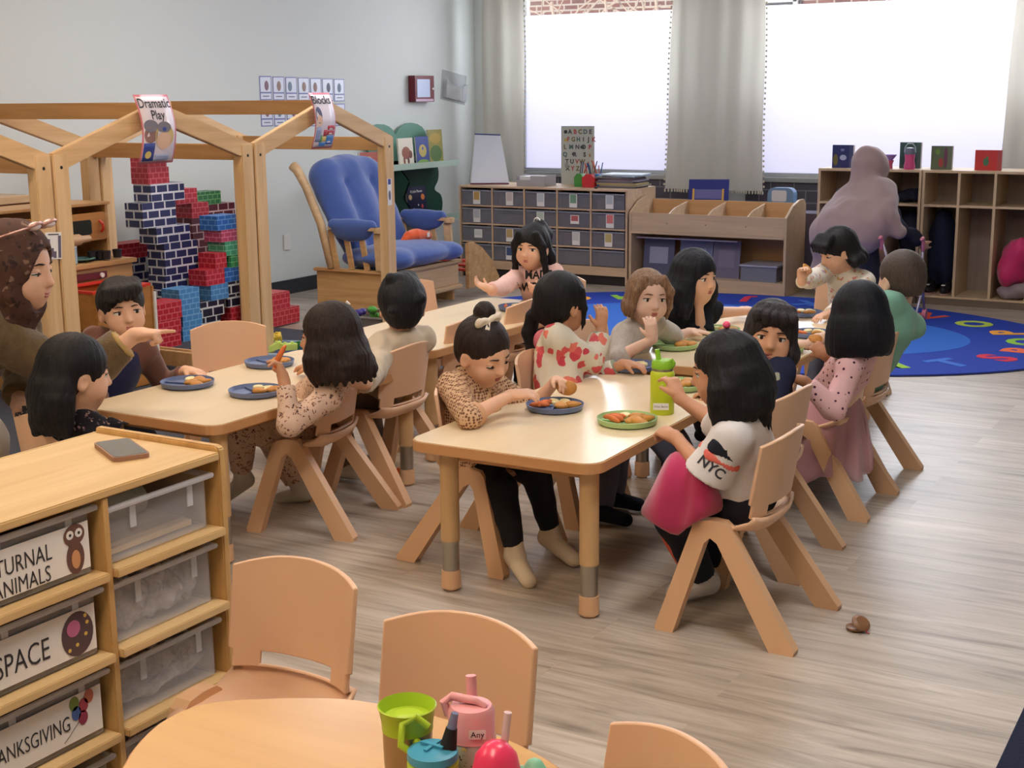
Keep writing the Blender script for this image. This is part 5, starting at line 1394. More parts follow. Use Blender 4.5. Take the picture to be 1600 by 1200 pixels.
MB().tube([(-.040, 0, .12), (-.036, 0, .155), (-.018, 0, .18), (.018, 0, .18), (.036, 0, .155), (.040, 0, .12)], .004, n=8).build('handle', mat('pale_handle', (176, 190, 200), rough=.4), t, smooth=True)
p = onY(1390, 258, 10.0); t = empty('toy_cup_stack', 'small violet and pink toy cup on the locker top beside the teacher', 'toy', (p.x, 10.0, lzt))
MB().lathe([(0, 0), (.022, 0), (.02, .03), (.03, .06), (0, .06)]).build('base', mat('rose_toy', (190, 90, 120), rough=.4), t, smooth=True)
MB().lathe([(.02, .0602), (.05, .10), (.046, .10), (.0, .065)]).build('bowl', mat('violet_toy', (150, 120, 200), rough=.4), t, smooth=True)
# coats and shoes in the lockers
def coat(name, label, m_, ells, seed, res=.014, cat='coat', extra=None, loc=None):
    s = SDF(res)
    for c, r, k in ells: s.ell(c, r, k=k)
    s.disp = folds(.009, 45, seed, .4)
    c0 = np.mean([e_[0] for e_ in ells], 0); org = (c0[0], c0[1], min(e_[0][2] - e_[1][2] for e_ in ells))
    b_ = s.obj(name, m_, None, org); b_.location = org
    return tag(b_, label, cat)
coat('winter_coat', 'dark navy coats hanging in the locker behind the stroller handle', mat('coat_navy', (24, 30, 56), rough=.85), [((-2.37, 10.08, .45), (.08, .10, .22), .05), ((-2.33, 10.06, .28), (.07, .10, .18), .05), ((-2.42, 10.1, .30), (.05, .08, .2), .05)], 2)
coat('winter_coat', 'dark coat hanging in the locker to the right of the bending teacher', mat('coat_black', (30, 30, 48), rough=.85), [((-2.60, 10.10, .42), (.08, .09, .22), .05), ((-2.62, 10.08, .22), (.07, .09, .12), .05)], 5)
coat('winter_coat', 'deep blue coat in the leftmost locker beside the teacher', mat('coat_indigo', (40, 40, 74), rough=.85), [((-3.10, 10.12, .42), (.09, .08, .22), .05), ((-3.12, 10.10, .22), (.08, .08, .14), .05)], 6)
coat('folded_cap', 'dark cap lying on the upper cubby shelf beside the teacher', mat('coat_black', (30, 30, 48)), [((-2.62, 10.05, .745), (.08, .10, .035), .03), ((-2.58, 10.1, .775), (.05, .07, .025), .03)], 7, .012, 'cap')
coat('winter_coat', 'bright pink puffy coat stuffed in the right locker', mat('coat_pink', (206, 40, 104), rough=.6, sheen=.3), [((-1.84, 10.03, .30), (.115, .12, .16), .05), ((-1.90, 9.99, .24), (.06, .10, .10), .05), ((-1.80, 9.98, .40), (.07, .10, .10), .05)], 3)
coat('fleece_bundle', 'grey and white bundle under the pink coat', mat('fleece_grey', (150, 136, 140), rough=.95), [((-1.85, 9.99, .11), (.11, .11, .055), .03), ((-1.80, 9.95, .14), (.06, .08, .05), .03)], 4, .012, 'blanket')
for k, xx in enumerate((-2.425, -2.315)):
    s = SDF(.008); s.ell((xx, 10.0, .10), (.036, .085, .036), k=0); s.ell((xx, 10.05, .13), (.032, .045, .035), k=.03)
    b_ = s.obj('sneaker', mat('shoe_black', (36, 32, 38), rough=.5), None, (xx, 10, .0645)); b_.location = (xx, 10, .0645)
    tag(b_, 'dark sneaker with a pale sole line on the locker floor', 'shoe', 'pair of dark sneakers in the locker')
    MB().prism([(.037 * math.cos(a_), .087 * math.sin(a_)) for a_ in [2 * math.pi * q / 24 for q in range(24)]], .0, .012).build('sole', mat('sole_pale', (190, 150, 140), rough=.5), b_)
    MB().box(-.012, .012, -.075, -.045, .068, .074).build('white_logo', mat('white_knob', (235, 232, 225)), b_)

# ================================================================== CURTAINS
def curtain(x0, x1, zb, label, seed, xt0=None, xt1=None, sheer=None, fringe='b', Y=10.78):
    t = empty('curtain', label, 'curtain', ((x0 + x1) / 2, Y, zb)); q = t.location
    rg = random.Random(seed); ph = [rg.uniform(0, 6) for _ in range(4)]
    NX, NZ = 70, 26; z1 = 2.85; grid = []
    xt0 = x0 if xt0 is None else xt0; xt1 = x1 if xt1 is None else xt1
    for i in range(NZ + 1):
        v = i / NZ; z = zb + (z1 - zb) * v; row = []
        a, c = x0 + (xt0 - x0) * v, x1 + (xt1 - x1) * v
        for j in range(NX + 1):
            u = j / NX
            w = math.sin(u * 34 * (c - a) + ph[0] + .5 * math.sin(2.5 * v + ph[1])) * .6 + math.sin(u * 19 * (c - a) + ph[2] + v) * .5
            row.append((a + (c - a) * u - q[0] + .006 * math.sin(9 * v + 3 * u), .032 * w * (.75 + .25 * v), z - q[2]))
        grid.append(row)
    cm = sheer or curt_m
    MB().sheet(grid).build('cloth', cm, t, smooth='all')
    f = MB()
    for j in range(0, NX + 1, 2):
        p = Vector(grid[0][j]); f.ell(p + Vector((0, 0, -.012)), (.008, .006, .016), n=6)
    tag(f.build('fringe', mat('fringe_cream', (206, 198, 176), rough=.9), t), kind='stuff')
    for side in fringe:
        if side == 'b': continue
        f = MB(); j = 0 if side == 'l' else NX
        for i in range(1, NZ * 2):
            r0 = grid[i // 2][j]; r1 = grid[min(i // 2 + 1, NZ)][j]
            p = Vector(r0).lerp(Vector(r1), .5 * (i % 2)); f.ell(p + Vector((-.010 if side == 'l' else .010, 0, -.004)), (.009, .005, .010), n=6)
        tag(f.build('side_tassels', mat('fringe_cream', (206, 198, 176)), t), kind='stuff')
    return t
curt_m, nt, b = newmat('curtain_cream')
b.inputs['Base Color'].default_value = lin((206, 203, 194)); b.inputs['Roughness'].default_value = .9; b.inputs['Specular IOR Level'].default_value = .1
tl = nt.nodes.new('ShaderNodeBsdfTranslucent'); tl.inputs[0].default_value = lin((226, 220, 205))
ms = nt.nodes.new('ShaderNodeMixShader'); ms.inputs[0].default_value = .16
nt.links.new(b.outputs[0], ms.inputs[1]); nt.links.new(tl.outputs[0], ms.inputs[2]); nt.links.new(ms.outputs[0], nt.nodes['Material Output'].inputs[0])
curtain(-6.66, -6.24, .62, 'long cream curtain with tassels left of the left window', 1, fringe='br')
curtain(-4.86, -3.99, .70, 'wide cream curtain with tasselled edges between the two windows', 2, -4.80, -4.03, fringe='blr')
curtain(-2.16, -1.62, .70, 'cream and grey curtain at the right edge of the right window', 5, -2.06, -1.60, fringe='br')
tag(MB().cyl((-6.8, 10.78, 2.86), (-1.4, 10.78, 2.86), .014).build('curtain_rod', frame_m, None, smooth=True), 'metal curtain rod above the windows', 'rod')

# ================================================================== FLOOR TOYS near the glider and carpet
def tub(cx, cy, w, d, h, label, col, ang, fill, seed):
    t = empty('toy_bin', label, 'bin', (cx, cy, .009), ang)
    mb = MB().box(-w, w, -d, d, 0, .004).box(-w, w, -d, -d + .004, .004, h).box(-w, w, d - .004, d, .004, h).box(-w, -w + .004, -d + .004, d - .004, .004, h).box(w - .004, w, -d + .004, d - .004, .004, h)
    mb.build('tub', mat('toy_tub_' + str(col[0]), col, rough=.2, alpha=.5), t)
    MB().tube([(-w, -d, h), (w, -d, h), (w, d, h), (-w, d, h)], .008, closed=True).build('rim', mat('tub_rim_' + str(col[0]), tuple(min(255, v + 20) for v in col), rough=.3), t, smooth=True)
    rg = random.Random(seed)
    for k, (kind, cl, lab, grp) in enumerate(fill):
        x_, y_ = rg.uniform(-w * .65, w * .65), rg.uniform(-d * .65, d * .65); z_ = h * .80 + .016 * (k % 4)
        wp = Matrix.Rotation(ang, 4, 'Z') @ Vector((x_, y_, z_)) + Vector((cx, cy, .009))
        if kind == 'brick':
            b_ = MB().box(-.045, .045, -.022, .022, 0, .035)
            for q in (-.022, .022): b_.cyl((q, 0, .035), (q, 0, .043), .011, n=10)
            b_ = b_.build('toy_brick', mat('tb_%d_%d' % (cl[0], cl[1]), cl, rough=.35), None, bevel=.002)
        elif kind == 'ball': b_ = MB().ell((0, 0, .025), (.028, .028, .028)).build('toy_fruit', mat('tb_%d_%d' % (cl[0], cl[1]), cl, rough=.3), None, smooth=True)
        else: b_ = MB().ell((0, 0, .02), (.065, .030, .026)).ell((.05, 0, .02), (.03, .026, .022)).build('toy_vegetable', mat('tb_%d_%d' % (cl[0], cl[1]), cl, rough=.35), None, smooth=True)
        b_.location = wp; b_.rotation_euler = (rg.uniform(-.3, .3), rg.uniform(-.3, .3), rg.uniform(0, 6)); tag(b_, lab, 'toy', grp)
Y_, G_, B_, LG = (240, 206, 70), (50, 120, 58), (56, 110, 150), (206, 226, 120)
pk = atZ(452, 552, .10)
tub(pk.x, pk.y, .22, .20, .12, 'clear bin of big plastic building bricks on the carpet by the post', (150, 176, 206), .4,
    [('brick', c_, '%s toy building brick in the clear bin on the carpet' % n_, '%s bricks in the clear bin' % n_) for c_, n_ in ((Y_, 'yellow'), (G_, 'dark green'), (LG, 'pale yellow'), (Y_, 'yellow'), (G_, 'dark green'), (B_, 'teal blue'), (LG, 'pale yellow'), (Y_, 'yellow'), (G_, 'dark green'), (B_, 'teal blue'))], 2)
pq = atZ(590, 498, .10)
tub(pq.x, pq.y, .20, .16, .12, 'grey clear bin of toy fruit and vegetables in front of the glider chair', (120, 116, 112), .1,
    [('veg', (236, 122, 40), 'orange toy vegetable in the bin before the glider', None), ('ball', (214, 40, 48), 'shiny red toy fruit in the bin before the glider', 'red toy fruit'), ('ball', (214, 40, 49), 'shiny red toy fruit in the bin before the glider', 'red toy fruit'), ('veg', (80, 170, 60), 'green toy vegetable in the bin before the glider', 'green toy vegetables'), ('veg', (81, 171, 60), 'green toy vegetable in the bin before the glider', 'green toy vegetables'), ('veg', (60, 44, 130), 'purple toy vegetable in the bin before the glider', None), ('ball', (206, 50, 80), 'dark pink toy fruit in the bin before the glider', None)], 5)
wbk = atZ(430, 551, .02)
tag(MB().box(-.05, .05, -.03, .03, 0, .06).build('toy_block', mat('slate_blue', (70, 90, 140), rough=.5), None, bevel=.006, loc=(-4.86, 5.86, .009)), 'slate blue toy block on the carpet behind the far plate', 'toy')
# ================================================================== PLATES AND FOOD
pl_blue = mat('plate_blue', (104, 118, 156), rough=.45, spec=.4); pl_in = mat('plate_blue_inside', (62, 72, 108), rough=.5)
pl_green = mat('plate_green', (164, 194, 134), rough=.5)
TZ = .4817
food = {'nugget': mat('nugget', (204, 140, 62), rough=.55, bump=.15, bscale=120, vary=.25, vscale=60), 'carrot': mat('carrot', (222, 118, 58), rough=.5, vary=.2, vscale=40), 'banana': mat('banana', (240, 226, 170), rough=.5, vary=.1, vscale=90), 'peel': mat('pear_slice', (226, 216, 160), rough=.5)}
def plate(px, py, blue, who, items, seed, R=.096):
    p = atZ(px, py, TZ + .012)
    pm = pl_blue if blue else pl_green
    t = empty('divided_plate', ('slate blue' if blue else 'sage green') + ' divided plate ' + who, 'plate', (p.x, p.y, TZ))
    MB().lathe([(0, 0), (R * .86, 0), (R * .95, .005), (R, .021), (R * .975, .022), (R * .90, .008), (R * .84, .006), (0, .006)], n=48).build('plate_body', pm, t, smooth=True)
    rg = random.Random(seed); a0 = rg.uniform(0, 6)
    for k in range(3):
        a = a0 + k * 2.1
        MB().tube([(0, 0, .010), (R * .45 * math.cos(a), R * .45 * math.sin(a), .011), (R * .9 * math.cos(a), R * .9 * math.sin(a), .012)], .004, n=6).build('divider', pm, t)
    for kind, x, y in items:
        z = TZ + .0068
        if kind == 'nugget':
            s = SDF(.004); s.ell((0, 0, .007), (.026, .019, .0068), k=0); s.ell((.010, .006, .008), (.014, .012, .006), k=.01)
            if 'nug' not in _cache: _cache['nug'] = s.mesh('nugget', (0, 0, 0)); _cache['nug'].materials.append(food['nugget'])
            b_ = bpy.data.objects.new('nugget', _cache['nug']); C.objects.link(b_)
            nm = 'golden nugget'
        elif kind == 'carrot':
            if 'car' not in _cache:
                _cache['car'] = MB().tube([(-.03, 0, .006), (-.022, 0, .0075), (0, .001, .008), (.024, 0, .0065), (.031, 0, .005)], [.003, .0062, .0068, .005, .002], n=10).build('carrot_stick', food['carrot'], None, smooth='all')
                b_ = _cache['car']
            else: b_ = _cache['car'].copy(); C.objects.link(b_)
            nm = 'orange carrot stick'
        else:
            if 'ban' not in _cache:
                _cache['ban'] = MB().lathe([(0, 0), (.014, 0), (.0162, .003), (.0162, .007), (.014, .0095), (0, .0095)], n=18).ell((0, 0, .0094), (.006, .006, .0008), n=8).build('banana_slice', food['banana'], None, smooth=True)
                b_ = _cache['ban']
            else: b_ = _cache['ban'].copy(); C.objects.link(b_)
            nm = 'pale banana slice'
        b_.scale = (1.15, 1.15, 1.4); b_.location = (p.x + x * 1.15, p.y + y * 1.15, z + (.010 if (x, y) in items[-1:] else 0)); b_.rotation_euler = (rg.uniform(-.15, .15), rg.uniform(-.15, .15), rg.uniform(0, 6))
        tag(b_, '%s on the plate %s' % (nm, who), 'food', '%s pieces on the plate %s' % (nm, who))
    return t
_cache = {}
def mix(seed, n=(3, 2, 3)):
    rg = random.Random(seed); out = []
    kinds = ['nugget'] * n[0] + ['carrot'] * n[1] + ['banana'] * n[2]
    base = {'nugget': (.036, .012), 'carrot': (-.036, -.014), 'banana': (-.004, .040)}
    for i, k in enumerate(kinds):
        bx, by = base[k]; j = kinds[:i].count(k)
        ox = [(-.012, -.020), (.010, .014), (-.022, .026), (.012, -.03)][j % 4] if k == 'nugget' else [(0, -.010), (.006, .008), (-.004, .022), (.01, -.02)][j % 4] if k == 'carrot' else [(-.022, 0), (.008, .012), (.026, -.006), (-.004, -.014)][j % 4]
        out.append((k, bx + ox[0], by + ox[1]))
    return out
plate(867, 634, True, 'in front of the girl with the hair bow', mix(1, (2, 3, 2)), 1)
plate(980, 656, False, 'left of the lime flask at the near table', mix(2, (4, 3, 3)), 2)
plate(988, 572, True, 'between the flowered hoodie girl and the flask', mix(3, (1, 3, 4)), 3)
plate(1060, 601, False, 'half hidden behind the lime flask', mix(4, (3, 0, 1)), 4)
plate(1054, 539, False, 'before the girl in the grey shirt', mix(5, (3, 0, 3)), 5)
plate(1122, 516, False, 'before the girl dressed in black', mix(6, (2, 0, 1)), 6)
plate(1256, 489, True, 'of the child in the flowered white sweater', mix(7, (1, 1, 3)), 7, .086)
plate(1268, 521, True, 'in front of the polka dot girl', mix(8, (1, 1, 3)), 8, .088)
plate(1222, 546, False, 'behind the toddler facing the camera', mix(9, (1, 0, 1)), 9, .086)
plate(293, 598, True, 'in front of the boy in navy', mix(10, (4, 0, 4)), 10)
plate(400, 611, True, 'nearest on the left table, before the leopard print girl', mix(11, (2, 0, 3)), 11)
plate(421, 566, True, 'by the empty chair facing the camera', mix(12, (3, 0, 0)), 12)
plate(806, 480, True, 'of the girl in the slogan sweater', mix(13, (0, 1, 4)), 13, .086)
plate(582, 567, True, 'in front of the boy in the cream shirt', mix(14, (1, 0, 2)), 14)
# ================================================================== PEOPLE
def V3(*a): return np.array(a[0] if len(a) == 1 else a, float)
def unit(v): v = V3(v); return v / max(np.linalg.norm(v), 1e-9)
def frame(yaw, pitch=0, roll=0):
    """columns right, forward, up; pitch > 0 looks down; roll > 0 tips the crown to the person's right"""
    a, p = math.radians(yaw), math.radians(pitch)
    f = V3(math.cos(a) * math.cos(p), math.sin(a) * math.cos(p), -math.sin(p))
    r = V3(math.sin(a), -math.cos(a), 0); u = np.cross(r, f)
    q = math.radians(roll); r2 = r * math.cos(q) - u * math.sin(q); u2 = u * math.cos(q) + r * math.sin(q)
    return np.stack([r2, f, u2], 1)
def ik(a, b, l1, l2, pole):
    a, b = V3(a), V3(b); d = b - a; L = np.linalg.norm(d)
    if L > (l1 + l2) * .995:
        k = L / ((l1 + l2) * .995); l1 *= k; l2 *= k
    x = (l1 * l1 - l2 * l2 + L * L) / (2 * L); h = math.sqrt(max(l1 * l1 - x * x, 0)); u = d / L
    p = V3(pole) - u * (V3(pole) @ u)
    return a + u * x + unit(p) * h
def skinmat(name, col):
    if name in _mats: return _mats[name]
    return mat(name, col, rough=.5, spec=.35, vary=.06, vscale=14, sss=.0)
def hairmat(name, c1, c2):
    if name in _mats: return _mats[name]
    mt, nt, b = newmat(name)
    mp = coords(nt, (95, 95, 8))
    n = nt.nodes.new('ShaderNodeTexNoise'); n.inputs['Scale'].default_value = 2.2; n.inputs['Detail'].default_value = 4; n.inputs['Distortion'].default_value = .4
    nt.links.new(mp.outputs[0], n.inputs['Vector'])
    r = ramp(nt, [(.35, lin(c1)), (.7, lin(c2))]); nt.links.new(n.outputs[0], r.inputs[0]); nt.links.new(r.outputs[0], b.inputs['Base Color'])
    bp = nt.nodes.new('ShaderNodeBump'); bp.inputs['Strength'].default_value = .5; bp.inputs['Distance'].default_value = .004
    nt.links.new(n.outputs[0], bp.inputs['Height']); nt.links.new(bp.outputs[0], b.inputs['Normal'])
    b.inputs['Roughness'].default_value = .58; b.inputs['Specular IOR Level'].default_value = .28
    _mats[name] = mt
    return mt
eye_w = mat('eye_white', (226, 222, 216), rough=.2); eye_d = mat('eye_iris', (44, 26, 18), rough=.12); lip_m = mat('lips', (186, 108, 98), rough=.45); lash_m = mat('lashes', (30, 20, 18), rough=.7)
def hand(s, w, d, n, side, hs, pose):
    """w wrist, d finger direction, n palm-facing normal, side +1 right / -1 left"""
    d = unit(d); n = unit(V3(n) - d * (V3(n) @ d)); ac = np.cross(d, n) * side       # ac points to the thumb side
    s.cone(w, w + d * .020 * hs, .0175 * hs, .019 * hs, .01)
    s.ell(w + d * .036 * hs, (.0245 * hs, .0125 * hs, .030 * hs), np.stack([ac, n, d], 1), k=.01)
    curl = {'flat': (.12, .15), 'relaxed': (.45, .5), 'grip': (.95, 1.05), 'pinch': (.75, .7), 'point': (1.35, 1.4)}[pose]
    for i, (o, L) in enumerate(((.0185, .92), (.0065, 1.0), (-.0060, .95), (-.0180, .76))):
        c1, c2 = curl
        if pose == 'point' and i == 0: c1, c2 = .04, .05
        if pose == 'pinch' and i > 1: c1, c2 = c1 + .25, c2 + .3
        b0 = w + (d * .056 + ac * o) * hs
        fan = d + ac * o * (6.5 if pose != 'grip' else 1.5)
        fan = unit(fan)
        f1 = unit(fan * math.cos(c1) + n * math.sin(c1)); f2 = unit(fan * math.cos(c1 + c2) + n * math.sin(c1 + c2))
        p1 = b0 + f1 * .021 * L * hs; p2 = p1 + f2 * .021 * L * hs
        s.cone(b0 - fan * .012 * hs, b0, .0068 * hs, .0066 * hs, .006); s.cone(b0, p1, .0066 * hs, .0060 * hs, .002); s.cone(p1, p2, .0060 * hs, .0048 * hs, .002)
    t0 = w + (d * .018 + ac * .020) * hs
    td = unit(d * .75 + ac * (.65 if pose in ('flat', 'relaxed') else .35) + n * (.15 if pose == 'flat' else .45))
    p1 = t0 + td * .023 * hs; t2 = unit(td + n * (.2 if pose == 'flat' else .5) + d * .3 - ac * .25); p2 = p1 + t2 * .019 * hs
    s.cone(t0, p1, .0088 * hs, .0072 * hs, .006); s.cone(p1, p2, .0070 * hs, .0056 * hs, .002)
    return w + d * .075 * hs + n * .018 * hs

class Person:
    def __init__(q, label, hc, yaw, pitch, hip, tyaw, bs=1.0, hs=1.0, roll=0, skin='a', res=.0055, sh_drop=0.0, shw=1.0):
        q.s = bs; q.hs = hs; q.res = res; q.label = label
        q.hc = V3(hc); q.R = frame(yaw, pitch, roll); q.hip = V3(hip)
        q.N = q.hc - q.R[:, 2] * .096 * hs - q.R[:, 1] * .026 * hs - V3(0, 0, .010)
        T = unit(q.N - q.hip); f = frame(tyaw)[:, 1]; f = unit(f - T * (f @ T)); r = np.cross(f, T)
        q.T, q.F, q.Rt = T, f, r; q.TR = np.stack([r, f, T], 1)
        q.org = V3(hip[0], hip[1], 0.0)
        q.skin = {'a': skinmat('skin_tan', (206, 152, 118)), 'b': skinmat('skin_light', (228, 180, 150)), 'c': skinmat('skin_brown', (178, 124, 92)), 'd': skinmat('skin_fair', (224, 186, 164))}[skin]
        b = bs; N, H = q.N, q.hip; L = np.linalg.norm(N - H); q.L = L
        q.S = {sd: N - T * (.034 + sh_drop) * b + r * sd * .092 * b * shw for sd in (1, -1)}
        q.HJ = {sd: H + r * sd * .046 * b - T * .012 * b for sd in (1, -1)}
        q.torso = [('e', H + T * .01 * b, (.086 * b, .070 * b, .066 * b)), ('e', H + T * L * .36, (.076 * b, .066 * b, .095 * b)), ('e', H + T * L * .66, (.084 * b * shw, .062 * b, .092 * b)), ('e', N - T * .055 * b, (.070 * b * shw, .046 * b, .045 * b))]
        q.arms = {}; q.legs = {}; q.feet = {}; q.hands = []; q.parts = []
    def arm(q, sd, wrist, d, n, pose='relaxed', pole=None, l1=.165, l2=.140, el=None):
        w = V3(wrist); S = q.S[sd]
        pole = V3(0, 0, -1) + q.Rt * sd * .5 - q.F * .3 if pole is None else V3(pole)
        e = ik(S, w, l1 * q.s, l2 * q.s, pole) if el is None else V3(el)
        q.arms[sd] = (S, e, w); q.hands.append((w, d, n, sd, pose)); return q
    def leg(q, sd, ankle, toe, pole=None, l1=.215, l2=.205):
        a = V3(ankle); K = ik(q.HJ[sd], a, l1 * q.s, l2 * q.s, V3(0, 0, 1) + q.F * .8 if pole is None else pole)
        q.legs[sd] = (q.HJ[sd], K, a); q.feet[sd] = unit(toe); return q
    def build(q):
        s = SDF(q.res); b = q.s; h = q.hs; R = q.R; c = q.hc
        def P(x, y, z): return c + R @ (V3(x, y, z) * h)
        def r3(x, y, z): return V3(x, y, z) * h
        for k_, p, r in q.torso: s.ell(p, r, q.TR, k=.03 * b)
        s.cone(q.S[1], q.S[-1], .036 * b, .036 * b, .03 * b)
        s.cone(q.N - q.T * .03 * b, c - R[:, 2] * .045 * h - R[:, 1] * .015 * h, .034 * b, .033 * h, .02)
        for sd, (S, e, w) in q.arms.items():
            s.cone(S, e, .034 * b, .0265 * b, .02 * b); s.cone(e, w, .0265 * b, .0175 * b, .006)
        for sd, (J, K, a) in q.legs.items():
            s.cone(J, K, .056 * b, .039 * b, .02 * b); s.cone(K, a, .038 * b, .024 * b, .008)
            t = q.feet[sd]; s.cone(a - t * .018 * b + V3(0, 0, -.014 * b), a + t * .085 * b + V3(0, 0, -.026 * b), .024 * b, .018 * b, .015)
        for (w, d, n, sd, pose) in q.hands: hand(s, w, d, n, sd, b * .98 if b < 1.3 else b * .92, pose)
        # head
        s.ell(P(0, -.014, .024), r3(.071, .085, .074), R, k=0.0)
        s.ell(P(0, .016, -.026), r3(.058, .062, .064), R, k=.03 * h)
        s.ell(P(0, .040, -.070), r3(.026, .022, .020), R, k=.035 * h)
        for sx in (-1, 1):
            s.ell(P(.032 * sx, .046, -.036), r3(.026, .022, .026), R, k=.02 * h)
            s.ell(P(.029 * sx, .088, .004), r3(.019, .018, .014), R, k=.016 * h, op='s')
            s.ell(P(.070 * sx, -.008, -.014), r3(.010, .017, .026), R, k=.006 * h)
            s.ell(P(.080 * sx, -.004, -.012), r3(.008, .009, .015), R, k=.005 * h, op='s')
        s.cone(P(0, .070, .006), P(0, .083, -.020), .0060 * h, .0088 * h, .014 * h)
        s.ell(P(0, .084, -.023), r3(.0085, .009, .0075), R, k=.006 * h)
        for sx in (-1, 1): s.ell(P(.008 * sx, .077, -.026), r3(.006, .007, .005), R, k=.005 * h)
        s.ell(P(0, .064, -.049), r3(.022, .012, .012), R, k=.012 * h)
        s.ell(P(0, .078, -.0485), r3(.017, .006, .0016), R, k=.003 * h, op='s')
        q.root = s.obj('person', q.skin, None, q.org); q.root.location = q.org
        tag(q.root, q.label, 'person')
        return q
    def M(q):
        m = Matrix.Identity(4)
        for i in range(3):
            for j in range(3): m[i][j] = q.R[i, j] * q.hs
            m[i][3] = q.hc[i] - q.org[i]
        return m
    def face(q, closed=0.0, gaze=(0, 0), brow=0.0, mouth=0.0, sides=(1, -1), browcol=None):
        M = q.M(); bm_ = browcol or lash_m
        for sx in sides:
            e = MB().ell((.0290 * sx, .0555, .001), (.0160, .0135, .0118), n=20).build('eye', eye_w, q.root, smooth='all', M=M)
            gx, gz = gaze
            MB().ell((.0290 * sx + gx * .006, .0615, .001 + gz * .003), (.0086, .0086, .0090), n=16).build('iris', eye_d, e, smooth='all', M=M)
            cl = closed
            # lids as skin shells lowered over the eye
            MB().ell((.0290 * sx, .0545, .0100 - cl * .0060), (.0176, .0152, .0066 + cl * .0062), n=18).build('eyelid', q.skin, q.root, smooth='all', M=M)
            z = .0066 - cl * .0125
            MB().tube([(.0135 * sx, .0635, z - .003 + cl * .004), (.021 * sx, .0690, z + .0010 * (1 - 2 * cl)), (.0290 * sx, .0702, z + .0020 * (1 - 2.2 * cl)), (.038 * sx, .0665, z + .0008 * (1 - 2 * cl)), (.0455 * sx, .0590, z - .0035 + cl * .004)], [.0007, .0014, .0018, .0018, .0008], n=6).build('eyelashes', lash_m, q.root, smooth='all', M=M)
            MB().tube([(.013 * sx, .0740, .0225 + brow), (.021 * sx, .0735, .0235), (.031 * sx, .0690, .0245), (.041 * sx, .0610, .0205)], [.0012, .0022, .0020, .0008], n=6).build('eyebrow', bm_, q.root, smooth='all', M=M)
        MB().tube([(-.0205, .0670, -.0480), (-.009, .0765, -.0455), (0, .0785, -.0465), (.009, .0765, -.0455), (.0205, .0670, -.0480)], [.0010, .0030, .0030, .0030, .0010], n=8).build('upper_lip', lip_m, q.root, smooth='all', M=M)
        MB().tube([(-.0190, .0670, -.0490 - mouth * .5), (-.009, .0750, -.0530 - mouth), (0, .0768, -.0540 - mouth), (.009, .0750, -.0530 - mouth), (.0190, .0670, -.0490 - mouth * .5)], [.0010, .0036, .0040, .0036, .0010], n=8).build('lower_lip', lip_m, q.root, smooth='all', M=M)
        if mouth: MB().ell((0, .0715, -.0495 - mouth * .5), (.012, .006, .003 + mouth * .6), n=14).build('mouth_opening', mat('mouth_dark', (84, 34, 32), rough=.6), q.root, smooth='all', M=M)
        return q
    def shirt(q, m_, sleeve=1.0, e=.010, name='shirt', seed=1, hem=0.0, amp=.0028, collar=True, label=None, cuff=0.0, arms=(1, -1), res=None, wide=0.0):
        s = SDF(res or q.res * 1.15); b = q.s
        for i, (k_, p, r) in enumerate(q.torso):
            rr = V3(r) + e * (1 if i != 3 else .5)
            if i == 0: rr = V3(r) + e * 1.2; p = p + q.T * .02 * b
            s.ell(p, rr, q.TR, k=.035 * b)
        s.cone(q.S[1], q.S[-1], .036 * b + e * .7, .036 * b + e * .7, .03 * b)
        if collar: s.cone(q.N - q.T * .030 * b, q.N + q.T * .004 * b, .040 * b + e * .5, .036 * b + e * .3, .015 * b, flat=1)
        for sd in arms:
            if sd not in q.arms: continue
            S, el, w = q.arms[sd]
            if sleeve <= 1.0:
                t = sleeve; end = S + (el - S) * t; s.cone(S, end, .034 * b + e, .030 * b + e * 1.2 + wide, .02 * b, flat=1)
            else:
                s.cone(S, el, .034 * b + e, .0275 * b + e, .02 * b); t = sleeve - 1; end = el + (w - el) * t
                s.cone(el, end, .0275 * b + e, .0185 * b + e * (.9 + cuff), .012 * b, flat=1)
        if hem: s.plane(q.hip - q.T * hem, -q.T)
        s.disp = folds(amp * (b if b > 1 else 1), 70 / max(b, 1), seed)
        o = s.obj(name, m_, q.root, q.org, label); q.shirt_o = o; return q
    def cuffs(q, m_, frac, r=.030, name='cuff', arms=(1, -1), w_=.014):
        for sd in arms:
            S, el, w = q.arms[sd]; p = el + (w - el) * frac; d = unit(w - el)
            s = SDF(q.res); s.cone(p - d * w_ / 2, p + d * w_ / 2, r * q.s, r * q.s * .95, 0, flat=3); s.obj(name, m_, q.root, q.org)
        return q
    def pants(q, m_, length=.92, e=.009, name='trousers', seed=3, legs=(1, -1), amp=.0025):
        s = SDF(q.res * 1.15); b = q.s
        s.ell(q.hip + q.T * .005 * b, V3(.086, .070, .060) * b + e, q.TR, k=.03)
        for sd in legs:
            J, K, a = q.legs[sd]; end = K + (a - K) * length
            s.cone(J, K, .056 * b + e, .040 * b + e, .03 * b); s.cone(K, end, .040 * b + e, .026 * b + e, .012, flat=1)
        s.disp = folds(amp, 80 / max(b, 1), seed)
        s.obj(name, m_, q.root, q.org); return q
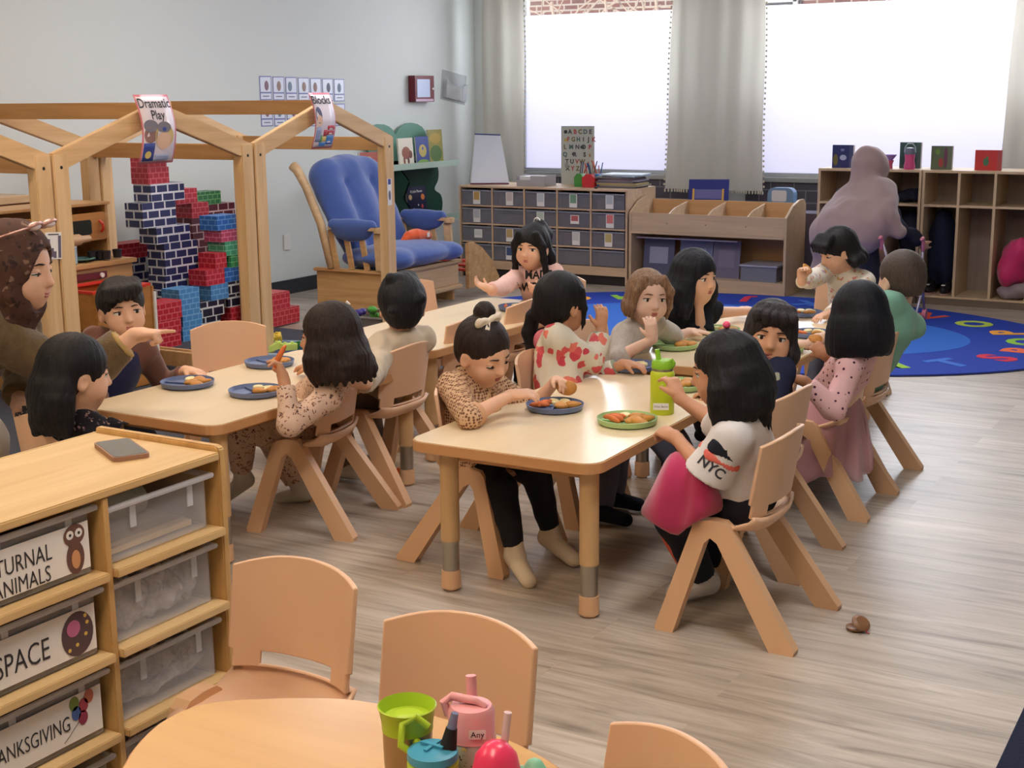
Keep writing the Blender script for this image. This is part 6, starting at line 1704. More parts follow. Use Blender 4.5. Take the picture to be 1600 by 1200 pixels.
    def socks(q, m_, name='sock', h=.05, e=.004, legs=(1, -1), sole=None):
        for sd in legs:
            J, K, a = q.legs[sd]; t = q.feet[sd]; b = q.s; s = SDF(q.res)
            s.cone(a + unit(K - a) * h * b, a, .026 * b + e, .025 * b + e, .01, flat=2)
            s.cone(a - t * .020 * b + V3(0, 0, -.014 * b), a + t * .088 * b + V3(0, 0, -.025 * b), .025 * b + e, .0195 * b + e, .015)
            o = s.obj(name, m_, q.root, q.org)
            if sole:
                c0 = a - t * .022 * b; c1 = a + t * .092 * b; z = -.042 * b
                mb = MB(); ac = np.cross(t, V3(0, 0, 1))
                pts = [c0 + ac * .02 * b, (c0 + c1) / 2 + ac * .026 * b, c1 + ac * .022 * b, c1 + t * .016 * b, c1 - ac * .022 * b, (c0 + c1) / 2 - ac * .024 * b, c0 - ac * .02 * b, c0 - t * .014 * b]
                f0 = [mb.b.verts.new(Vector(p + V3(0, 0, z) - q.org)) for p in pts]; f1 = [mb.b.verts.new(Vector(p + V3(0, 0, z + .016 * b) - q.org)) for p in pts]
                mb.b.faces.new(f0); mb.b.faces.new(f1[::-1])
                for i in range(8): mb.b.faces.new((f0[i], f1[i], f1[(i + 1) % 8], f0[(i + 1) % 8]))
                mb.build('sole', sole, o, bevel=.003)
        return q
    def hair(q, m_, style='short', strands=None, hairline=.036, face_w=.056, seed=0, vol=0.0, ears=True, extra=None, name='hair', res=None, amp=.0016, nape=None, face_y=.082):
        s = SDF(res or q.res); h = q.hs; R = q.R; c = q.hc
        def P(x, y, z): return c + R @ (V3(x, y, z) * h)
        def r3(x, y, z): return V3(x, y, z) * h
        s.ell(P(0, -.018, .027), r3(.0785 + vol, .0905 + vol, .0830 + vol), R, k=0)
        s.ell(P(0, -.050, -.018), r3(.060 + vol * .6, .052 + vol, .062), R, k=.025 * h)
        # the face and forehead stay free
        s.ell(P(0, face_y, hairline - .068), r3(face_w, .066, .068), R, k=.010 * h, op='s')
        if ears:
            for sx in (-1, 1): s.ell(P(.078 * sx, .002, -.018), r3(.020, .022, .030), R, k=.006 * h, op='s')
        if nape is not None: s.plane(P(0, -.05, nape), -R[:, 2])
        # strands: lists of local or world points
        for st in (strands or []):
            pts, rs = st[0], st[1]; k = st[2] if len(st) > 2 else .016
            W = [P(*p) if not (len(p) == 4) else V3(p[:3]) for p in pts]
            s.chain(W, [r * h for r in rs], k * h)
        if extra: extra(s, P, r3)
        ct, RR = c, R
        def disp(X, Y, Z):
            x, y, z = X - ct[0], Y - ct[1], Z - ct[2]
            lx = RR[0, 0] * x + RR[1, 0] * y + RR[2, 0] * z; ly = RR[0, 1] * x + RR[1, 1] * y + RR[2, 1] * z; lz = RR[0, 2] * x + RR[1, 2] * y + RR[2, 2] * z
            an = np.arctan2(lx, -ly)
            return amp * (.6 * np.sin(44 * an + 1.6 * np.sin(22 * lz + seed)) + .5 * np.sin(19 * an + 1.2 * np.sin(26 * lz) + seed * 2))
        s.disp = disp
        q.hair_o = s.obj(name, m_, q.root, q.org); return q
    def lay(q, name, me, m_, target, direction, label=None):
        for v in me.vertices: v.co = v.co - Vector(q.org)
        project(me, target, direction)
        return link_mesh(name, me, m_, target, False, label)
def flow(side, length, spread=0.0, back=.0, rx=.06, ry=-.03, z0=.02, n=4, lift=0.0):
    """points of one lock from the temple / nape downwards, head-local"""
    return None
black_h = hairmat('hair_black', (10, 9, 12), (30, 26, 30)); brown_h = hairmat('hair_dark_brown', (22, 15, 13), (54, 38, 32)); light_h = hairmat('hair_light_brown', (104, 78, 58), (156, 124, 96)); boy_h = hairmat('hair_buzz_brown', (66, 56, 50), (88, 76, 68))
def held(kind, p, rot, label, sc=1.0):
    if kind == 'nugget':
        b_ = bpy.data.objects.new('nugget', _cache['nug']); C.objects.link(b_)
    else: b_ = _cache['car'].copy(); C.objects.link(b_)
    b_.location = p; b_.rotation_euler = rot; b_.scale = (sc, sc, sc); b_.pop('group') if 'group' in b_ else None
    return tag(b_, label, 'food')
def W(px, py, z): return V3(*atZ(px, py, z))
def locks(q, a0, a1, n, length, r=.022, out=.02, rz=.0, back=.0, curl=0.0, tip=.35, k=.014, seed=0, spread=.0):
    rg = random.Random(seed); L = []
    for i in range(n):
        a = math.radians(a0 + (a1 - a0) * i / max(n - 1, 1))
        lx, ly = math.sin(a), -math.cos(a)
        root = q.hc + q.R @ (V3(lx * .060, ly * .068 - .012, rz + .03) * q.hs)
        mid = q.hc + q.R @ (V3(lx * .074, ly * .086 - .012, rz - .03) * q.hs)
        o = q.R @ V3(lx, ly, 0); o[2] = 0; o = unit(o)
        ln = length * (1 + rg.uniform(-.07, .07)); pts = [root, mid]; m = 4
        for j in range(1, m + 1):
            t = j / m
            p = mid + V3(0, 0, -ln * t) + o * out * math.sin(min(1, t * 1.3) * 1.6) - V3(*q.F) * back * t + o * curl * math.sin(t * 5 + i) + V3(rg.uniform(-1, 1), rg.uniform(-1, 1), 0) * spread * t
            pts.append(p)
        rs = [r * .9, r] + [r * (1 - (1 - tip) * (j / m) ** 2) for j in range(1, m + 1)]
        L.append(([(p[0], p[1], p[2], 0) for p in pts], rs, k))
    return L

# ---- girl in the white shirt, near corner
q = Person('girl in a white shirt with black and coral sleeve bands at the near table', W(1130, 578, .74), 194, 12, (-1.37, 3.62, .375), 186, bs=1.08, hs=1.03, skin='a', res=.005, sh_drop=.012)
q.arm(-1 if False else 1, W(1062, 622, .60), (-.5, .2, .8), (-.6, .3, -.2), 'pinch')
q.arm(-1, W(1058, 686, .52), (-.85, .25, .25), (0, .3, -1), 'grip', el=atY(1104, 742, 3.46))
q.leg(-1, W(1098, 905, .065), (-.55, -.8, 0), pole=(-1, -.1, .3)); q.leg(1, W(1130, 884, .065), (-.6, -.75, 0), pole=(-1, .2, .3)); q.build()
q.face(gaze=(0, 0), mouth=.004)
white_s = mat('white_jersey', (222, 216, 214), rough=.85, sheen=.2)
q.shirt(white_s, sleeve=.98, e=.018, hem=.01, seed=4, amp=.004, wide=.014, name='white_shirt')
S_, E_, _w = q.arms[-1]
for a_, b_, m_, n_ in ((.10, .36, mat('sleeve_black', (24, 26, 38), rough=.85), 'black_sleeve_band'), (.365, .53, mat('sleeve_coral', (226, 110, 96), rough=.85), 'coral_sleeve_band')):
    for sd in (1, -1):
        S_, E_, _w = q.arms[sd]; s = SDF(.005); ra_ = .034 * q.s + .018; rb_ = .030 * q.s + .0216 + .014; s.cone(S_ + (E_ - S_) * a_, S_ + (E_ - S_) * b_, ra_ + (rb_ - ra_) * a_ + .0035, ra_ + (rb_ - ra_) * b_ + .0035, 0, flat=3); s.disp = folds(.004, 70, 4); s.obj(n_, m_, q.root, q.org)
S_, E_, _w = q.arms[-1]; mp_ = S_ + (E_ - S_) * .80; view = unit(mp_ - V3(0, 0, 1.5)); rx_ = unit(np.cross(view, V3(0, 0, 1)))
me = text_mesh('NYC', .040, 0, bold=.001); me.transform(frame_from(Vector(mp_ - view * .02), Vector(unit(rx_ * .8 - V3(0, 0, 1) * .6)), Vector(unit(V3(0, 0, 1) * .8 + rx_ * .6))))
q.lay('sleeve_lettering', me, ink, q.shirt_o, view)
navy_p = mat('navy_leggings', (22, 22, 34), rough=.85)
q.pants(navy_p, .93, e=.016, seed=2, name='track_trousers')
for sd in (-1,):
    J, K, a = q.legs[sd]; s = SDF(.005); s.cone(K + (a - K) * .02 + V3(-.036, -.026, 0), K + (a - K) * .92 + V3(-.026, -.020, 0), .027, .019, 0, flat=3); s.disp = folds(.002, 60, 3); s.obj('coral_stripe', mat('coral_stripe', (232, 108, 88), rough=.85), q.root, q.org)
q.socks(mat('sneaker_white', (196, 188, 182), rough=.6), 'sneaker', h=.02, e=.009, sole=mat('sole_grey', (150, 142, 138), rough=.6))
st = locks(q, -100, 100, 15, .115, r=.025, out=.022, rz=.02, tip=.5, curl=.006, seed=2) + locks(q, -20, 80, 6, .16, r=.023, out=.024, rz=.0, tip=.3, curl=.01, seed=4)
q.hair(black_h, strands=st, hairline=.036, ears=False, vol=.0, seed=1)
MB().ell(q.hc + q.R @ V3(.012, -.030, .118) * q.hs - q.org, (.011, .011, .011)).build('pink_hair_bead', mat('pink_bead', (232, 84, 120), rough=.3), q.root, smooth='all')
# pink fleece on her lap
rows_ = [[(1046, 714, 3.58), (1056, 706, 3.50), (1070, 714, 3.57), (1086, 708, 3.49), (1100, 722, 3.58)],
         [(1032, 740, 3.51), (1046, 730, 3.42), (1072, 744, 3.50), (1094, 732, 3.41), (1114, 750, 3.53)],
         [(1016, 772, 3.50), (1038, 764, 3.39), (1068, 778, 3.50), (1098, 764, 3.38), (1126, 774, 3.52)],
         [(1002, 794, 3.49), (1028, 798, 3.385), (1062, 810, 3.51), (1090, 794, 3.37), (1136, 788, 3.52)],
         [(1000, 804, 3.49), (1034, 826, 3.39), (1064, 848, 3.50), (1076, 812, 3.37), (1128, 800, 3.52)]]
o3 = Vector(atY(1070, 770, 3.50)); mb = MB()
mb.sheet([[Vector(atY(*c)) - o3 for c in r] for r in rows_], .010)
fo = mb.build('fleece_blanket', mat('pink_fleece', (184, 46, 92), rough=.95, sheen=.5, bump=.2, bscale=300), None, smooth='all'); fo.location = o3
sb = fo.modifiers.new('s', 'SUBSURF'); sb.levels = 1; sb.render_levels = 1
tag(fo, 'hot pink fleece draped over the lap of the girl in the white shirt', 'blanket')

# ---- toddler looking at the camera
q = Person('toddler in a navy printed sweatshirt turning to face the camera', W(1204, 523, .715), 292, 2, (-1.50, 4.17, .375), 236, roll=-8, sh_drop=.022, hs=1.04, skin='a', res=.005)
q.arm(-1, (-1.50, 3.97, .42), (-.6, -.3, -.6), (0, 0, -1), 'relaxed', pole=(.9, -.4, -.1)); q.arm(1, (-1.72, 4.26, .50), (-1, .1, 0), (0, 0, -1), 'relaxed')
q.leg(1, (-1.70, 4.24, .06), (-1, 0, 0)); q.leg(-1, (-1.70, 4.08, .06), (-1, 0, 0)); q.build(); q.face(mouth=.003, gaze=(.1, 0))
q.shirt(spots('navy_animal_print', (34, 38, 62), [(34, 38, 62), (196, 96, 66), (34, 38, 62), (150, 150, 130), (34, 38, 62)], 16, .30, kind='blob'), sleeve=1.9, e=.014, seed=8, name='sweatshirt')
s = SDF(.006); s.cone(q.N - q.T * .035, q.N + q.T * .012, .052, .046, .01, flat=1); s.disp = folds(.004, 60, 3); s.obj('mauve_scarf', mat('mauve_cloth', (140, 104, 128), rough=.9), q.root, q.org)
q.pants(navy_p, .9, seed=5); q.socks(mat('brown_boot', (92, 70, 64), rough=.7), 'boot', h=.04, e=.008)
st = [([(x, .030, .085), (x * 1.25, .066, .070), (x * 1.35, .074, .052)], [.022, .015, .006], .012) for x in (-.045, -.022, 0, .022, .045)] + locks(q, -110, 110, 12, .045, r=.021, out=.008, rz=-.01, tip=.3, seed=5)
q.hair(hairmat('hair_soft_dark', (26, 21, 24), (58, 50, 52)), strands=st, hairline=.040, ears=True, vol=.004, seed=3)

# ---- girl in dots and tulle
q = Person('girl with a straight black bob in pink polka dot top and tulle skirt', W(1340, 492, .725), 140, 8, (-1.54, 4.89, .375), 172, hs=1.08, skin='c', res=.0055)
q.arm(-1, W(1258, 596, .515), (-.8, .2, .1), (0, 0, -1), 'relaxed', pole=(.2, -.5, -1)); q.arm(1, W(1290, 556, .56), (-.75, .2, .55), (-.3, .6, -.3), 'pinch', pole=(.1, .2, -1))
q.leg(1, (-1.70, 4.98, .055), (-1, 0, 0)); q.leg(-1, (-1.66, 4.80, .055), (-1, -.1, 0)); q.build()
dots = spots('pink_polka', (226, 182, 184), [(84, 40, 58)], 42, .20, kind='dots', soft=.02)
q.shirt(dots, sleeve=1.9, e=.012, seed=9, hem=-.04, name='polka_dot_top')
q.pants(mat('pink_tights', (206, 160, 160), rough=.85), .97, seed=4, name='tights'); q.socks(mat('dark_shoe', (40, 40, 46), rough=.5), 'shoe', h=.01, e=.006, sole=mat('sole_grey', (150, 142, 138)))
def skirt(q, m_, a0, rad, drop, name, th=.003, off=(0, 0)):
    g = []; c = q.hip + q.T * .05
    for i in range(9):
        v = i / 8; row = []
        for j in range(49):
            a = 2 * math.pi * j / 48; w = 1 + .10 * v * math.sin(11 * a) + .05 * v * math.sin(23 * a + 1)
            rr = .088 + (rad - .088) * v ** .8
            p = c + V3(math.cos(a) * rr * w + off[0] * v, math.sin(a) * rr * w * 1.0 + off[1] * v, -drop * v ** 1.25 + (.02 * math.sin(5 * a) * v))
            row.append(Vector(p - q.org))
        g.append(row)
    return MB().sheet(g, th).build(name, m_, q.root, smooth='all')
tulle = mat('pink_tulle', (226, 170, 176), rough=.9, alpha=.45, sheen=.3); tulle2 = mat('pink_lining', (214, 158, 160), rough=.9, alpha=.8)
skirt(q, tulle2, 0, .15, .22, 'skirt_lining', off=(-.03, 0)); skirt(q, tulle, 0, .19, .28, 'tulle_skirt', off=(-.04, -.02)); skirt(q, tulle, 0, .175, .25, 'tulle_layer', off=(-.03, .0))
st = locks(q, -118, 118, 19, .105, r=.023, out=.012, rz=.01, tip=.75, seed=7, k=.012)
q.hair(hairmat('hair_blue_black', (8, 9, 16), (22, 24, 36)), strands=st, hairline=.036, ears=False, vol=.006, seed=5, amp=.001)
held('nugget', W(1273, 531, .60), (.8, .2, .4), 'piece of nugget in the fingers of the polka dot girl')

# ---- boy in green
q = Person('boy with short brown hair in a sage green shirt, back to the camera', W(1406, 436, .765), 146, 6, (-1.55, 5.28, .375), 165, bs=1.06, hs=1.08, skin='d', res=.006)
q.arm(-1, (-1.74, 5.24, .51), (-1, .1, 0), (0, 0, -1)); q.arm(1, (-1.72, 5.46, .51), (-1, .1, 0), (0, 0, -1))
q.leg(1, (-1.70, 5.36, .055), (-1, 0, 0)); q.leg(-1, (-1.70, 5.18, .055), (-1, 0, 0)); q.build()
q.shirt(mat('sage_tee', (118, 170, 150), rough=.9, sheen=.2), sleeve=1.2, e=.018, hem=.03, seed=13, amp=.0045, name='green_shirt')
q.pants(mat('dark_green_trousers', (60, 84, 72), rough=.9), .9, seed=6); q.socks(mat('dark_shoe', (40, 40, 46)), 'shoe', h=.02, e=.006)
q.hair(boy_h, strands=[], hairline=.040, ears=True, seed=3, nape=-.062, amp=.0006)

# ---- child in the flowered sweater at the table end
q = Person('child in a white flowered sweater holding up a nugget at the far table end', W(1308, 392, .755), 226, 22, (-2.0, 6.60, .375), 262, hs=1.02, skin='b', res=.006)
q.arm(1, W(1252, 440, .66), (.05, -.1, 1), (.7, -.5, 0), 'grip', pole=(-.8, -.3, -.9)); q.arm(-1, W(1293, 492, .51), (-.3, -.9, 0), (0, 0, -1), 'relaxed')
q.leg(1, (-2.08, 6.35, .055), (0, -1, 0)); q.leg(-1, (-1.94, 6.35, .055), (0, -1, 0)); q.build(); q.face(closed=.55)
q.shirt(spots('cream_floral', (226, 218, 204), [(206, 150, 130), (190, 160, 190), (220, 180, 120), (226, 218, 204), (210, 140, 140)], 34, .34, kind='blob'), sleeve=1.9, e=.014, seed=14, name='flowered_sweater')
q.pants(mat('grey_leggings', (96, 96, 110), rough=.9), .95, seed=7); q.socks(mat('white_sock', (214, 208, 198), rough=.95), h=.04)
st = [([(x, .035, .080), (x * 1.2, .074, .058), (x * 1.3, .084, .030)], [.022, .016, .008], .012) for x in (-.045, -.022, 0, .022, .045)] + locks(q, -80, 80, 8, .02, r=.024, rz=-.02, tip=.4, seed=6)
q.hair(black_h, strands=st, hairline=.032, ears=True, vol=.003, seed=8)
held('nugget', W(1259, 421, .70), (.4, .9, .2), 'nugget held up by the child in the flowered sweater', 1.1)

# ---- girl in black
q = Person('girl with long black hair dressed in black, hand at her mouth', W(1088, 432, .725), 344, 6, (-2.47, 5.50, .375), 340, hs=1.06, skin='b', res=.0055)
q.arm(-1, W(1092, 478, .60), (.1, -.1, 1), (-.5, .8, .2), 'relaxed', pole=(.3, -.5, -1)); q.arm(1, W(1172, 486, .52), (-.75, .25, .1), (0, 0, -1), 'relaxed', pole=(.5, .6, -.2))
q.leg(1, (-2.24, 5.42, .055), (1, 0, 0)); q.leg(-1, (-2.24, 5.58, .055), (1, 0, 0)); q.build(); q.face(mouth=.0, gaze=(0, 0))
blk = spots('black_print_top', (26, 28, 36), [(26, 28, 36), (26, 28, 36), (60, 90, 80), (90, 84, 60)], 14, .22, kind='blob')
q.shirt(blk, sleeve=.9, e=.014, seed=15, wide=.010, name='black_top'); q.pants(navy_p, .95, seed=8); q.socks(mat('black_sock', (26, 28, 40), rough=.95), h=.05)
st = locks(q, -100, 112, 16, .135, r=.027, out=.022, rz=.01, tip=.5, curl=.010, seed=9)
q.hair(hairmat('hair_blue_black', (8, 9, 16), (22, 24, 36)), strands=st, hairline=.032, ears=False, vol=.005, seed=4)

# ---- girl in grey
q = Person('girl with light brown hair in a grey top, fingers at her mouth', W(1012, 464, .715), 318, 4, (-2.47, 4.98, .375), 345, roll=-4, hs=1.05, skin='d', res=.005)
q.arm(1, W(1020, 530, .58), (-.12, -.05, 1), (-.5, .6, 0), 'relaxed', pole=(-.3, -.9, -.6)); q.arm(-1, W(1076, 519, .515), (.9, .5, 0), (0, 0, -1), 'flat', pole=(.2, .8, -.6))
q.leg(1, (-2.16, 4.90, .055), (1, 0, 0)); q.leg(-1, (-2.16, 5.06, .055), (1, 0, 0)); q.build(); q.face(browcol=mat('brown_brow', (96, 72, 56), rough=.8))
gre = mat('grey_marl', (186, 180, 172), rough=.95, sheen=.2, vary=.12, vscale=80)
q.shirt(gre, sleeve=1.1, e=.014, seed=16, name='grey_top')
vd = unit(q.hc - V3(0, 0, 1.5)); cp = q.hip + q.T * .16 + q.F * .1
me = text_mesh('MAI', .050, 0, bold=.0015); me.transform(frame_from(Vector(cp - vd * .05), Vector(unit(np.cross(vd, V3(0, 0, 1)))), Vector((0, 0, 1))))
q.lay('top_lettering', me, ink, q.shirt_o, vd)
q.pants(mat('dusty_leggings', (84, 84, 96), rough=.9), .95, seed=9); q.socks(mat('black_sock', (26, 28, 40)), h=.05)
st = locks(q, -104, 104, 13, .045, r=.012, out=.002, rz=.0, tip=.3, seed=12) + [([(sx * .040, .040, .075), (sx * .068, .048, .030), (sx * .074, .040, -.03), (sx * .070, .034, -.075)], [.016, .015, .011, .005], .01) for sx in (-1, 1)]
q.hair(light_h, strands=st, hairline=.048, ears=False, vol=-.004, seed=9, amp=.0012)

# ---- girl in the flowered hoodie
q = Person('girl with a low black ponytail in a hoodie with coral flowers', W(880, 474, .745), 66, 4, (-2.34, 4.30, .375), 30, bs=1.05, hs=1.08, skin='a', res=.005)
q.arm(1, W(939, 515, .64), (.05, .05, 1), (-.7, .5, 0), 'relaxed', pole=(.3, -.5, -1)); q.arm(-1, (-2.20, 4.52, .515), (1, .2, 0), (0, 0, -1), 'relaxed')
q.leg(1, (-2.12, 4.20, .055), (1, 0, 0)); q.leg(-1, (-2.16, 4.38, .055), (1, .1, 0)); q.build(); q.face()
flo = spots('coral_flowers', (214, 206, 188), [(206, 88, 92), (214, 206, 188), (222, 120, 104), (196, 70, 84)], 24, .46, kind='blob')
q.shirt(flo, sleeve=1.78, e=.018, seed=17, amp=.0045, name='flowered_hoodie', wide=.01)
s = SDF(.006); s.ell(q.N - q.T * .02 - q.F * .045, (.060, .036, .040), q.TR, k=0); s.ell(q.N - q.T * .045 + q.F * .02, (.064, .050, .030), q.TR, k=.02); s.disp = folds(.004, 60, 6); s.obj('hood', mat('rose_lining', (206, 110, 124), rough=.9), q.root, q.org)
q.cuffs(mat('grey_green_cuff', (150, 160, 140), rough=.9), .76, r=.032)
q.pants(mat('grey_leggings', (96, 96, 110)), .95, seed=10); q.socks(mat('black_sock', (26, 28, 40)), h=.05)
tp = W(843, 478, .735); pt = [tp, tp + V3(-.02, -.015, -.04), tp + V3(-.035, -.015, -.10), tp + V3(-.025, -.01, -.16), tp + V3(-.005, -.01, -.205)]
st = [([(.066, .025, .05), (.072, .036, -.01), (.070, .036, -.06), (.064, .036, -.085)], [.012, .010, .007, .003], .008)] + [([(-.03, -.075, -.03), (p_[0], p_[1], p_[2], 0)], [.03, .02], .02) for p_ in pt[:1]] + [([(p_[0], p_[1], p_[2], 0) for p_ in pt], [.018, .024, .026, .022, .008], .01)]
q.hair(black_h, strands=st, hairline=.034, ears=False, vol=.003, seed=10, amp=.0012)
MB().tube([tp + V3(.018 * math.cos(a), .018 * math.sin(a), 0) - q.org for a in [2 * math.pi * k / 12 for k in range(12)]], .010, closed=True, n=8).build('plum_scrunchie', mat('plum_velvet', (82, 50, 70), rough=.9), q.root, smooth='all')

# ---- girl with the bow
q = Person('girl with a cream bow and bun in a houndstooth dress reaching over her plate', W(757, 550, .680), 348, 26, (-2.365, 3.735, .375), 350, bs=1.05, hs=1.08, roll=8, skin='b', res=.0045)
q.arm(1, W(797, 618, .555), (.85, .45, .12), (.2, .4, -.8), 'relaxed', el=W(734, 652, .515)); q.arm(-1, W(868, 596, .55), (.75, -.45, .1), (-.1, -.3, -1), 'pinch', pole=(.3, .6, -.6))
q.leg(1, W(806, 868, .075), (.72, -.45, -.3)); q.leg(-1, W(862, 838, .09), (.85, -.1, -.35)); q.build(); q.face(closed=.8, brow=.001)
hound = spots('houndstooth', (208, 172, 138), [(122, 82, 62)], 105, .40, kind='dots', soft=.10)
q.shirt(hound, sleeve=1.12, e=.014, seed=18, name='sweater_dress', amp=.003)
q.cuffs(mat('tan_cuff', (206, 160, 124), rough=.9), .16, r=.038, w_=.022); 
s = SDF(.006); J1, K1, a1 = q.legs[1]; J2, K2, a2 = q.legs[-1]
s.ell(q.hip + q.T * .01, (.104, .092, .075), q.TR, k=.03); s.cone(J1, J1 + (K1 - J1) * .55, .072, .066, .03, flat=1); s.cone(J2, J2 + (K2 - J2) * .55, .072, .066, .03, flat=1); s.cone((J1 + J2) / 2, (J1 + J2) / 2 + (K1 - J1) * .5, .066, .066, .04, flat=1)
s.disp = folds(.003, 60, 19); s.obj('dress_skirt', hound, q.root, q.org)
q.pants(mat('black_leggings', (18, 16, 22), rough=.85), .86, seed=11, name='leggings', e=.006); q.socks(mat('cream_sock', (214, 196, 168), rough=.95, bump=.1, bscale=300), h=.042, e=.005)
bunp = q.hc + q.R @ (V3(-.020, -.055, .105) * q.hs)
q.hair(brown_h, strands=[([(-.02, -.05, .09), (bunp[0], bunp[1], bunp[2], 0)], [.025, .034], .01)], hairline=.046, ears=True, vol=-.002, seed=11, nape=-.07, amp=.0009)
bw = q.hc + q.R @ (V3(.004, -.012, .108) * q.hs); BR = q.R
def loop(sd):
    s = SDF(.0035); ax = BR[:, 0] * sd
    s.ell(bw + ax * .024, (.026, .012, .017), BR, k=0); s.ell(bw + ax * .044 + BR[:, 2] * .004, (.012, .010, .018), BR, k=.008); s.ell(bw + ax * .026 + BR[:, 1] * .012, (.012, .006, .008), BR, k=.006, op='s'); return s
satin = mat('cream_satin', (232, 218, 196), rough=.35, sheen=.3)
bo = loop(1).obj('hair_bow', satin, q.root, q.org); loop(-1).obj('bow_loop', satin, bo, q.org)
MB().ell(Vector(bw - q.org), (.010, .012, .010)).build('bow_knot', satin, bo, smooth='all')
for sd in (-1, 1):
    p0 = bw; MB().sheet([[Vector(p0 - q.org), Vector(p0 + BR[:, 1] * .010 - q.org)], [Vector(p0 + BR[:, 0] * sd * .03 + BR[:, 1] * .02 - BR[:, 2] * .012 - q.org), Vector(p0 + BR[:, 0] * sd * .02 + BR[:, 1] * .032 - BR[:, 2] * .012 - q.org)]], .002).build('bow_tail', satin, bo)
held('nugget', W(885, 607, .535), (1.2, .2, .3), 'golden nugget held by the girl with the cream bow', 1.35)

# ---- boy in cream, back view
q = Person('boy with thick black hair in a cream shirt, back to the camera', W(628, 478, .71), 128, 4, (-3.11, 4.29, .375), 165, bs=1.08, hs=1.10, skin='b', res=.005)
q.arm(-1, W(572, 600, .515), (-.9, -.3, 0), (0, 0, -1), 'relaxed', pole=(.2, -.6, -.6)); q.arm(1, (-3.28, 4.48, .515), (-1, 0, 0), (0, 0, -1), 'relaxed')
q.leg(-1, (-3.24, 4.22, .055), (-1, 0, 0)); q.leg(1, (-3.24, 4.40, .055), (-1, .1, 0)); q.build()
q.shirt(mat('cream_cotton', (200, 184, 160), rough=.95, sheen=.2), sleeve=1.85, e=.018, hem=.03, seed=20, amp=.005, name='cream_shirt')
q.pants(mat('taupe_trousers', (120, 104, 92), rough=.95), .95, seed=12); q.socks(mat('white_sock', (214, 208, 198)), h=.05)
rg = random.Random(4)
st = [([(rg.uniform(-.05, .05), rg.uniform(-.06, .03), .082), (rg.uniform(-.045, .045), rg.uniform(-.07, .04), .100 + rg.uniform(-.004, .006))], [.022, .016], .014) for _ in range(10)] + [([(rg.uniform(-.06, .06), -.085, .03), (rg.uniform(-.06, .06), -.10, -.01)], [.02, .008], .012) for _ in range(8)]
q.hair(hairmat('hair_ink', (12, 13, 18), (32, 33, 40)), strands=st, hairline=.032, ears=True, vol=.006, seed=12, nape=-.074)

# ---- girl in leopard print
q = Person('girl with long dark hair in pale leopard print pyjamas holding food up', W(512, 526, .71), 198, 4, (-3.11, 3.76, .375), 194, bs=1.06, hs=1.08, skin='a', res=.0045)
q.arm(-1, W(444, 596, .58), (-.35, .1, .9), (-.5, -.3, .2), 'pinch', pole=(.5, -.3, -1)); q.arm(1, W(492, 577, .515), (-1, .2, .1), (0, 0, -1), 'relaxed')
q.leg(-1, W(378, 748, .11), (-.75, -.2, -.5)); q.leg(1, W(470, 765, .05), (-.9, -.1, -.2)); q.build(); q.face(sides=(1, -1))
leo = spots('leopard_print', (214, 182, 160), [(126, 88, 72), (150, 106, 84), (104, 74, 66)], 62, .30, kind='blob')
q.shirt(leo, sleeve=1.82, e=.010, seed=21, amp=.003, name='pyjama_top', hem=.0); q.pants(leo, .80, e=.014, seed=22, name='pyjama_trousers'); q.socks(mat('white_sock', (214, 208, 198)), h=.045, e=.005)
st = locks(q, -118, 105, 17, .105, r=.022, out=.022, rz=.0, tip=.3, curl=.008, seed=23, back=.02)
q.hair(brown_h, strands=st, hairline=.040, ears=False, vol=.002, seed=13)
# the ear shows between the locks
MB().box(-.009, .009, -.003, .003, -.004, .004, M=Matrix.Translation(Vector(q.hc + q.R @ (V3(.02, -.070, .098) * q.hs) - q.org)) @ Matrix.Rotation(.6, 4, 'Y')).build('hair_clip', mat('white_clip', (238, 230, 220), rough=.4), q.root)
held('car', W(441, 560, .645), (.2, -1.1, .6), 'carrot stick raised by the girl in leopard print', 1.5)

# ---- girl in the slogan sweater
q = Person('girl in a pink MADE AWESOME sweater with her right hand held out', W(831, 387, .745), 276, 4, (-3.42, 6.12, .375), 285, hs=1.06, skin='b', res=.0055)
q.arm(1, W(765, 452, .60), (-.7, -.35, .35), (.2, -.2, 1), 'relaxed', pole=(-.4, -.1, -1)); q.arm(-1, q.hc + q.F * .135 - V3(0, 0, .158) - q.Rt * .085, q.Rt + V3(0, 0, .25), -q.F, 'relaxed', pole=(.6, -.1, -.8))
q.leg(1, (-3.46, 5.92, .055), (0, -1, 0)); q.leg(-1, (-3.30, 5.92, .055), (0, -1, 0)); q.build(); q.face(gaze=(-.4, 0))
pk_ = mat('pink_sweat', (232, 188, 176), rough=.95, sheen=.2)
q.shirt(pk_, sleeve=1.85, e=.014, seed=24, amp=.002, name='slogan_sweater')
cp = q.hip + q.T * .185; vd = unit(cp - V3(0, 0, 1.5)); rt_ = unit(np.cross(vd, V3(0, 0, 1)))
for s_, dz_ in (('MADE', .052), ('AWESOME', -.010)):
    me = text_mesh(s_, .062, 0, bold=.0018); me.transform(frame_from(Vector(cp + V3(0, 0, dz_) - vd * .12), Vector(rt_), Vector((0, 0, 1))) @ Matrix.Diagonal((.82, 1, 1, 1)))
    q.lay('sweater_lettering', me, mat('print_black', (24, 18, 20), rough=.7), q.shirt_o, vd)
q.pants(navy_p, .95, seed=13); q.socks(mat('white_sock', (214, 208, 198)), h=.05)
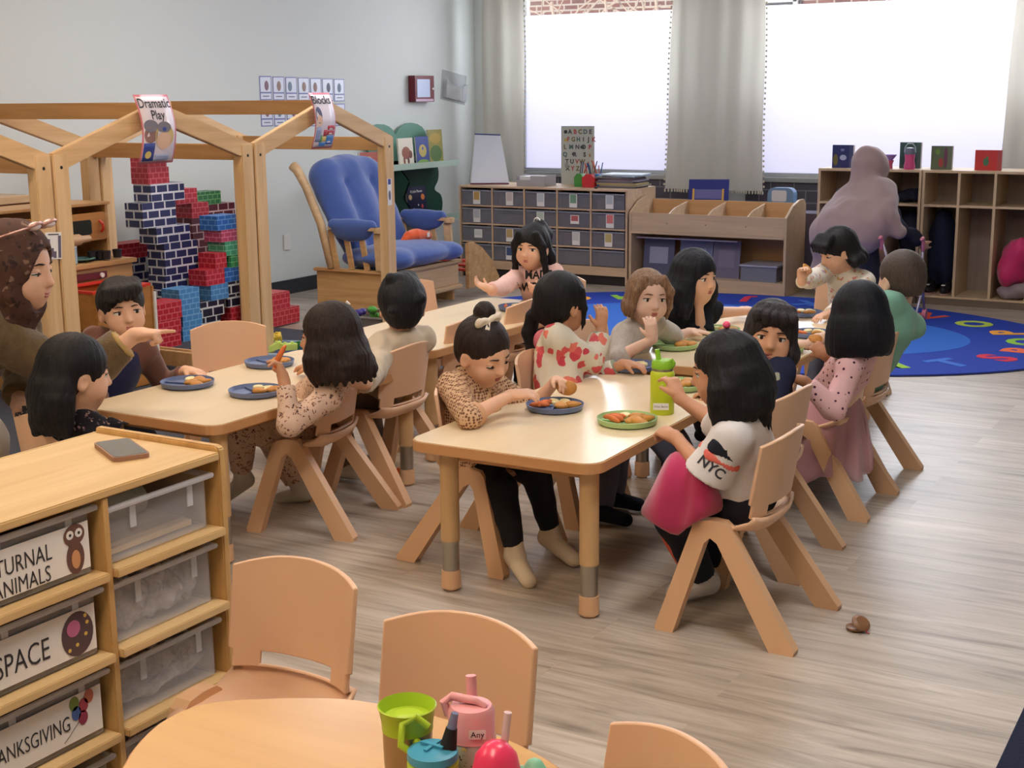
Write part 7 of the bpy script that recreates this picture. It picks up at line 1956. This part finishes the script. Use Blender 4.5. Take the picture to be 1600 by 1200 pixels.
st = locks(q, -70, 70, 8, .05, r=.024, out=.01, rz=-.01, tip=.4, seed=25) + [([(sx * .045, .045, .072), (sx * .070, .040, .02), (sx * .074, .030, -.05), (sx * .078, .026, -.10), (sx * .070, .030, -.135)], [.016, .017, .016, .014, .005], .01) for sx in (-1, 1)] + [([(0, -.04, .085), (-.01, -.085, .088), (-.02, -.118, .045), (-.02, -.120, -.02), (-.01, -.10, -.08)], [.024, .028, .032, .028, .012], .02)]
q.hair(black_h, strands=st, hairline=.034, ears=False, vol=.002, seed=14)
MB().tube([Vector(q.hc + q.R @ (V3(.016 * math.cos(a), -.075 + .004, .112 + .018 * math.sin(a)) * q.hs) - q.org) for a in [2 * math.pi * k / 12 for k in range(12)]], .0035, closed=True, n=6).build('white_hair_tie', mat('white_tie', (236, 234, 232), rough=.5), q.root, smooth='all')

# ---- boy in navy and brown
q = Person('boy with short dark hair in a navy and brown sweater', W(191, 483, .745), 330, 4, (-3.88, 3.52, .375), 335, bs=1.06, hs=1.08, roll=4, skin='b', res=.005)
q.arm(-1, (-3.62, 3.72, .50), (1, .1, 0), (0, 0, -1), 'relaxed'); q.arm(1, (-3.66, 3.34, .42), (1, .1, -.2), (0, 0, -1), 'relaxed')
q.leg(1, (-3.64, 3.40, .055), (1, 0, 0)); q.leg(-1, (-3.64, 3.58, .055), (1, 0, 0)); q.build(); q.face(gaze=(-.45, 0))
q.shirt(mat('brown_sleeves', (112, 74, 62), rough=.95, sheen=.2), sleeve=1.9, e=.013, seed=26, name='brown_sweater')
s = SDF(.006)
for i, (k_, p, r) in enumerate(q.torso[:3]): s.ell(p - q.T * .004, V3(r) * V3(1.04, 1.10, .98) + .0165, q.TR, k=.035)
s.disp = folds(.002, 50, 5); s.obj('navy_panel', mat('navy_panel', (40, 40, 78), rough=.95, sheen=.2), q.shirt_o, q.org)
q.pants(navy_p, .9, seed=14); q.socks(mat('white_sock', (214, 208, 198)), h=.05)
st = [([(x, .02, .088), (x * 1.1 + .01, .062, .076), (x * 1.1 + .022, .080, .052)], [.024, .018, .009], .012) for x in (-.045, -.022, 0, .022, .042)]
q.hair(hairmat('hair_soft_black', (16, 13, 14), (44, 38, 38)), strands=st, hairline=.042, ears=True, vol=.001, seed=15, nape=-.05)

# ---- girl in the black floral top (left foreground)
q = Person('girl with long black hair in a black floral ruffled top by the bin shelf', W(122, 584, .70), 64, 8, (-3.24, 2.93, .375), 92, bs=1.05, hs=1.10, skin='b', res=.005)
q.arm(1, (-3.13, 3.06, .430), (-.3, 1, 0), (0, 0, -1), 'relaxed'); q.arm(-1, (-3.34, 3.06, .430), (0, 1, 0), (0, 0, -1), 'relaxed')
q.leg(1, (-3.14, 3.14, .055), (0, 1, 0)); q.leg(-1, (-3.30, 3.14, .055), (0, 1, 0)); q.build(); q.face()
fl_ = spots('black_floral', (30, 26, 32), [(30, 26, 32), (176, 146, 130), (30, 26, 32), (150, 120, 116), (90, 76, 78)], 60, .32, kind='blob')
q.shirt(fl_, sleeve=1.5, e=.013, seed=27, name='floral_top')
for sd in (1, -1):
    S_ = q.S[sd]; g = []
    for i in range(3):
        g.append([Vector(S_ + q.T * (.022 - .012 * i) + q.Rt * sd * (.022 + .022 * i) + q.F * (-.055 + .11 * j / 16) * (1 + .2 * i) + q.T * .006 * math.sin(j * 1.9) * i - q.org) for j in range(17)])
    MB().sheet(g, .002).build('shoulder_ruffle', fl_, q.shirt_o, smooth='all')
q.pants(mat('black_leggings', (18, 16, 22)), .95, seed=15, name='leggings'); q.socks(mat('white_sock', (214, 208, 198)), h=.05)
st = locks(q, -115, 62, 15, .135, r=.025, out=.018, rz=.0, tip=.45, curl=.006, seed=28)
q.hair(black_h, strands=st, hairline=.040, ears=True, vol=.003, seed=16)
MB().ell(Vector(q.hc + q.R @ (V3(-.01, -.105, -.035) * q.hs) - q.org), (.012, .006, .007)).build('hair_clip', mat('gold_clip', (196, 190, 120), rough=.3), q.root, smooth='all')

# ---- seated teacher, pointing
q = Person('teacher in a patterned brown headscarf and olive sweater pointing across the left table', V3(*atX(27, 420, -3.55)), 22, 8, (-3.92, 2.66, .46), 20, bs=1.46, hs=1.34, skin='b', res=.0065, sh_drop=.01)
hw = V3(*atX(210, 524, -3.36))
q.arm(1, hw, unit(V3(*atX(262, 519, -3.26)) - hw), (0, 0, -1), 'point', el=atX(118, 596, -3.50)); q.arm(-1, (-3.70, 3.02, .50), (1, -.1, 0), (0, 0, -1), 'relaxed')
q.leg(1, (-3.62, 2.55, .10), (1, 0, 0), l1=.25, l2=.25); q.leg(-1, (-3.66, 2.86, .10), (1, .1, 0), l1=.25, l2=.25); q.build(); q.face(closed=.45, sides=(1, -1))
knit = mat('olive_knit', (112, 90, 60), rough=.98, sheen=.3, bump=.4, bscale=120, vary=.2, vscale=40)
q.shirt(knit, sleeve=1.80, e=.030, seed=30, amp=.005, name='knit_sweater', cuff=.2)
q.cuffs(mat('gold_cuff', (176, 146, 90), rough=.8), .80, r=.0375, w_=.014, arms=(1,))
q.pants(mat('cream_trousers', (206, 196, 180), rough=.95), .95, seed=31, e=.02, amp=.004); q.socks(mat('dark_shoe', (40, 40, 46)), 'shoe', h=.02, e=.006)
scarf = spots('scarf_print', (82, 56, 48), [(82, 56, 48), (52, 38, 36), (84, 60, 52), (66, 46, 42), (128, 100, 86)], 46, .40, kind='blob', rough=.7)
def hijab(q, m_, long_, name='headscarf', seed=2, res=.007):
    s = SDF(res); h = q.hs; R = q.R; c = q.hc
    def P(x, y, z): return c + R @ (V3(x, y, z) * h)
    s.ell(P(0, -.018, .026), V3(.088, .102, .094) * h, R, k=0)
    s.ell(P(0, -.020, -.060), V3(.078, .082, .070) * h, R, k=.04)
    s.cone(P(0, -.015, -.08), q.N - q.T * .03 * q.s, .070 * h, .085 * h, .04)
    s.ell(q.N - q.T * .05 * q.s + q.F * .02, (.115 * q.s, .080 * q.s, .055 * q.s), q.TR, k=.05)
    for sx in (-1, 1): s.chain([P(.072 * sx, .02, .02), P(.068 * sx, .018, -.05), P(.03 * sx, .016, -.110)], [.018 * h, .018 * h, .022 * h], .02)
    s.ell(P(0, .092, -.020), V3(.062, .072, .084) * h, R, k=.008, op='s')
    if long_: long_(s)
    s.disp = folds(.005, 48, seed, .5)
    return s.obj(name, m_, q.root, q.org)
hj = hijab(q, scarf, None)
M_ = q.M(); gls = MB()
for sx in (-1, 1): gls.tube([(.035 * sx + .024 * math.cos(a), .055 + .012 * math.sin(a), .112 + .010 * math.sin(a)) for a in [2 * math.pi * k / 14 for k in range(14)]], .0042, closed=True, n=6)
gls.tube([(-.012, .055, .113), (.012, .055, .113)], .0026, n=6)
for sx in (-1, 1): gls.tube([(.060 * sx, .052, .110), (.082 * sx, .0, .085), (.088 * sx, -.06, .05)], .0024, n=6)
gls_l = [MB().ell((.035 * sx, .056, .113), (.025, .011, .0105), n=16) for sx in (-1, 1)]
go = gls.build('sunglasses', mat('rose_gold', (206, 160, 150), rough=.25, metal=.6), None, smooth='all', M=Matrix.Translation(Vector(q.org)) @ M_)
ctr = Vector(q.hc + q.R @ (V3(0, .05, .112) * q.hs))
for v in go.data.vertices: v.co -= ctr
for L_ in gls_l:
    lo_ = L_.build('lens', mat('pale_lens', (226, 206, 206), rough=.12, spec=.8), go, smooth='all', M=Matrix.Translation(Vector(q.org)) @ M_)  # rose tint with the white reflection put into the colour
    for v in lo_.data.vertices: v.co -= ctr
go.location = ctr; tag(go, 'sunglasses pushed up on top of the patterned headscarf', 'glasses')

# ---- teacher bending at the lockers
q = Person('teacher in a long mauve headscarf bending over at the coat lockers', V3(*atY(1360, 268, 9.50)), 70, 20, (-2.76, 9.20, .52), 75, bs=1.42, hs=1.38, skin='b', res=.009)
q.arm(1, (-2.40, 9.58, .48), (.2, .6, -.6), (0, .5, 0), 'relaxed', l1=.2, l2=.18); q.arm(-1, (-2.86, 9.62, .50), (0, .5, -.8), (0, 0, -1), 'relaxed')
q.leg(1, (-2.62, 9.30, .06), (.2, 1, 0), l1=.27, l2=.27, pole=V3(0, 1, .3)); q.leg(-1, (-2.84, 9.28, .06), (-.1, 1, 0), l1=.27, l2=.27, pole=V3(0, 1, .3)); q.build()
mauve = mat('mauve_crepe', (166, 142, 142), rough=.9, sheen=.2)
q.shirt(mat('navy_robe', (36, 38, 58), rough=.9), sleeve=1.9, e=.02, seed=33, amp=.006, name='navy_robe')
s = SDF(.012); s.cone(q.hip + V3(0, 0, .0), q.hip + V3(0, .02, -.46), .17, .22, .05, flat=1); s.disp = folds(.008, 30, 34, .2); s.obj('long_skirt', mat('navy_robe', (36, 38, 58)), q.root, q.org)
def drape(s):
    T, N, H, Rt, F = q.T, q.N, q.hip, q.Rt, q.F
    s.cone(N - T * .075 - Rt * .13, N - T * .085 + Rt * .13, .085, .085, .06)
    s.ell(N - T * .16, (.225, .135, .15), q.TR, k=.07); s.ell(N - T * .30 - F * .02, (.255, .155, .20), q.TR, k=.08)
    s.cone(N - T * .20 - Rt * .14, H - Rt * .22 + V3(0, 0, -.04), .11, .075, .06); s.cone(H - Rt * .20 + V3(0, -.02, .02), H - Rt * .28 + V3(0, -.02, -.26), .075, .05, .05); s.ell(H + T * .04 - F * .05, (.29, .17, .20), q.TR, k=.08)
    s.cone(N - T * .06 + Rt * .16, H + Rt * .24 + V3(0, .02, .10), .11, .085, .06); s.cone(H + Rt * .22 + V3(0, .0, .10), H + Rt * .34 + V3(0, .06, -.02), .07, .05, .05)
hijab(q, mauve, drape, seed=5, res=.011)

# ---- doll stroller in front of her
zs = 0
dsl = W(1378, 500, .02); dsr = W(1440, 505, .02)
ds = empty('doll_stroller', 'doll stroller with pink hooked handles standing on the rug', 'stroller', (dsl[0] + .12, dsl[1] + .1, .011)); o_ = Vector(ds.location)
pm_ = mat('stroller_pink', (222, 130, 146), rough=.4); gm_ = mat('stroller_tube', (176, 172, 190), rough=.35, metal=.4)
top_l = Vector(atY(1378, 376, o_.y - .05)); top_r = Vector(atY(1443, 378, o_.y - .05))
for tp_, fx_ in ((top_l, o_.x - .10), (top_r, o_.x + .10)):
    MB().tube([tp_ - o_, Vector((fx_, o_.y - .02, .34)) - o_, Vector((fx_, o_.y + .12, .05)) - o_], .008, n=8).build('frame_tube', gm_, ds, smooth='all')
    MB().tube([tp_ + Vector((0, 0, -.06)) - o_, tp_ - o_, tp_ + Vector((0, -.02, .025)) - o_, tp_ + Vector((0, -.05, .02)) - o_], .012, n=10).build('pink_handle', pm_, ds, smooth='all')
    MB().tube([Vector((fx_, o_.y + .10, .30)) - o_, Vector((fx_, o_.y - .12, .05)) - o_], .008, n=8).build('frame_tube', gm_, ds, smooth='all')
    for yy in (-.12, .12): MB().cyl(Vector((fx_ - .012, o_.y + yy, .045)) - o_, Vector((fx_ + .012, o_.y + yy, .045)) - o_, .034).build('wheel', pm_, ds, smooth=True)
MB().sheet([[Vector((-.09, -.04, .36)), Vector((.09, -.04, .36))], [Vector((-.09, .02, .20)), Vector((.09, .02, .20))], [Vector((-.09, .14, .16)), Vector((.09, .14, .16))]], .004).build('fabric_seat', mat('stroller_cloth', (196, 90, 130), rough=.9), ds)

# dark navy mat at the lower right corner
a_, b_ = atZ(1600, 1103, .02), atZ(1555, 1200, .02); d_ = (b_ - a_).normalized(); n_ = Vector((-d_.y, d_.x, 0))
if n_.x < 0: n_ = -n_
mo = MB().prism([(0, 0), (.9, 0), (.9, .6), (0, .6)], 0, .02, M=frame_from(Vector((0, 0, 0)), d_, n_)).build('floor_mat', mat('navy_pile', (22, 30, 58), rough=.95, bump=.6, bscale=150), None, bevel=.004)
mo.location = (a_.x - d_.x * .02, a_.y - d_.y * .02, .0005)
tag(mo, 'dark navy pile mat showing at the lower right corner', 'mat')
